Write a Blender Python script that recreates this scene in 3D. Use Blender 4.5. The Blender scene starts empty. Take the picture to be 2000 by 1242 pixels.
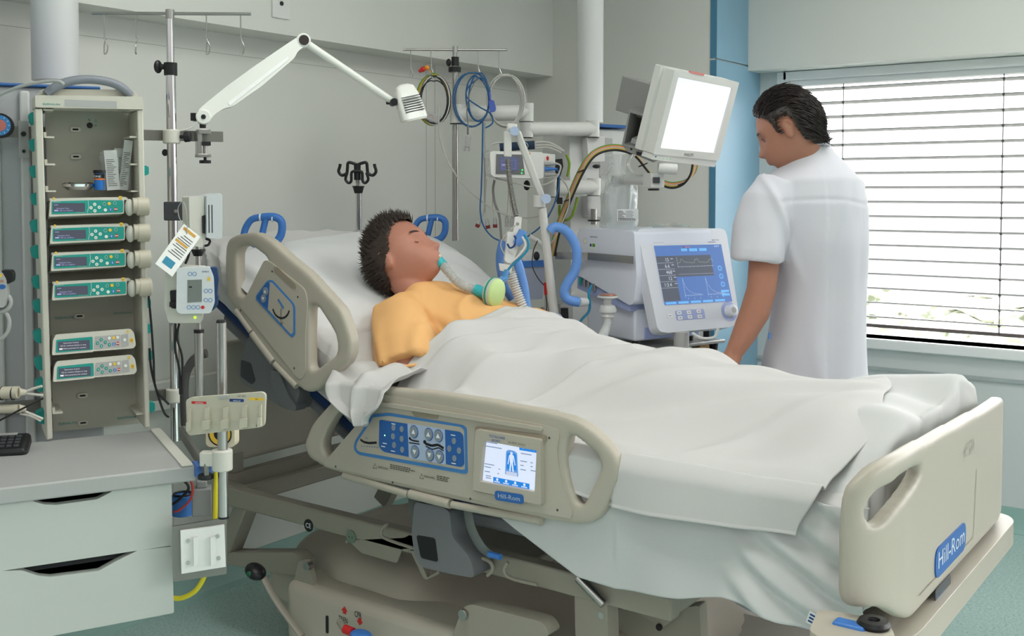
import bpy, math, random
from mathutils import Vector, Matrix, noise
from mathutils.geometry import tessellate_polygon
random.seed(7)
V = Vector
R_ = math.radians
SC = bpy.context.scene
COL = SC.collection
# ---------------------------------------------------------------- camera
FPX = 2100.0; HOR = 375.0; PIT = R_(2.5)
CY = HOR + FPX * math.tan(PIT)                      # principal row
CAM = V((0, 0, 1.41))
t_ = 0.728; n_ = math.hypot(t_, 1)
RT = V((1 / n_, t_ / n_, 0)); FW = V((-t_ / n_, 1 / n_, 0)); UPZ = V((0, 0, 1))
CF = FW * math.cos(PIT) - UPZ * math.sin(PIT)
CU = UPZ * math.cos(PIT) + FW * math.sin(PIT)
cd = bpy.data.cameras.new('camera'); cam = bpy.data.objects.new('camera', cd); COL.objects.link(cam)
cd.sensor_width = 36; cd.sensor_fit = 'HORIZONTAL'; cd.lens = 36 * FPX / 2000
cd.shift_y = -(621 - CY) / 2000; cd.clip_start = 0.05; cd.clip_end = 200
M = Matrix.Identity(4)
for i in range(3):
    M[i][0] = RT[i]; M[i][1] = CU[i]; M[i][2] = -CF[i]; M[i][3] = CAM[i]
cam.matrix_world = M
SC.camera = cam
# ---------------------------------------------------------------- world, lights, exposure
SC.view_settings.view_transform = 'Standard'; SC.view_settings.look = 'None'
SC.view_settings.gamma = 1; SC.view_settings.use_curve_mapping = False
SC.view_settings.exposure = 0.42
w = bpy.data.worlds.new('daylight'); SC.world = w; w.use_nodes = True
nt = w.node_tree; nt.nodes.clear()
out = nt.nodes.new('ShaderNodeOutputWorld'); bg = nt.nodes.new('ShaderNodeBackground')
tc = nt.nodes.new('ShaderNodeTexCoord'); sp = nt.nodes.new('ShaderNodeSeparateXYZ')
mr = nt.nodes.new('ShaderNodeMapRange')
nt.links.new(tc.outputs['Generated'], sp.inputs[0]); nt.links.new(sp.outputs['Y'], mr.inputs['Value'])
mr.inputs['From Min'].default_value = 0.1; mr.inputs['From Max'].default_value = 0.6
mr.inputs['To Min'].default_value = 0.80; mr.inputs['To Max'].default_value = 8.5
m2 = nt.nodes.new('ShaderNodeMapRange'); nt.links.new(sp.outputs['Z'], m2.inputs['Value'])
m2.inputs['From Min'].default_value = 0.0; m2.inputs['From Max'].default_value = .42; m2.inputs['To Min'].default_value = .14; m2.inputs['To Max'].default_value = 1.9
mu = nt.nodes.new('ShaderNodeMath'); mu.operation = 'MULTIPLY'; nt.links.new(mr.outputs[0], mu.inputs[0]); nt.links.new(m2.outputs[0], mu.inputs[1])
nt.links.new(mu.outputs[0], bg.inputs['Strength']); bg.inputs['Color'].default_value = (1.0, 0.985, 0.97, 1)
nt.links.new(bg.outputs[0], out.inputs[0])
def area(name, loc, sx, sy, power, rot=(0, 0, 0), col=(1, 1, 1)):
    l = bpy.data.lights.new(name, 'AREA'); l.shape = 'RECTANGLE'; l.size = sx; l.size_y = sy
    l.energy = power; l.color = col
    o = bpy.data.objects.new(name, l); o.location = loc; o.rotation_euler = rot; COL.objects.link(o); return o
# recessed ceiling luminaires of the room (one above the bed's foot side, one near the window, one over the entrance side)
area('ceiling_luminaire_light', (-1.3, 1.6, 2.72), 1.2, 0.6, 15, col=(1, .985, .96))
area('ceiling_luminaire_light', (-0.6, 3.4, 2.72), 1.2, 0.6, 13, col=(1, .985, .96))
area('ceiling_luminaire_light', (0.6, -0.6, 2.72), 1.2, 0.6, 9, col=(1, .985, .96))
# ---------------------------------------------------------------- pixel / plane geometry
def ray(px, py):
    return RT * ((px - 1000) / FPX) + CU * (-(py - CY) / FPX) + CF
def at(px, py, d):                                   # point at forward distance d
    r = ray(px, py); return CAM + r * (d / r.dot(FW))
def onpl(px, py, p0, n):
    r = ray(px, py); return CAM + r * ((p0 - CAM).dot(n) / r.dot(n))
def onX(px, py, x): return onpl(px, py, V((x, 0, 0)), V((1, 0, 0)))
def onY(px, py, y): return onpl(px, py, V((0, y, 0)), V((0, 1, 0)))
def onZ(px, py, z): return onpl(px, py, V((0, 0, z)), V((0, 0, 1)))
class Fr:
    """a real plane in the room: origin, horizontal axis x, upward axis y, outward normal n"""
    def __init__(s, o, ang, tilt=0.0, roll=0.0):
        s.o = o; h = RT * math.cos(R_(ang)) + FW * math.sin(R_(ang))
        n = h.cross(UPZ); n.normalize()
        y = UPZ * math.cos(R_(tilt)) - n * math.sin(R_(tilt))
        x = h
        if roll:
            c, q = math.cos(R_(roll)), math.sin(R_(roll)); x, y = x * c + y * q, y * c - x * q
        s.x, s.y, s.n = x, y, x.cross(y)
    def w(s, a, b, c=0.0): return s.o + s.x * a + s.y * b + s.n * c
    def ab(s, px, py, c=0.0):
        p = onpl(px, py, s.o + s.n * c, s.n) - s.o; return (p.dot(s.x), p.dot(s.y))
    def px(s, px, py, c=0.0): return onpl(px, py, s.o + s.n * c, s.n)
    def mat(s, a=0, b=0, c=0):
        m = Matrix.Identity(4); o = s.w(a, b, c)
        for i in range(3): m[i][0] = s.x[i]; m[i][1] = s.y[i]; m[i][2] = s.n[i]; m[i][3] = o[i]
        return m
    def sub(s, a, b, c=0):
        f = Fr.__new__(Fr); f.o = s.w(a, b, c); f.x, f.y, f.n = s.x, s.y, s.n; return f
def axes(o, x, y):
    f = Fr.__new__(Fr); x = x.normalized(); n = x.cross(y).normalized(); f.o = o; f.x = x; f.n = n; f.y = n.cross(x); return f
LOC = axes(V((0, 0, 0)), V((1, 0, 0)), V((0, 0, 1)))   # local frame: x right, z up, faces -Y
# ---------------------------------------------------------------- materials
def lin(c):
    return tuple(((v / 255) / 12.92 if v <= 10 else (((v / 255) + .055) / 1.055) ** 2.4) for v in c)
MATS = {}
def mat(name, rgb, rough=.5, metal=0, emit=0, trans=0, alpha=1, bump=0, bscale=60, var=.04, coat=0, sub=0, ior=1.45):
    if name in MATS: return MATS[name]
    m = bpy.data.materials.new(name); m.use_nodes = True; t = m.node_tree; b = t.nodes['Principled BSDF']
    c = lin(rgb)
    b.inputs['Roughness'].default_value = rough; b.inputs['Metallic'].default_value = metal
    b.inputs['IOR'].default_value = ior
    if trans: b.inputs['Transmission Weight'].default_value = trans
    if alpha < 1: b.inputs['Alpha'].default_value = alpha
    if coat: b.inputs['Coat Weight'].default_value = coat
    if sub:
        b.inputs['Subsurface Weight'].default_value = sub; b.inputs['Subsurface Radius'].default_value = (.02, .008, .005)
        b.inputs['Subsurface Scale'].default_value = .5
    tcn = t.nodes.new('ShaderNodeTexCoord')
    nz = t.nodes.new('ShaderNodeTexNoise'); nz.inputs['Scale'].default_value = bscale; nz.inputs['Detail'].default_value = 3
    t.links.new(tcn.outputs['Object'], nz.inputs['Vector'])
    mx = t.nodes.new('ShaderNodeMix'); mx.data_type = 'RGBA'
    k_ = .2 if emit else 1      # lit displays: dark glass, the light comes from the emission
    mx.inputs[6].default_value = (*[v * k_ * (1 - var) for v in c], 1); mx.inputs[7].default_value = (*[min(1, v * k_ * (1 + var)) for v in c], 1)
    t.links.new(nz.outputs['Fac'], mx.inputs[0]); t.links.new(mx.outputs[2], b.inputs['Base Color'])
    if emit:
        b.inputs['Emission Color'].default_value = (*c, 1); b.inputs['Emission Strength'].default_value = emit
    if bump:
        bp = t.nodes.new('ShaderNodeBump'); bp.inputs['Strength'].default_value = bump; bp.inputs['Distance'].default_value = .002
        t.links.new(nz.outputs['Fac'], bp.inputs['Height']); t.links.new(bp.outputs[0], b.inputs['Normal'])
    MATS[name] = m; return m
# ---------------------------------------------------------------- mesh builder
def cat(pts, n=6, closed=False):
    pts = [V(p) for p in pts]; m = len(pts)
    if m < 3: return pts
    out = []
    rng = m if closed else m - 1
    for i in range(rng):
        if closed: a, b, c, d = pts[i - 1], pts[i], pts[(i + 1) % m], pts[(i + 2) % m]
        else: a, b, c, d = pts[max(0, i - 1)], pts[i], pts[i + 1], pts[min(m - 1, i + 2)]
        for k in range(n):
            u = k / n
            out.append(0.5 * ((2 * b) + (c - a) * u + (2 * a - 5 * b + 4 * c - d) * u * u + (3 * b - 3 * c + d - a) * u ** 3))
    if not closed: out.append(pts[-1])
    return out
def fil(pts, r, n=4):
    """round the corners of a closed 2-D outline"""
    out = []; m = len(pts)
    for i in range(m):
        p0, p, p1 = V(pts[i - 1]), V(pts[i]), V(pts[(i + 1) % m])
        a = p0 - p; b = p1 - p; rr = min(r, a.length * .48, b.length * .48)
        if a.length < 1e-6 or b.length < 1e-6: continue
        A = p + a.normalized() * rr; B = p + b.normalized() * rr
        for k in range(n + 1):
            u = k / n; q = A * (1 - u) ** 2 + p * 2 * u * (1 - u) + B * u * u; out.append((q.x, q.y))
    return out
def rrect(a0, b0, a1, b1, r, n=4): return fil([(a0, b0), (a1, b0), (a1, b1), (a0, b1)], r, n)
def circ(a, b, r, n=20, ry=None): return [(a + r * math.cos(2 * math.pi * i / n), b + (ry or r) * math.sin(2 * math.pi * i / n)) for i in range(n)]
_fc = {}
def glyphs(txt):
    if txt in _fc: return _fc[txt]
    c = bpy.data.curves.new('t', 'FONT'); c.body = txt; c.resolution_u = 2
    o = bpy.data.objects.new('t', c); COL.objects.link(o)
    dg = bpy.context.evaluated_depsgraph_get(); me = bpy.data.meshes.new_from_object(o.evaluated_get(dg))
    vs = [tuple(v.co) for v in me.vertices]; fs = [tuple(p.vertices) for p in me.polygons]
    bpy.data.objects.remove(o); bpy.data.curves.remove(c); bpy.data.meshes.remove(me)
    x0 = min(v[0] for v in vs); x1 = max(v[0] for v in vs); y0 = min(v[1] for v in vs); y1 = max(v[1] for v in vs)
    _fc[txt] = (vs, fs, x0, y0, x1, y1); return _fc[txt]
class MB:
    def __init__(s, m=None):
        s.v = []; s.f = []; s.mi = []; s.ms = []; s.cur = 0
        if m: s.use(m)
    def use(s, m):
        if m not in s.ms: s.ms.append(m)
        s.cur = s.ms.index(m); return s
    def add(s, vs, fs):
        o = len(s.v); s.v += [tuple(v) for v in vs]; s.f += [tuple(i + o for i in f) for f in fs]; s.mi += [s.cur] * len(fs); return s
    def box(s, F, a0, a1, b0, b1, c0, c1):
        vs = [F.w(a, b, c) for c in (c0, c1) for b in (b0, b1) for a in (a0, a1)]
        return s.add(vs, [(0, 2, 3, 1), (4, 5, 7, 6), (0, 1, 5, 4), (2, 6, 7, 3), (0, 4, 6, 2), (1, 3, 7, 5)])
    def wbox(s, p, q):
        (x0, y0, z0), (x1, y1, z1) = p, q
        vs = [(x, y, z) for z in (z0, z1) for y in (y0, y1) for x in (x0, x1)]
        return s.add(vs, [(0, 2, 3, 1), (4, 5, 7, 6), (0, 1, 5, 4), (2, 6, 7, 3), (0, 4, 6, 2), (1, 3, 7, 5)])
    def bar(s, p, q, wd, ht, up=UPZ):
        """rectangular bar from p to q"""
        p = V(p); q = V(q); d = (q - p).normalized(); sd = d.cross(up)
        if sd.length < 1e-4: sd = d.cross(V((1, 0, 0)))
        sd.normalize(); u = sd.cross(d)
        vs = [o + sd * i * wd / 2 + u * j * ht / 2 for o in (p, q) for j in (-1, 1) for i in (-1, 1)]
        return s.add(vs, [(0, 2, 3, 1), (4, 5, 7, 6), (0, 1, 5, 4), (2, 6, 7, 3), (0, 4, 6, 2), (1, 3, 7, 5)])
    def tube(s, pts, r, n=10, closed=False, cap=True, sy=1.0, up=None):
        pts = [V(p) for p in pts]; m = len(pts); rs = r if isinstance(r, (list, tuple)) else [r] * m
        if len(rs) != m: rs = [rs[0] + (rs[-1] - rs[0]) * i / (m - 1) for i in range(m)]
        vs = []; nr = None
        for i, p in enumerate(pts):
            if closed: d = pts[(i + 1) % m] - pts[i - 1]
            else: d = pts[min(m - 1, i + 1)] - pts[max(0, i - 1)]
            if d.length < 1e-9: d = V((0, 0, 1))
            d.normalize()
            if nr is None:
                ref = up if up is not None else (V((0, 0, 1)) if abs(d.z) < .9 else V((1, 0, 0)))
                nr = (ref - d * ref.dot(d)).normalized()
            else:
                nr = nr - d * nr.dot(d)
                if nr.length < 1e-6: nr = d.orthogonal()
                nr.normalize()
            b = d.cross(nr)
            for k in range(n):
                a = 2 * math.pi * k / n; vs.append(p + nr * (rs[i] * math.cos(a) * sy) + b * (rs[i] * math.sin(a)))
        fs = []
        for i in range(m if closed else m - 1):
            j = (i + 1) % m
            for k in range(n):
                l = (k + 1) % n; fs.append((i * n + k, i * n + l, j * n + l, j * n + k))
        if cap and not closed:
            fs.append(tuple(range(n - 1, -1, -1))); fs.append(tuple((m - 1) * n + k for k in range(n)))
        return s.add(vs, fs)
    def cyl(s, p, q, r, r2=None, n=20): return s.tube([p, q], [r, r if r2 is None else r2], n)
    def lathe(s, F, prof, n=28, cap=True):
        """prof: (radius, height) pairs round F.y through F.o"""
        vs = []; m = len(prof)
        for (r, h) in prof:
            for k in range(n):
                a = 2 * math.pi * k / n; vs.append(F.o + F.y * h + F.x * r * math.cos(a) + F.n * r * math.sin(a))
        fs = [(i * n + k, (i + 1) * n + k, (i + 1) * n + (k + 1) % n, i * n + (k + 1) % n) for i in range(m - 1) for k in range(n)]
        if cap: fs.append(tuple(range(n))); fs.append(tuple((m - 1) * n + k for k in range(n - 1, -1, -1)))
        return s.add(vs, fs)
    def ball(s, c, r, F=None, n=20, m=12):
        F = F or LOC; rx, ry, rz = (r, r, r) if not isinstance(r, (tuple, list)) else r; c = V(c); vs = []
        for i in range(m + 1):
            th = math.pi * i / m
            for k in range(n):
                a = 2 * math.pi * k / n
                vs.append(c + F.x * rx * math.sin(th) * math.cos(a) + F.n * rz * math.sin(th) * math.sin(a) + F.y * ry * math.cos(th))
        fs = [(i * n + k, i * n + (k + 1) % n, (i + 1) * n + (k + 1) % n, (i + 1) * n + k) for i in range(m) for k in range(n)]
        return s.add(vs, fs)
    def prism(s, F, loops, c0, c1):
        """outline(s) in frame metres; first is outer, others holes"""
        if not isinstance(loops[0][0], (list, tuple)): loops = [loops]
        flat = [p for l in loops for p in l]; n = len(flat)
        tri = tessellate_polygon([[V((p[0], p[1], 0)) for p in l] for l in loops])
        vs = [F.w(p[0], p[1], c0) for p in flat] + [F.w(p[0], p[1], c1) for p in flat]
        fs = []
        for t in tri:
            a, b, c = [flat[i] for i in t]; ar = (b[0] - a[0]) * (c[1] - a[1]) - (c[0] - a[0]) * (b[1] - a[1])
            if abs(ar) < 1e-12: continue
            if ar < 0: t = (t[0], t[2], t[1])
            fs.append(tuple(i + n for i in t)); fs.append((t[2], t[1], t[0]))
        o = 0
        for li, l in enumerate(loops):
            k = len(l); ar = sum(l[i - 1][0] * l[i][1] - l[i][0] * l[i - 1][1] for i in range(k))
            for i in range(k):
                j = (i + 1) % k; q = (o + i, o + j, o + j + n, o + i + n)
                if (ar < 0) != (li > 0): q = q[::-1]
                fs.append(q)
            o += k
        return s.add(vs, fs)
    def ppx(s, F, pxs, c0, c1, r=0):
        """prism from outline(s) measured on the plane of F"""
        if not isinstance(pxs[0][0], (list, tuple)): pxs = [pxs]
        ls = [[F.ab(*p) for p in l] for l in pxs]
        if r: ls = [fil(l, r) for l in ls]
        return s.prism(F, ls, c0, c1)
    def rect(s, F, a0, b0, a1, b1, c=.0006):
        return s.add([F.w(a0, b0, c), F.w(a1, b0, c), F.w(a1, b1, c), F.w(a0, b1, c)], [(0, 1, 2, 3)])
    def poly(s, F, pts, c=.0006):
        tri = tessellate_polygon([[V((p[0], p[1], 0)) for p in pts]]); fs = []
        for t in tri:
            a, b, cc = [pts[i] for i in t]; ar = (b[0] - a[0]) * (cc[1] - a[1]) - (cc[0] - a[0]) * (b[1] - a[1])
            fs.append(t if ar > 0 else t[::-1])
        return s.add([F.w(p[0], p[1], c) for p in pts], fs)
    def disc(s, F, a, b, r, c=.0006, n=18, ry=None): return s.poly(F, circ(a, b, r, n, ry), c)
    def line(s, F, pts, wd, c=.0008):
        for (a, b), (e, f) in zip(pts, pts[1:]):
            d = math.hypot(e - a, f - b) or 1e-6; ox, oy = -(f - b) / d * wd / 2, (e - a) / d * wd / 2
            s.add([F.w(a - ox, b - oy, c), F.w(e - ox, f - oy, c), F.w(e + ox, f + oy, c), F.w(a + ox, b + oy, c)], [(0, 1, 2, 3)])
        return s
    def text(s, F, txt, a, b, h=None, c=.0009, wd=None, center=False, slant=0):
        vs, fs, x0, y0, x1, y1 = glyphs(txt)
        k = h / (y1 - y0) if h else wd / (x1 - x0); kx = wd / (x1 - x0) if wd else k
        ox = a - ((x1 - x0) * kx / 2 if center else 0)
        return s.add([F.w(ox + (v[0] - x0) * kx + slant * (v[1] - y0) * k, b + (v[1] - y0) * k, c) for v in vs], fs)
    def grid(s, fn, nu, nv, closed_u=False):
        vs = [fn(i / (nu - 1) if not closed_u else i / nu, j / (nv - 1)) for j in range(nv) for i in range(nu)]
        fs = []
        for j in range(nv - 1):
            for i in range(nu if closed_u else nu - 1):
                k = (i + 1) % nu; fs.append((j * nu + i, j * nu + k, (j + 1) * nu + k, (j + 1) * nu + i))
        return s.add(vs, fs)
    def mesh(s, name):
        me = bpy.data.meshes.new(name); me.from_pydata(s.v, [], s.f)
        for m in s.ms: me.materials.append(m)
        me.polygons.foreach_set('material_index', s.mi); me.update(); return me
    def obj(s, name, parent=None, bev=0, seg=2, ang=35, sharp=38, kind=None, label=None, flat=False, weld=False, fixn=False):
        me = s.mesh(name)
        if fixn or weld:
            import bmesh
            b = bmesh.new(); b.from_mesh(me)
            if weld: bmesh.ops.remove_doubles(b, verts=b.verts, dist=1e-5)
            bmesh.ops.recalc_face_normals(b, faces=b.faces); b.to_mesh(me); b.free()
        o = bpy.data.objects.new(name, me); COL.objects.link(o)
        org(o, parent)
        if not flat:
            me.polygons.foreach_set('use_smooth', [True] * len(me.polygons)); me.set_sharp_from_angle(angle=R_(sharp))
        if bev:
            md = o.modifiers.new('bevel', 'BEVEL'); md.width = bev; md.segments = seg; md.limit_method = 'ANGLE'; md.angle_limit = R_(ang)
            md.harden_normals = False
        if kind: o['kind'] = kind
        if label: o['label'] = label
        return o
def org(o, parent=None):
    """give the mesh an origin at its own base instead of the world's, then parent it"""
    me = o.data; vs = [v.co for v in me.vertices]
    if not vs: return
    if parent is None:
        c = V(((min(v.x for v in vs) + max(v.x for v in vs)) / 2, (min(v.y for v in vs) + max(v.y for v in vs)) / 2, min(v.z for v in vs)))
        me.transform(Matrix.Translation(-c)); o.location = c
    else:
        inv = parent_world(parent).inverted()
        me.transform(inv); o.parent = parent
def parent_world(p):
    m = p.matrix_basis.copy(); q = p.parent
    while q: m = q.matrix_basis @ m; q = q.parent
    return m
def tag(o, label=None, catg=None, group=None, kind=None):
    if label: o['label'] = label
    if catg: o['category'] = catg
    if group: o['group'] = group
    if kind: o['kind'] = kind
    return o
def thing(name, loc, label, catg, group=None, matrix=None):
    o = bpy.data.objects.new(name, None); COL.objects.link(o); o.empty_display_size = .05
    if matrix is not None: o.matrix_basis = matrix
    else: o.location = loc
    return tag(o, label, catg, group)
def kids(o): return [c for c in bpy.data.objects if c.parent == o]
def dup(root, matrix, label=None, group=None):
    pairs = {}
    r = root.copy(); COL.objects.link(r); r.matrix_basis = matrix
    if label: r['label'] = label
    if group: r['group'] = group
    for ch in kids(root):
        c = ch.copy(); COL.objects.link(c); c.parent = r
        for g in kids(ch):
            d = g.copy(); COL.objects.link(d); d.parent = c
    return r
def bake(o, mods, warp=None, sharp=None):
    """apply (type, settings) modifiers to the mesh and optionally displace the result"""
    for i, (ty, st) in enumerate(mods):
        md = o.modifiers.new('m%d' % i, ty)
        for k, v in st.items(): setattr(md, k, v)
    dg = bpy.context.evaluated_depsgraph_get(); dg.update()
    me = bpy.data.meshes.new_from_object(o.evaluated_get(dg)); o.modifiers.clear()
    if not me.materials:
        for m in o.data.materials: me.materials.append(m)
    me.name = o.data.name; o.data = me
    if warp:
        mw = parent_world(o); inv = mw.inverted()
        src = [(mw @ v.co, v.normal.copy()) for v in me.vertices]; co = []
        for p, n in src: co.extend(inv @ V(warp(p, n)))
        me.vertices.foreach_set('co', co)
    me.polygons.foreach_set('use_smooth', [True] * len(me.polygons))
    if sharp: me.set_sharp_from_angle(angle=R_(sharp))
    me.update(); return o
def remesh(o, vox=.006, sm=4, warp=None, fac=.5):
    m = [('REMESH', dict(mode='VOXEL', voxel_size=vox, use_smooth_shade=True))]
    if sm: m.append(('SMOOTH', dict(factor=fac, iterations=sm)))
    return bake(o, m, warp)
def sst(a, b, x):
    u = max(0., min(1., (x - a) / (b - a))) if a != b else 0.; return u * u * (3 - 2 * u)
def lerp(tab, x):
    if x <= tab[0][0]: return tab[0][1]
    for (a, p), (b, q) in zip(tab, tab[1:]):
        if x <= b: u = (x - a) / (b - a); return p + (q - p) * (u * u * (3 - 2 * u))
    return tab[-1][1]
def llin(tab, x):
    if x <= tab[0][0]: return tab[0][1]
    for (a, p), (b, q) in zip(tab, tab[1:]):
        if x <= b: return p + (q - p) * (x - a) / (b - a)
    return tab[-1][1]
def nz(x, y, z=0): return noise.noise(V((x, y, z)))
def G(x, c, s): return math.exp(-((x - c) / s) ** 2)
# ---- shared materials
white = mat('white_plastic', (226, 226, 222), .38, var=.02)
offw = mat('off_white_plastic', (202,200,190), .42, var=.02)
cream = mat('cream_plastic', (192, 186, 168), .45, var=.02)
beige = mat('beige_moulded_plastic', (178, 170, 156), .42, bump=.12, bscale=500, var=.03)
beiged = mat('beige_painted_metal', (150, 144, 131), .45, var=.03)
lgrey = mat('light_grey_plastic', (170, 170, 168), .45, var=.02)
grey = mat('grey_plastic', (112, 113, 116), .5)
dgrey = mat('dark_grey_plastic', (60, 62, 66), .5)
black = mat('black_plastic', (22, 22, 24), .42)
steel = mat('brushed_steel', (178, 176, 172), .28, 1.0, var=.06, bscale=30)
chrome = mat('polished_chrome', (215, 215, 215), .1, 1.0)
rail_m = mat('anodised_rail', (132, 130, 124), .42, .8)
teal = mat('teal_plastic', (22, 150, 142), .5)
blue = mat('blue_plastic', (62, 120, 196), .4)
navy = mat('navy_fabric', (18, 52, 98), .75, bump=.3, bscale=300)
dkblue = mat('dark_blue_print', (28, 60, 120), .5)
yellow = mat('yellow_plastic', (232, 190, 60), .5)
red = mat('red_plastic', (200, 38, 38), .45)
orange = mat('orange_cable', (214, 118, 66), .5)
green = mat('green_cable', (92, 150, 62), .5)
# ================================================================ ROOM
XL = -3.06; YB = 4.33; XB = -2.05; YW = 4.80; ZC = 2.75; XR = 3.2; YN = -2.2
wallm = mat('painted_wall', (224, 224, 218), .75, bump=.05, bscale=400, var=.01)
wallw = mat('painted_window_wall', (216, 220, 219), .75, bump=.05, bscale=400, var=.01)
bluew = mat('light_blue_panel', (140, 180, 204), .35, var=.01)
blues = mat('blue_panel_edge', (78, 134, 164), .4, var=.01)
frm = mat('white_window_frame', (244, 244, 244), .35, var=.01)
# floor: teal vinyl with dark and light specks
fm = bpy.data.materials.new('speckled_teal_vinyl'); fm.use_nodes = True; t = fm.node_tree; b = t.nodes['Principled BSDF']
tcn = t.nodes.new('ShaderNodeTexCoord'); vo = t.nodes.new('ShaderNodeTexVoronoi'); vo.inputs['Scale'].default_value = 75
n1 = t.nodes.new('ShaderNodeTexNoise'); n1.inputs['Scale'].default_value = 110; n1.inputs['Detail'].default_value = 2
t.links.new(tcn.outputs['Object'], vo.inputs['Vector']); t.links.new(tcn.outputs['Object'], n1.inputs['Vector'])
r1 = t.nodes.new('ShaderNodeValToRGB'); r1.color_ramp.elements[0].position = .10; r1.color_ramp.elements[0].color = (0, 0, 0, 1)
r1.color_ramp.elements[1].position = .16; r1.color_ramp.elements[1].color = (1, 1, 1, 1)
t.links.new(vo.outputs['Distance'], r1.inputs[0])
r2 = t.nodes.new('ShaderNodeValToRGB'); e = r2.color_ramp.elements
e[0].position = .35; e[0].color = (*lin((158, 190, 184)), 1); e[1].position = .68; e[1].color = (*lin((190, 212, 207)), 1)
t.links.new(n1.outputs['Fac'], r2.inputs[0])
mx = t.nodes.new('ShaderNodeMix'); mx.data_type = 'RGBA'; mx.inputs[6].default_value = (*lin((78, 116, 114)), 1)
t.links.new(r1.outputs[0], mx.inputs[0]); t.links.new(r2.outputs[0], mx.inputs[7]); t.links.new(mx.outputs[2], b.inputs['Base Color'])
b.inputs['Roughness'].default_value = .38
def struct(name, mb, **k): o = mb.obj(name, **k); o['kind'] = 'structure'; return o
struct('floor', MB(fm).wbox((XL - .2, YN, -.1), (XR, YW + .2, 0)))
ceilm = mat('ceiling_paint', (225, 225, 220), .8, var=.01)
struct('ceiling', MB(ceilm).wbox((XL - .2, YN, ZC), (XR, YW + .2, ZC + .1)))
struct('wall_left', MB(wallm).wbox((XL - .2, YN, 0), (XL, YB + .6, ZC)))
struct('wall_back', MB(wallm).wbox((XL, YB, 0), (XB - .012, YW + .2, ZC)))
# side of the projection clad in two blue panels
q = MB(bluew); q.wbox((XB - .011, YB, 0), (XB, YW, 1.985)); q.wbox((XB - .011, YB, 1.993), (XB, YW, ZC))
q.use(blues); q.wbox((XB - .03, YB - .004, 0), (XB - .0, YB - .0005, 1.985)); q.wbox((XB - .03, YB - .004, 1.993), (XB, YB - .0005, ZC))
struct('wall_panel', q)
# bulkheads
struct('trim_1', MB(wallm).wbox((XL, YN, 1.967), (XL + .15, YB, ZC)))
struct('trim_2', MB(wallm).wbox((XB, YW - .14, 1.967), (XR, YW, ZC)))
# window wall with its opening
WX0 = onY(1528, 400, YW).x; WZ0 = onY(1800, 668, YW).z; WZ1 = 1.945; WX1 = 2.6
q = MB(wallw)
q.wbox((XB, YW, 0), (WX0, YW + .2, ZC)); q.wbox((WX0, YW, 0), (WX1, YW + .2, WZ0)); q.wbox((WX0, YW, WZ1), (WX1, YW + .2, ZC)); q.wbox((WX1, YW, 0), (XR, YW + .2, ZC))
struct('wall_window', q)
wn = thing('window_1', ((WX0 + WX1) / 2, YW + .08, WZ0), None, None); wn['kind'] = 'structure'
q = MB(frm); y0, y1 = YW - .015, YW + .06
q.wbox((WX0 - .03, y0, WZ0 - .02), (WX0 + .02, y1, WZ1 + .02)); q.wbox((WX0, y0, WZ1 - .02), (WX1, y1, WZ1 + .02)); q.wbox((WX1 - .03, y0, WZ0), (WX1 + .03, y1, WZ1))
q.wbox((WX0 + .45, YW + .11, WZ0), (WX0 + .455, YW + .15, WZ1)) if False else None
q.obj('window_frame', wn, bev=.004)
q = MB(frm).wbox((WX0 - .03, YW - .03, WZ0 - .045), (WX1 + .03, YW + .14, WZ0)); q.obj('window_sill', wn, bev=.006)
gl = mat('window_glass', (250, 252, 252), .0, trans=1.0, ior=1.02, var=0)
MB(gl).wbox((WX0, YW + .15, WZ0), (WX1, YW + .156, WZ1)).obj('pane', wn)
q = MB(mat('sill_strip', (176, 184, 184), .6)).wbox((XB, YW - .012, WZ0 - .14), (XR, YW, WZ0 - .125)); struct('trim_3', q)
# venetian blind: slats, bottom rail, two cords with clips
vb = thing('venetian_blind', ((WX0 + WX1) / 2, YW + .05, WZ0 + .03), 'white venetian blind with open slats across the bright window', 'blind')
sl = mat('blind_slat', (140, 140, 138), .45, var=.01)
q = MB(sl); zt = WZ1 - .03; ztop = WZ1 - .065; zb = WZ0 + .09; ns = 17
for i in range(ns):
    z = zb + (ztop - zb) * i / (ns - 1)
    pr = [(-.036, .003), (-.018, .0005), (0, -.001), (.018, .0005), (.036, .003)]
    vs = []
    for x in (WX0 + .03, WX1 - .04):
        for (a, b_) in pr: vs.append((x, YW + .062 + a, z + b_ - a * .095))
        for (a, b_) in reversed(pr): vs.append((x, YW + .062 + a, z + b_ - a * .095 - .0032))
    q.add(vs, [(k, (k + 1) % 10, 10 + (k + 1) % 10, 10 + k) for k in range(10)] + [tuple(range(9, -1, -1)), tuple(range(10, 20))])
q.obj('slats', vb)
q = MB(mat('blind_rail', (120, 110, 108), .45, .4)).wbox((WX0 + .03, YW + .03, WZ0 + .045), (WX1 - .04, YW + .085, WZ0 + .06)); q.obj('bottom_rail', vb, bev=.003)
MB(frm).wbox((WX0 + .022, YW + .02, WZ1 - .045), (WX1 - .04, YW + .09, WZ1 - .021)).obj('head_rail', vb)
for pxc in (1650, 1960):
    x = onY(pxc, 400, YW + .06).x; q = MB(mat('blind_cord', (90, 90, 92), .6))
    q.cyl((x, YW + .022, WZ0 + .05), (x, YW + .022, WZ1 - .04), .0022, n=6)
    for i in range(ns):
        z = zb + (ztop - zb) * i / (ns - 1); q.ball((x, YW + .021, z), .006, n=8, m=6)
    q.obj('cord', vb)
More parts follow.
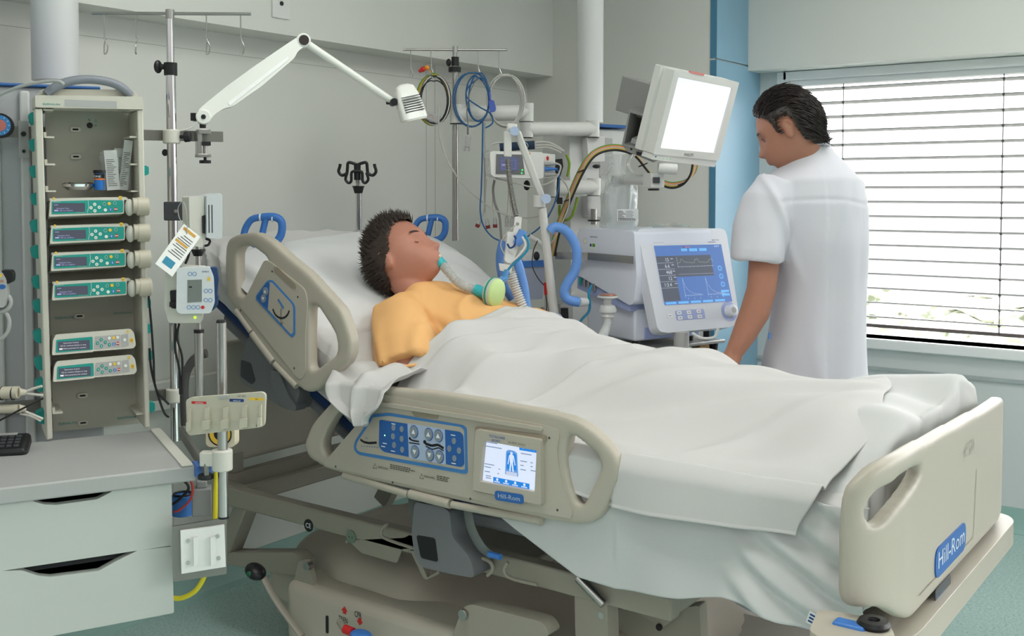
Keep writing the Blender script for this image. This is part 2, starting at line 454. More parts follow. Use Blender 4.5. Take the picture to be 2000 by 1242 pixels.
# foliage outside, far below the window: a hedge
hd = bpy.data.materials.new('hedge_leaves'); hd.use_nodes = True; t = hd.node_tree; b = t.nodes['Principled BSDF']
tcn = t.nodes.new('ShaderNodeTexCoord'); n1 = t.nodes.new('ShaderNodeTexNoise'); n1.inputs['Scale'].default_value = 9; n1.inputs['Detail'].default_value = 6
r2 = t.nodes.new('ShaderNodeValToRGB'); e = r2.color_ramp.elements; e[0].position = .42; e[0].color = (*lin((120, 128, 104)), 1); e[1].position = .56; e[1].color = (*lin((238, 240, 226)), 1)
t.links.new(tcn.outputs['Object'], n1.inputs['Vector']); t.links.new(n1.outputs['Fac'], r2.inputs[0]); t.links.new(r2.outputs[0], b.inputs['Base Color'])
b.inputs['Roughness'].default_value = .8
q = MB(hd)
q.grid(lambda u, v: (-4 + 16 * u, 8.6 + 1.6 * v + .25 * nz(u * 40, v * 9), .05 + .42 * math.sin(v * math.pi * .5) + .12 * nz(u * 60, v * 12, 3)), 160, 14)
tag(q.obj('hedge'), 'pale green hedge outside, glimpsed below the blind', 'hedge', kind='stuff')
# coved skirting and dado rail
cov = mat('teal_skirting', (156, 190, 182), .5, var=.02)
def cove(name, x0, y0, x1, y1, nx, ny):
    q = MB(cov); pr = [(0, .10), (.004, .10), (.006, .04), (.015, .015), (.04, .003), (.04, 0), (0, 0)]
    vs = [(x + nx * a, y + ny * a, z) for (x, y) in ((x0, y0), (x1, y1)) for (a, z) in pr]; k = len(pr)
    q.add(vs, [(i, (i + 1) % k, k + (i + 1) % k, k + i) for i in range(k)]); struct(name, q, fixn=True)
cove('baseboard_left', XL, YN, XL, YB, 1, 0); cove('baseboard_window', XB, YW, XR, YW, 0, -1); cove('baseboard_back', XL, YB, XB, YB, 0, -1)
q = MB(wallm); zr = onX(390, 730, XL).z
q.wbox((XL, YN, zr - .10), (XL + .022, YB, zr)); struct('trim_4', q, bev=.006)
q = MB(mat('panel_joint', (180, 180, 176), .7))
for pxc in (330, 833, 850):
    y = onX(pxc, 400, XL).y; q.wbox((XL, y - .0012, .1), (XL + .0008, y + .0012, 1.967))
q.wbox((XL, YN, 1.895), (XL + .0008, YB, 1.897))
struct('trim_5', q)
# socket plate high on the bulkhead
F = axes(onX(545, 36, XL + .15), V((0, 1, 0)), UPZ)
sk = thing('wall_socket', F.o, 'small square white socket plate high on the bulkhead', 'socket')
MB(white).box(F, -.035, .045, 0, .11, 0, .008).obj('plate', sk, bev=.002)
MB(black).prism(F, circ(.005, .052, .008, 12), .008, .0105).obj('socket_hole', sk)
# ================================================================ BED
BY = 2.05                                            # plane of the near side rails (bed long axis = X, across = Y)
BF = Fr(V((-1.9, BY, .8)), -math.degrees(math.atan(.728)))
BF.x = V((1, 0, 0)); BF.y = V((0, 0, 1)); BF.n = V((0, -1, 0))
YC = 2.56; ZM = .80; HX = -1.86                      # bed centre line, flat mattress top, hinge of the backrest
bed = thing('hospital_bed', (-1.75, YC, 0), 'beige electric hospital bed with raised head end on its wheeled base', 'bed')
def ztop(x): 
    d = (HX - x); return ZM + (math.log(1 + math.exp(d / .035)) * .035) * math.tan(R_(29)) if d < 1 else ZM + d * math.tan(R_(29))
# ---- near side rails, head part and middle part
def raised(name, loops, par, th=.030, r=.02, vox=.006, sm=5, F=BF, m=beige, c0=-.03):
    q = MB(m); q.ppx(F, loops, c0, c0 + th, r); o = q.obj(name, par, fixn=True); return remesh(o, vox, sm)
head_out = [(466,457),(498,453),(525,466),(560,498),(605,535),(668,605),(688,665),(683,705),(622,762),(603,768),(583,755),(548,720),(512,684),(478,632),(461,602),(446,588),(441,545),(441,486),(447,466)]
h1 = [(470,482),(492,480),(512,494),(525,505),(525,526),(512,546),(478,580),(466,574),(463,540),(463,495)]
h2 = [(607,594),(622,598),(658,654),(660,692),(619,722),(610,724),(605,712),(604,640)]
rail1 = raised('head_side_rail', [head_out, h1, h2], bed, th=.038, c0=-.034)
mid_out = [(740,756),(850,766),(960,783),(1080,806),(1128,820),(1170,850),(1204,890),(1210,930),(1178,1005),(1158,1022),(1118,1024),(1000,1001),(880,974),(740,942),(640,916),(603,893),(594,868),(612,825),(655,778),(682,760)]
m1 = [(700,770),(735,782),(735,790),(700,826),(645,892),(634,888),(630,866),(640,836),(668,792),(685,773)]
m2 = [(1110,850),(1122,850),(1168,886),(1177,914),(1140,988),(1128,986),(1114,950),(1104,900)]
rail2 = raised('side_rail', [mid_out, m1, m2], bed, th=.040, c0=-.036)
# inner faces, seams and lower hinge strips of both rails
pan = mat('beige_rail_panel', (182, 174, 160), .45, bump=.1, bscale=600, var=.02)
q = MB(pan)
q.ppx(BF, [(735,788),(745,768),(1060,828),(1098,838),(1090,880),(1100,940),(1122,1000),(1118,1012),(1000,990),(740,932),(636,908),(640,898)], .0, .007, .02)
q.obj('rail_panel', rail2, bev=.002)
q = MB(pan).ppx(BF, [(520,506),(533,512),(600,565),(604,590),(600,650),(600,730),(588,742),(470,596),(480,586)], .0, .007, .02); q.obj('rail_panel', rail1, bev=.002)
# recess grooves / grips
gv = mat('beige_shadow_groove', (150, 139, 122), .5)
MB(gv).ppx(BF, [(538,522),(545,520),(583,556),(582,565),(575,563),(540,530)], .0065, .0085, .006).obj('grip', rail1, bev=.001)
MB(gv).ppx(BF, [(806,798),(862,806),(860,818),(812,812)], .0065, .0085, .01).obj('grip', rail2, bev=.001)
q = MB(pan); q.ppx(BF, [(748,783),(1063,832),(1064,840),(748,791)], .006, .014, .003); q.obj('ledge', rail2, bev=.002)
def strip(par, pts, r=.010):
    q = MB(beige); q.tube([BF.px(x, y, 0.0) for x, y in pts], r, 10); q.obj('hinge_strip', par)
strip(rail1, [(462,606),(492,648)]); strip(rail1, [(494,651),(535,706)], .012); strip(rail1, [(538,710),(580,754)])
strip(rail2, [(672,928),(798,965)]); strip(rail2, [(802,964),(880,984)], .013); strip(rail2, [(884,985),(1058,1018)])
# screws
for (x, y) in ((656,911),(767,942),(919,974),(1073,855),(1089,996)):
    a, b = BF.ab(x, y, .007); MB(dgrey).disc(BF, a, b, .003, .0078, 10).obj('screw', rail2)
for (x, y) in ((532,530),(582,580),(575,719),(470,606)):
    a, b = BF.ab(x, y, .007); MB(dgrey).disc(BF, a, b, .003, .0078, 10).obj('screw', rail1)
# ---- control panel on middle rail
kb = mat('keypad_blue', (70, 128, 190), .4); kd = mat('keypad_deep_blue', (44, 98, 168), .4); kl = mat('keypad_pale', (176, 190, 214), .4); ko = mat('keypad_button', (150, 160, 172), .35, .3); pw = mat('print_white', (236, 240, 244), .5); pk = mat('print_black', (26, 28, 34), .5)
C_ = .0078
def pp(pxs, c=C_): return [BF.ab(x, y, .007) for x, y in pxs]
q = MB(kb); outl = pp([(728,809),(760,806),(905,830),(912,836),(914,925),(905,925),(700,888),(691,878),(693,862),(722,818)])
q.prism(BF, fil(outl, .012), .007, .0080)
q.use(pan).prism(BF, fil(pp([(729,815),(760,812),(901,834),(907,840),(909,917),(902,917),(702,882),(696,875),(698,864),(726,822)]), .010), .0075, .0086)
q.use(kd).prism(BF, fil(pp([(742,819),(900,843),(906,850),(908,907),(902,912),(750,882),(741,872)]), .008), .0080, .0092)
q.use(kl).prism(BF, fil(pp([(797,826),(870,838),(872,907),(800,895)]), .002), .0088, .0096)
kp = q.obj('control_panel', rail2, label='blue and pale control panel with arrow buttons')
bt = [(809,843),(838,848),(857,851),(811,882),(840,888),(859,892)]
q = MB(ko)
def tri(q, a, b, s, up, c, m=pw):
    q.use(m); q.poly(BF, [(a - s, b - s * .8 * up), (a + s, b - s * .8 * up), (a, b + s * up)] if up > 0 else [(a - s, b + s * .8), (a, b - s), (a + s, b + s * .8)], c)
for i, (x, y) in enumerate(bt):
    a, b = BF.ab(x, y, .009); q = MB(kd).prism(BF, circ(a, b, .0145, 20, .0165), .0094, .0102); q.use(ko).prism(BF, circ(a, b, .0125, 20, .0145), .0100, .0125)
    tri(q, a, b, .0065, 1 if i < 3 else -1, .0127); q.obj('button', kp)
q = MB(pk)
def man(q, pts, wd): q.line(BF, pp(pts), wd, .0100)
q.disc(BF, *BF.ab(801, 856, .009), .0035, .0100); man(q, [(802,857),(808,860),(820,862)], .004); man(q, [(800,864),(821,867)], .003)
q.disc(BF, *BF.ab(830, 863, .009), .005, .0100); man(q, [(832,866),(845,870),(857,868),(868,875)], .0065); man(q, [(833,871),(846,877),(858,874),(868,880)], .003)
q.obj('symbols', kp)
for (x, y) in ((769,835),(785,838),(785,857),(770,869),(786,878),(768,852),(887,861),(878,876),(897,880),(888,895)):
    a, b = BF.ab(x, y, .009); MB(ko).prism(BF, circ(a, b, .0065, 14, .008), .0090, .0108).obj('small_key', kp)
q = MB(pw)
for (x, y) in ((765,828),(764,881),(881,850),(882,905),(745,872),(748,866)): 
    a, b = BF.ab(x, y, .009); q.rect(BF, a, b, a + .014, b + .0025, .0099)
q.use(mat('led_green', (150, 240, 150), .5, emit=2)).disc(BF, *BF.ab(752, 850, .009), .002, .0102)
q.obj('key_print', kp)
q = MB(pk); q.line(BF, pp([(705,858),(712,863),(722,865),(737,864)]), .006, .0094); q.use(kd).text(BF, 'TREN', *BF.ab(713, 856, .009), .003, .0094)
for i in range(7): a, b = BF.ab(707 + i * 5, 871 + i * .4, .009); q.disc(BF, a, b, .0016, .0094, 8)
q.obj('angle_gauge', rail2)
q = MB(mat('print_grey', (70, 68, 62), .6))
def lines(q, x, y, w_, n, F=BF, c=.0080, h=.0022, gap=.0046, seed=1, sl=-.0):
    rr = random.Random(seed); a, b = F.ab(x, y, c)
    for i in range(n):
        aa = a; e = a + w_ * (rr.uniform(.75, 1))
        while aa < e: l = rr.uniform(.004, .010); q.rect(F, aa, b - i * gap + sl * (aa - a), min(aa + l, e), b - i * gap + h + sl * (aa - a), c); aa += l + .0015
a, b = BF.ab(738, 914, .008); q.text(BF, 'WAARSCHUWING', a, b, wd=.036, h=.006, c=.0082); lines(q, 762, 908, .085, 3, seed=3)
a, b = BF.ab(828, 932, .008); q.text(BF, 'WAARSCHUWING', a, b, wd=.036, h=.006, c=.0082); lines(q, 853, 930, .046, 3, seed=5)
q.line(BF, pp([(729,914),(733,905),(737,915),(729,914)]), .001, .0082); q.line(BF, pp([(820,934),(824,925),(828,935),(820,934)]), .001, .0082)
q.obj('warning_print', rail2)
# ---- touch screen module
sc = MB(beige); sc.ppx(BF, [[(936,832),(1062,850),(1070,860),(1066,990),(930,958),(930,840)]], .006, .0075, .008)
q = MB(pan); q.prism(BF, [fil(pp([(937,836),(1063,856),(1065,984),(931,955)]), .006), fil(pp([(953,858),(1056,877),(1052,958),(945,937)]), .003)], .007, .024)
mod = q.obj('display_module', rail2, bev=.002)
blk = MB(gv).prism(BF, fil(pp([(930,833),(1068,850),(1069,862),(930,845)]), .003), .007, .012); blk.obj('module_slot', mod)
em = mat('display_white', (214, 224, 244), .3, emit=.72); eb = mat('display_blue', (30, 128, 215), .3, emit=.72); eg = mat('display_grey', (120, 140, 170), .3, emit=.72); el = mat('display_light_blue', (96, 150, 215), .3, emit=.72)
S = axes(BF.px(945, 938, .012), BF.px(1052, 959, .012) - BF.px(945, 938, .012), UPZ); sw, _ = S.ab(1052, 959); _, sh = S.ab(951, 858)
q = MB(em).rect(S, -.004, -.004, sw + .004, sh + .006, .0002)
def sr(x0, y0, x1, y1, m, c=.0006): q.use(m).rect(S, x0 * sw, y0 * sh, x1 * sw, y1 * sh, c)
sr(.66, .88, 1.02, 1.0, eb); sr(.18, .0, .84, .13, eb)
for i in range(4):
    a = (.20 + i * .165) * sw; q.use(em).disc(S, a + .009, .085 * sh, .0035, .001, 10); q.rect(S, a, .02 * sh, a + .017, .042 * sh, .001)
q.use(el).poly(S, fil([(.40 * sw, .24 * sh), (.64 * sw, .24 * sh), (.62 * sw, .80 * sh), (.56 * sw, .84 * sh), (.46 * sw, .84 * sh), (.42 * sw, .80 * sh)], .004), .0007)
q.use(eb).poly(S, fil([(.43 * sw, .38 * sh), (.61 * sw, .38 * sh), (.60 * sw, .77 * sh), (.44 * sw, .77 * sh)], .004), .0009)
q.use(em).disc(S, .52 * sw, .77 * sh, .0035, .0012, 12).line(S, [(.52 * sw, .74 * sh), (.52 * sw, .56 * sh)], .010, .0012).line(S, [(.485 * sw, .72 * sh), (.455 * sw, .5 * sh)], .0025, .0012).line(S, [(.555 * sw, .72 * sh), (.585 * sw, .5 * sh)], .0025, .0012).line(S, [(.51 * sw, .58 * sh), (.49 * sw, .34 * sh)], .004, .0012).line(S, [(.53 * sw, .58 * sh), (.55 * sw, .34 * sh)], .004, .0012)
q.use(mat('display_white2', (190, 200, 222), .3, emit=.72)).rect(S, .42 * sw, .24 * sh, .62 * sw, .33 * sh, .0012)
for (x0, y0, x1) in ((.03,.93,.26),(.02,.83,.34),(.02,.40,.2),(.02,.33,.14),(.02,.22,.12),(.28,.33,.31),(.26,.22,.29),(.69,.80,.88),(.68,.62,.8),(.68,.52,.74),(.68,.42,.78),(.86,.62,.9),(.86,.53,.9),(.86,.44,.98),(.04,.12,.14),(.04,.07,.14)):
    q.use(eg).rect(S, x0 * sw, y0 * sh, x1 * sw, (y0 + .022) * sh, .001)
q.use(pw).text(S, 'Algemene hlp', .68 * sw, .92 * sh, wd=.26 * sw, h=.0045, c=.0012)
q.obj('screen', mod)
q = MB(kd); a, b = BF.ab(957, 851, .02); q.text(BF, 'TOTALCARE', a, b - .002, wd=.048, h=.006, c=.0246); q.text(BF, 'SPORT', a + .008, b - .0115, wd=.026, h=.006, c=.0246)
q.use(mat('print_tan', (140, 130, 112), .6)).text(BF, 'IN-BED SCALE', a + .058, b - .009, wd=.05, h=.005, c=.0246); q.obj('module_print', mod)
q = MB(kd); ab0 = BF.ab(967, 972, .024); ab1 = BF.ab(1026, 980, .024)
a0, b0, a1 = ab0[0], min(ab0[1], ab1[1]) - .006, ab1[0]
L2 = axes(BF.px(967, 972, .0245), BF.px(1023, 981, .0245) - BF.px(967, 972, .0245), UPZ); lw = (BF.px(1023, 981, .0245) - BF.px(967, 972, .0245)).length
q.prism(L2, rrect(0, -.005, lw, .018, .0085), 0, .0012); q.use(mat('print_steel', (190, 196, 206), .4)).text(L2, 'Hill-Rom', .010, .0015, wd=lw - .02, h=.0105, c=.0015); q.obj('name_badge', mod)
# ---- angle indicator on head rail (blue outlined lozenge)
def hp(pxs): return [BF.ab(x, y, .007) for x, y in pxs]
q = MB(kb); q.prism(BF, fil(hp([(522,548),(532,546),(574,592),(577,600),(577,655),(570,660),(500,585),(500,578)]), .010), .007, .0080)
q.use(pan).prism(BF, fil(hp([(525,552),(531,551),(571,594),(573,602),(573,650),(569,653),(505,583),(505,579)]), .008), .0075, .0086)
q.use(kd).prism(BF, fil(hp([(523,551),(528,552),(524,604),(503,583),(503,579)]), .005), .0080, .0092)
ip = q.obj('angle_panel', rail1, label='blue outlined panel with backrest angle indicator')
q = MB(ko)
for (x, y, up) in ((519,569,1),(515,583,-1)):
    a, b = BF.ab(x, y, .009); q.use(ko).prism(BF, circ(a, b, .0105, 16, .012), .009, .0115); tri(q, a, b, .0055, up, .0118)
q.obj('button', ip)
q = MB(pk); a, b = BF.ab(549, 606, .009)
arc = [(a + .036 * math.cos(t), b + .014 + .036 * math.sin(t)) for t in [R_(200 + 14 * i) for i in range(11)]]
q.line(BF, arc, .0055, .0094); q.line(BF, [(a, b + .005), (a, b - .03)], .0015, .0098); q.text(BF, "30°", a - .004, b - .04, .008, c=.0094)
q.use(kb).line(BF, [(a - .012, b + .03), (a - .002, b + .02), (a + .010, b + .006)], .007, .0094); q.obj('angle_gauge', ip)
# ---- blue push handles at the head end
def dhandle(c, flip):
    q = MB(blue); F = axes(V(c), V((0, 1, 0)) if 0 else RT, UPZ)
    k = 1.0
    big = [(-.075, -.06), (-.066, -.008), (-.04, .026), (.0, .034)]
    q.tube([F.w(a * flip * .85, b) for a, b in cat2(big)], .011, 10, sy=1)
    q.tube([F.w(a * flip * .85, b) for a, b in cat2([(.0, .034), (.045, .034), (.070, .018), (.068, -.02), (.045, -.045), (.0, -.052), (-.04, -.055)])], .0125, 10)
    q.tube([F.w(a * flip * .85, b) for a, b in ((.012, .03), (-.002, -.02), (-.012, -.05))], .0105, 10)
    q.use(pw).cyl(F.w(-.004 * flip, .033), F.w(-.009 * flip, .033), .0118); q.cyl(F.w(.03 * flip, .0305), F.w(.034 * flip, .030), .0128)
    q.obj('push_handle', bed, label='blue looped push handle')
def cat2(p): return [(v.x, v.y) for v in cat([(a, b, 0) for a, b in p], 5)]
dhandle(onX(513, 445, -2.62), 1); 
dhandle(onX(838, 443, -2.60), 1)
# ---- backrest deck (blue underside) and grey shells under it
q = MB(navy)
def slab(x0, x1, dz0, dz1, ya, yb, n=14):
    fn = []
    for i in range(n):
        x = x0 + (x1 - x0) * i / (n - 1); z = ztop(x); fn.append((x, z))
    vs = []
    for (x, z) in fn: vs += [(x, ya, z + dz0), (x, yb, z + dz0), (x, yb, z + dz1), (x, ya, z + dz1)]
    fs = [(i * 4 + k, i * 4 + (k + 1) % 4, i * 4 + 4 + (k + 1) % 4, i * 4 + 4 + k) for i in range(n - 1) for k in range(4)] + [(3, 2, 1, 0), tuple((n - 1) * 4 + k for k in range(4))]
    return vs, fs
q.add(*slab(-2.70, -.74, -.20, -.14, 2.12, 3.0, 40)); q.obj('mattress_cover_base', bed, bev=.02, fixn=True, label='dark blue mattress underside')
q = MB(grey); q.add(*slab(-2.66, -.78, -.245, -.205, 2.14, 2.98, 40)); q.obj('deck', bed, bev=.01, fixn=True)
# grey moulded arm holding the head rail
F2 = axes(V((0, BY + .06, 0)), V((1, 0, 0)), UPZ); F2.n = V((0, -1, 0))
q = MB(grey); q.ppx(F2, [(500,655),(520,650),(560,672),(602,760),(590,800),(560,790),(520,760),(483,740),(480,712),(492,680)], -.05, .03, .015)
q.use(dgrey).ppx(F2, [(487,700),(505,706),(515,740),(508,748),(486,732)], .0, .032, .006); q.obj('head_rail_arm', bed, bev=.006)
q = MB(grey); q.ppx(F2, [(548,718),(565,722),(585,770),(600,790),(596,800),(570,786),(550,748)], .0, .04, .01); q.obj('head_rail_strap', bed, bev=.004)
# grey moulded arm under the middle rail + two straps
q = MB(grey); q.ppx(F2, [(832,972),(885,982),(900,990),(905,1040),(940,1080),(948,1110),(945,1118),(905,1112),(845,1098),(832,1078),(826,1030)], -.03, .045, .015)
q.use(black).ppx(F2, [(836,1036),(872,1042),(878,1088),(845,1080)], .03, .047, .008); q.obj('side_rail_arm', bed, bev=.008)
def strap(pts, w_=.028):
    pts = cat([F2.px(x, y, c) for x, y, c in pts], 6); q = MB(mat('grey_webbing', (104, 108, 106), .7)); q.tube(pts, w_ / 2, 8, sy=.25, up=V((0, -1, 0))); q.obj('strap', bed)
strap([(805,962,.0),(806,1000,.02),(818,1030,.02),(836,1046,.0)]); strap([(912,985,.03),(920,1030,.035),(940,1068,.03),(962,1086,.01)])
MB(blue).tube([F2.px(955, 1082, .03), F2.px(978, 1088, .03)], .008, 8).obj('release_tab', bed)
# ---- upper frame
YB1 = 2.15
F3 = axes(V((0, YB1, 0)), V((1, 0, 0)), UPZ); F3.n = V((0, -1, 0))
q = MB(beiged); q.wbox((-2.66, YB1, .435), (-1.12, YB1 + .045, .492)); q.wbox((-2.66, 2.93, .435), (-1.12, 2.975, .492)); q.wbox((-2.657, YB1 + .02, .438), (-2.62, 2.95, .489)); q.wbox((-1.95, YB1 + .02, .44), (-1.55, 2.95, .47)); q.wbox((-1.16, YB1 + .02, .438), (-1.123, 2.95, .489))
q.obj('upper_frame', bed, bev=.006)
q = MB(black); c = F3.ab(603, 1026); q.prism(F3, circ(c[0], c[1], .0185, 22), 0, .0015); q.use(pw).text(F3, 'CE', c[0], c[1] - .007, .014, .002, wd=.022, center=True); q.obj('conformity_mark', bed)
q = MB(mat('socket_green', (110, 126, 110), .5)); c = F3.ab(687, 1048); q.prism(F3, circ(c[0], c[1], .018, 22), 0, .004); q.use(black)
for k in (-1, 1): q.disc(F3, c[0] + k * .006, c[1], .002, .0045, 8)
q.use(steel); q.disc(F3, c[0] - .02, c[1] + .018, .005, .001); q.disc(F3, c[0] - .02, c[1] - .018, .005, .001); q.obj('frame_socket', bed)
# gusset plates, hooks
q = MB(beiged); q.ppx(F3, [(680,1055),(790,1050),(822,1030),(830,1070),(785,1072),(775,1100),(705,1080)], -.004, .0, .008); q.obj('gusset_plate', bed, bev=.001)
q = MB(beiged); q.tube(cat([F3.px(x, y, .03) for x, y in ((757,1023),(746,1034),(750,1050),(800,1068),(820,1072),(825,1062))], 6), .0045, 8); q.obj('bag_hook', bed)
q = MB(beiged); q.tube(cat([F3.px(x, y, .04) for x, y in ((942,1090),(958,1098),(962,1112),(952,1124))], 6), .005, 8); q.tube(cat([F3.px(x, y, .04) for x, y in ((992,1098),(985,1112),(996,1128),(1050,1142))], 6), .005, 8); q.obj('bag_hook', bed)
q = MB(beiged); q.ppx(F3, [(806,1072),(818,1074),(840,1125),(862,1112),(864,1118),(838,1130),(832,1126)], .0, .012); q.obj('strut_bracket', bed, bev=.001)
# gas strut and lever ends near foot
q = MB(steel); q.cyl(F3.px(1130, 1128, .02), F3.px(1180, 1180, .02), .012); q.obj('gas_strut', bed)
# legs of the frame, lift arms
q = MB(beiged); q.bar(V((-2.60, 2.18, .45)), V((-2.72, 2.2, .26)), .05, .06); q.obj('head_leg', bed, bev=.004); q = MB(beiged); q.bar(V((-2.60, 2.92, .45)), V((-2.72, 2.92, .26)), .05, .06); q.obj('head_leg', bed, bev=.004)
P1 = onY(460, 1085, 2.22); P2 = onY(600, 1095, 2.16)
q = MB(beiged); q.ppx(axes(V((0, 2.2, 0)), V((1, 0, 0)), UPZ), [(455,1074),(590,1074),(608,1092),(606,1112),(590,1118),(452,1096)], -.02, .03, .01); q.obj('lift_arm', bed, bev=.004)
q = MB(beiged); q.ppx(axes(V((0, 2.13, 0)), V((1, 0, 0)), UPZ), [(588,1094),(604,1094),(622,1160),(576,1146)], -.01, .01, .008); q.use(steel)
c = onY(597, 1107, 2.11); q.cyl(c, c + V((0, .02, 0)), .012); q.obj('pivot_bracket', bed, bev=.002)
# transport rod / steering pedal with green mark
q = MB(beiged); q.tube(cat([F3.px(x, y, .08) for x, y in ((515,1128),(535,1165),(555,1195),(590,1242))], 5), .012, 10, sy=.5); q.obj('steering_pedal_arm', bed)
q = MB(black); p = F3.px(499, 1116, .09); q.ball(p, (.034, .020, .03), axes(V((0,0,0)), V((.8, 0, -.35)), UPZ)); q.use(mat('pedal_green', (20, 96, 66), .5)); q.ball(p + V((.002, -.022, .0)), (.011, .010, .01)); q.obj('steering_pedal', bed)
# ---- base: moulded cover with swept hump, low chassis
q = MB(beige)
def base(u, v):
    # u along X, v across section from near bottom over the top to far bottom
    x = -2.62 + u * 1.86
    wv = lerp([(-2.62, .50), (-2.45, .62), (-2.2, .80), (-1.7, .86), (-1.2, .80), (-.76, .5)], x) / 2
    h = lerp([(-2.62, .20), (-2.52, .33), (-2.30, .385), (-2.05, .37), (-1.85, .30), (-1.45, .27), (-1.2, .20), (-.76, .12)], x)
    ang = math.pi * v; c, s_ = math.cos(ang), math.sin(ang); e = .38
    yy = -wv * (abs(c) ** e) * (1 if c > 0 else -1); zz = .06 + (h - .06) * (abs(s_) ** (.55))
    zz += .012 * G(x, -1.98, .03) * s_ 
    return (x, YC + yy, zz)
q.grid(base, 70, 40); q.obj('base_cover', bed, fixn=True)
q = MB(beige); q.wbox((-2.35, 2.10, .10), (-1.35, 3.02, .285)); q.wbox((-2.6, 2.25, .12), (-2.3, 2.9, .24)); bo = q.obj('base_housing', bed, bev=.03, seg=4)
FB = axes(V((0, 2.10, 0)), V((1, 0, 0)), UPZ)
q = MB(red); a, b = FB.ab(673, 1193); s_ = 1
q.prism(FB, [(a - .012, b), (a - .006, b), (a - .006, b - .008), (a + .006, b - .008), (a + .006, b), (a + .012, b), (a, b + .013)], 0, .001)
a2, b2 = FB.ab(703, 1213); q.prism(FB, [(a2 - .012, b2), (a2 - .006, b2), (a2 - .006, b2 + .008), (a2 + .006, b2 + .008), (a2 + .006, b2), (a2 + .012, b2), (a2, b2 - .012)], 0, .001)
a, b = FB.ab(662, 1213); q.use(pk).text(FB, 'TREN', a, b, .017, .0012, wd=.034); a, b = FB.ab(693, 1204); q.text(FB, 'CPR', a, b, .017, .0012, wd=.026)
q.obj('pedal_marks', bed)
p = FB.px(705, 1240, .06); q = MB(blue).ball(p, (.034, .012, .025)); q.use(red).cyl(p + V((-.06, 0, .002)), p + V((-.03, 0, .0)), .012); q.use(beiged).cyl(p + V((-.10, .02, .005)), p + V((-.06, 0, .0)), .009); q.obj('foot_pedal', bed)
q = MB(rail_m); a, b = FB.ab(637, 1215); q.use(black).prism(FB, rrect(a, b - .03, a + .010, b + .02, .004), 0, .002); q.obj('pedal_slot', bed)
# foot end pivot and lift arm
q = MB(beiged); F4 = axes(V((0, 2.08, 0)), V((1, 0, 0)), UPZ)
q.ppx(F4, [(903,1186),(920,1180),(1060,1215),(1075,1242),(950,1262),(880,1250)], -.05, .0, .02); q.use(steel); c = F4.px(908, 1198, .0); q.cyl(c, c - V((0, .012, 0)), .013); q.obj('foot_lift_arm', bed, bev=.004)
q = MB(beiged); F5 = axes(V((0, 2.16, 0)), V((1, 0, 0)), UPZ)
q.ppx(F5, [(1122,1152),(1186,1172),(1188,1262),(1124,1262)], -.05, .0, .004); q.use(steel); a, b = F5.ab(1174, 1202); q.disc(F5, a, b, .008, .001); q.obj('column', bed, bev=.003)
q = MB(beiged); F6 = axes(V((0, 2.35, 0)), V((1, 0, 0)), UPZ)
q.ppx(F6, [(1225,1158),(1250,1152),(1385,1148),(1386,1160),(1322,1172),(1325,1205),(1300,1222),(1265,1200),(1240,1180)], -.02, .02, .008)
q.ppx(F6, [(1195,1190),(1270,1196),(1362,1185),(1366,1260),(1190,1262)], -.05, -.01, .01); q.use(black)
for (x, y) in ((1238,1166),(1372,1154),(1315,1181),(1296,1219)):
    a, b = F6.ab(x, y); q.prism(F6, circ(a, b, .0085, 14), .02, .026)
q.use(chrome); a, b = F6.ab(1258, 1162); q.prism(F6, circ(a, b, .012, 14, .02), .02, .026); q.obj('knee_mechanism', bed, bev=.002)
q = MB(steel); q.cyl(F6.px(1205, 1160, .03), F6.px(1245, 1184, .03), .008); q.obj('gas_strut', bed)
q = MB(beiged); q.wbox((-1.3, 2.25, .12), (-.72, 2.87, .20)); q.obj('foot_chassis', bed, bev=.02)
# wheels on the floor
for (x, y) in ((-2.42, 2.32), (-2.42, 2.82), (-.95, 2.25), (-.95, 2.87)):
    q = MB(dgrey).cyl((x, y - .02, .07), (x, y + .02, .07), .07, n=28); q.use(beiged).cyl((x, y - .024, .07), (x, y + .024, .07), .045); q.wbox((x - .03, y - .03, .07), (x + .03, y + .03, .14)); q.obj('wheel', bed)
# ---- headboard (grey-beige, behind the backrest) and the frame beneath it
q = MB(beige); q.wbox((-2.80, 2.23, .53), (-2.765, 2.95, .93)); hb = q.obj('headboard', bed, bev=.03, seg=4)
q = MB(beiged); q.wbox((-2.79, 2.20, .44), (-2.75, 2.95, .50)); q.wbox((-2.78, 2.25, .48), (-2.76, 2.30, .56)); q.wbox((-2.78, 2.85, .48), (-2.76, 2.90, .56)); q.bar((-2.77, 2.22, .46), (-2.64, 2.2, .46), .04, .05); q.bar((-2.77, 2.92, .46), (-2.64, 2.93, .46), .04, .05); q.obj('head_beam', bed, bev=.004)
# ---- footboard: board bent round the near corner, with handle holes
plan = [(-.678, 1.972), (-.655, 1.988), (-.637, 2.03), (-.63, 2.10), (-.63, 2.18), (-.63, 2.4), (-.63, 2.7), (-.63, 2.88), (-.631, 2.96), (-.638, 3.01), (-.655, 3.045), (-.69, 3.065)]
pl = cat([(a, b, 0) for a, b in plan], 8); acc = [0]
for a, b in zip(pl, pl[1:]): acc.append(acc[-1] + (b - a).length)
LT = acc[-1]
def bend(s_, c):
    s_ = max(0, min(LT - 1e-6, s_)); i = 0
    while acc[i + 1] < s_: i += 1
    u = (s_ - acc[i]) / (acc[i + 1] - acc[i]); p = pl[i].lerp(pl[i + 1], u); dd_ = lambda j: (pl[min(j + 2, len(pl) - 1)] - pl[max(j - 2, 0)]).normalized()
    d = dd_(i).lerp(dd_(i + 1), u).normalized(); n = V((d.y, -d.x, 0)); return p + n * c
S0 = axes(V((0, 0, 0)), V((1, 0, 0)), UPZ)             # flat: a = arclength, b = z
zt = lambda s_: .0
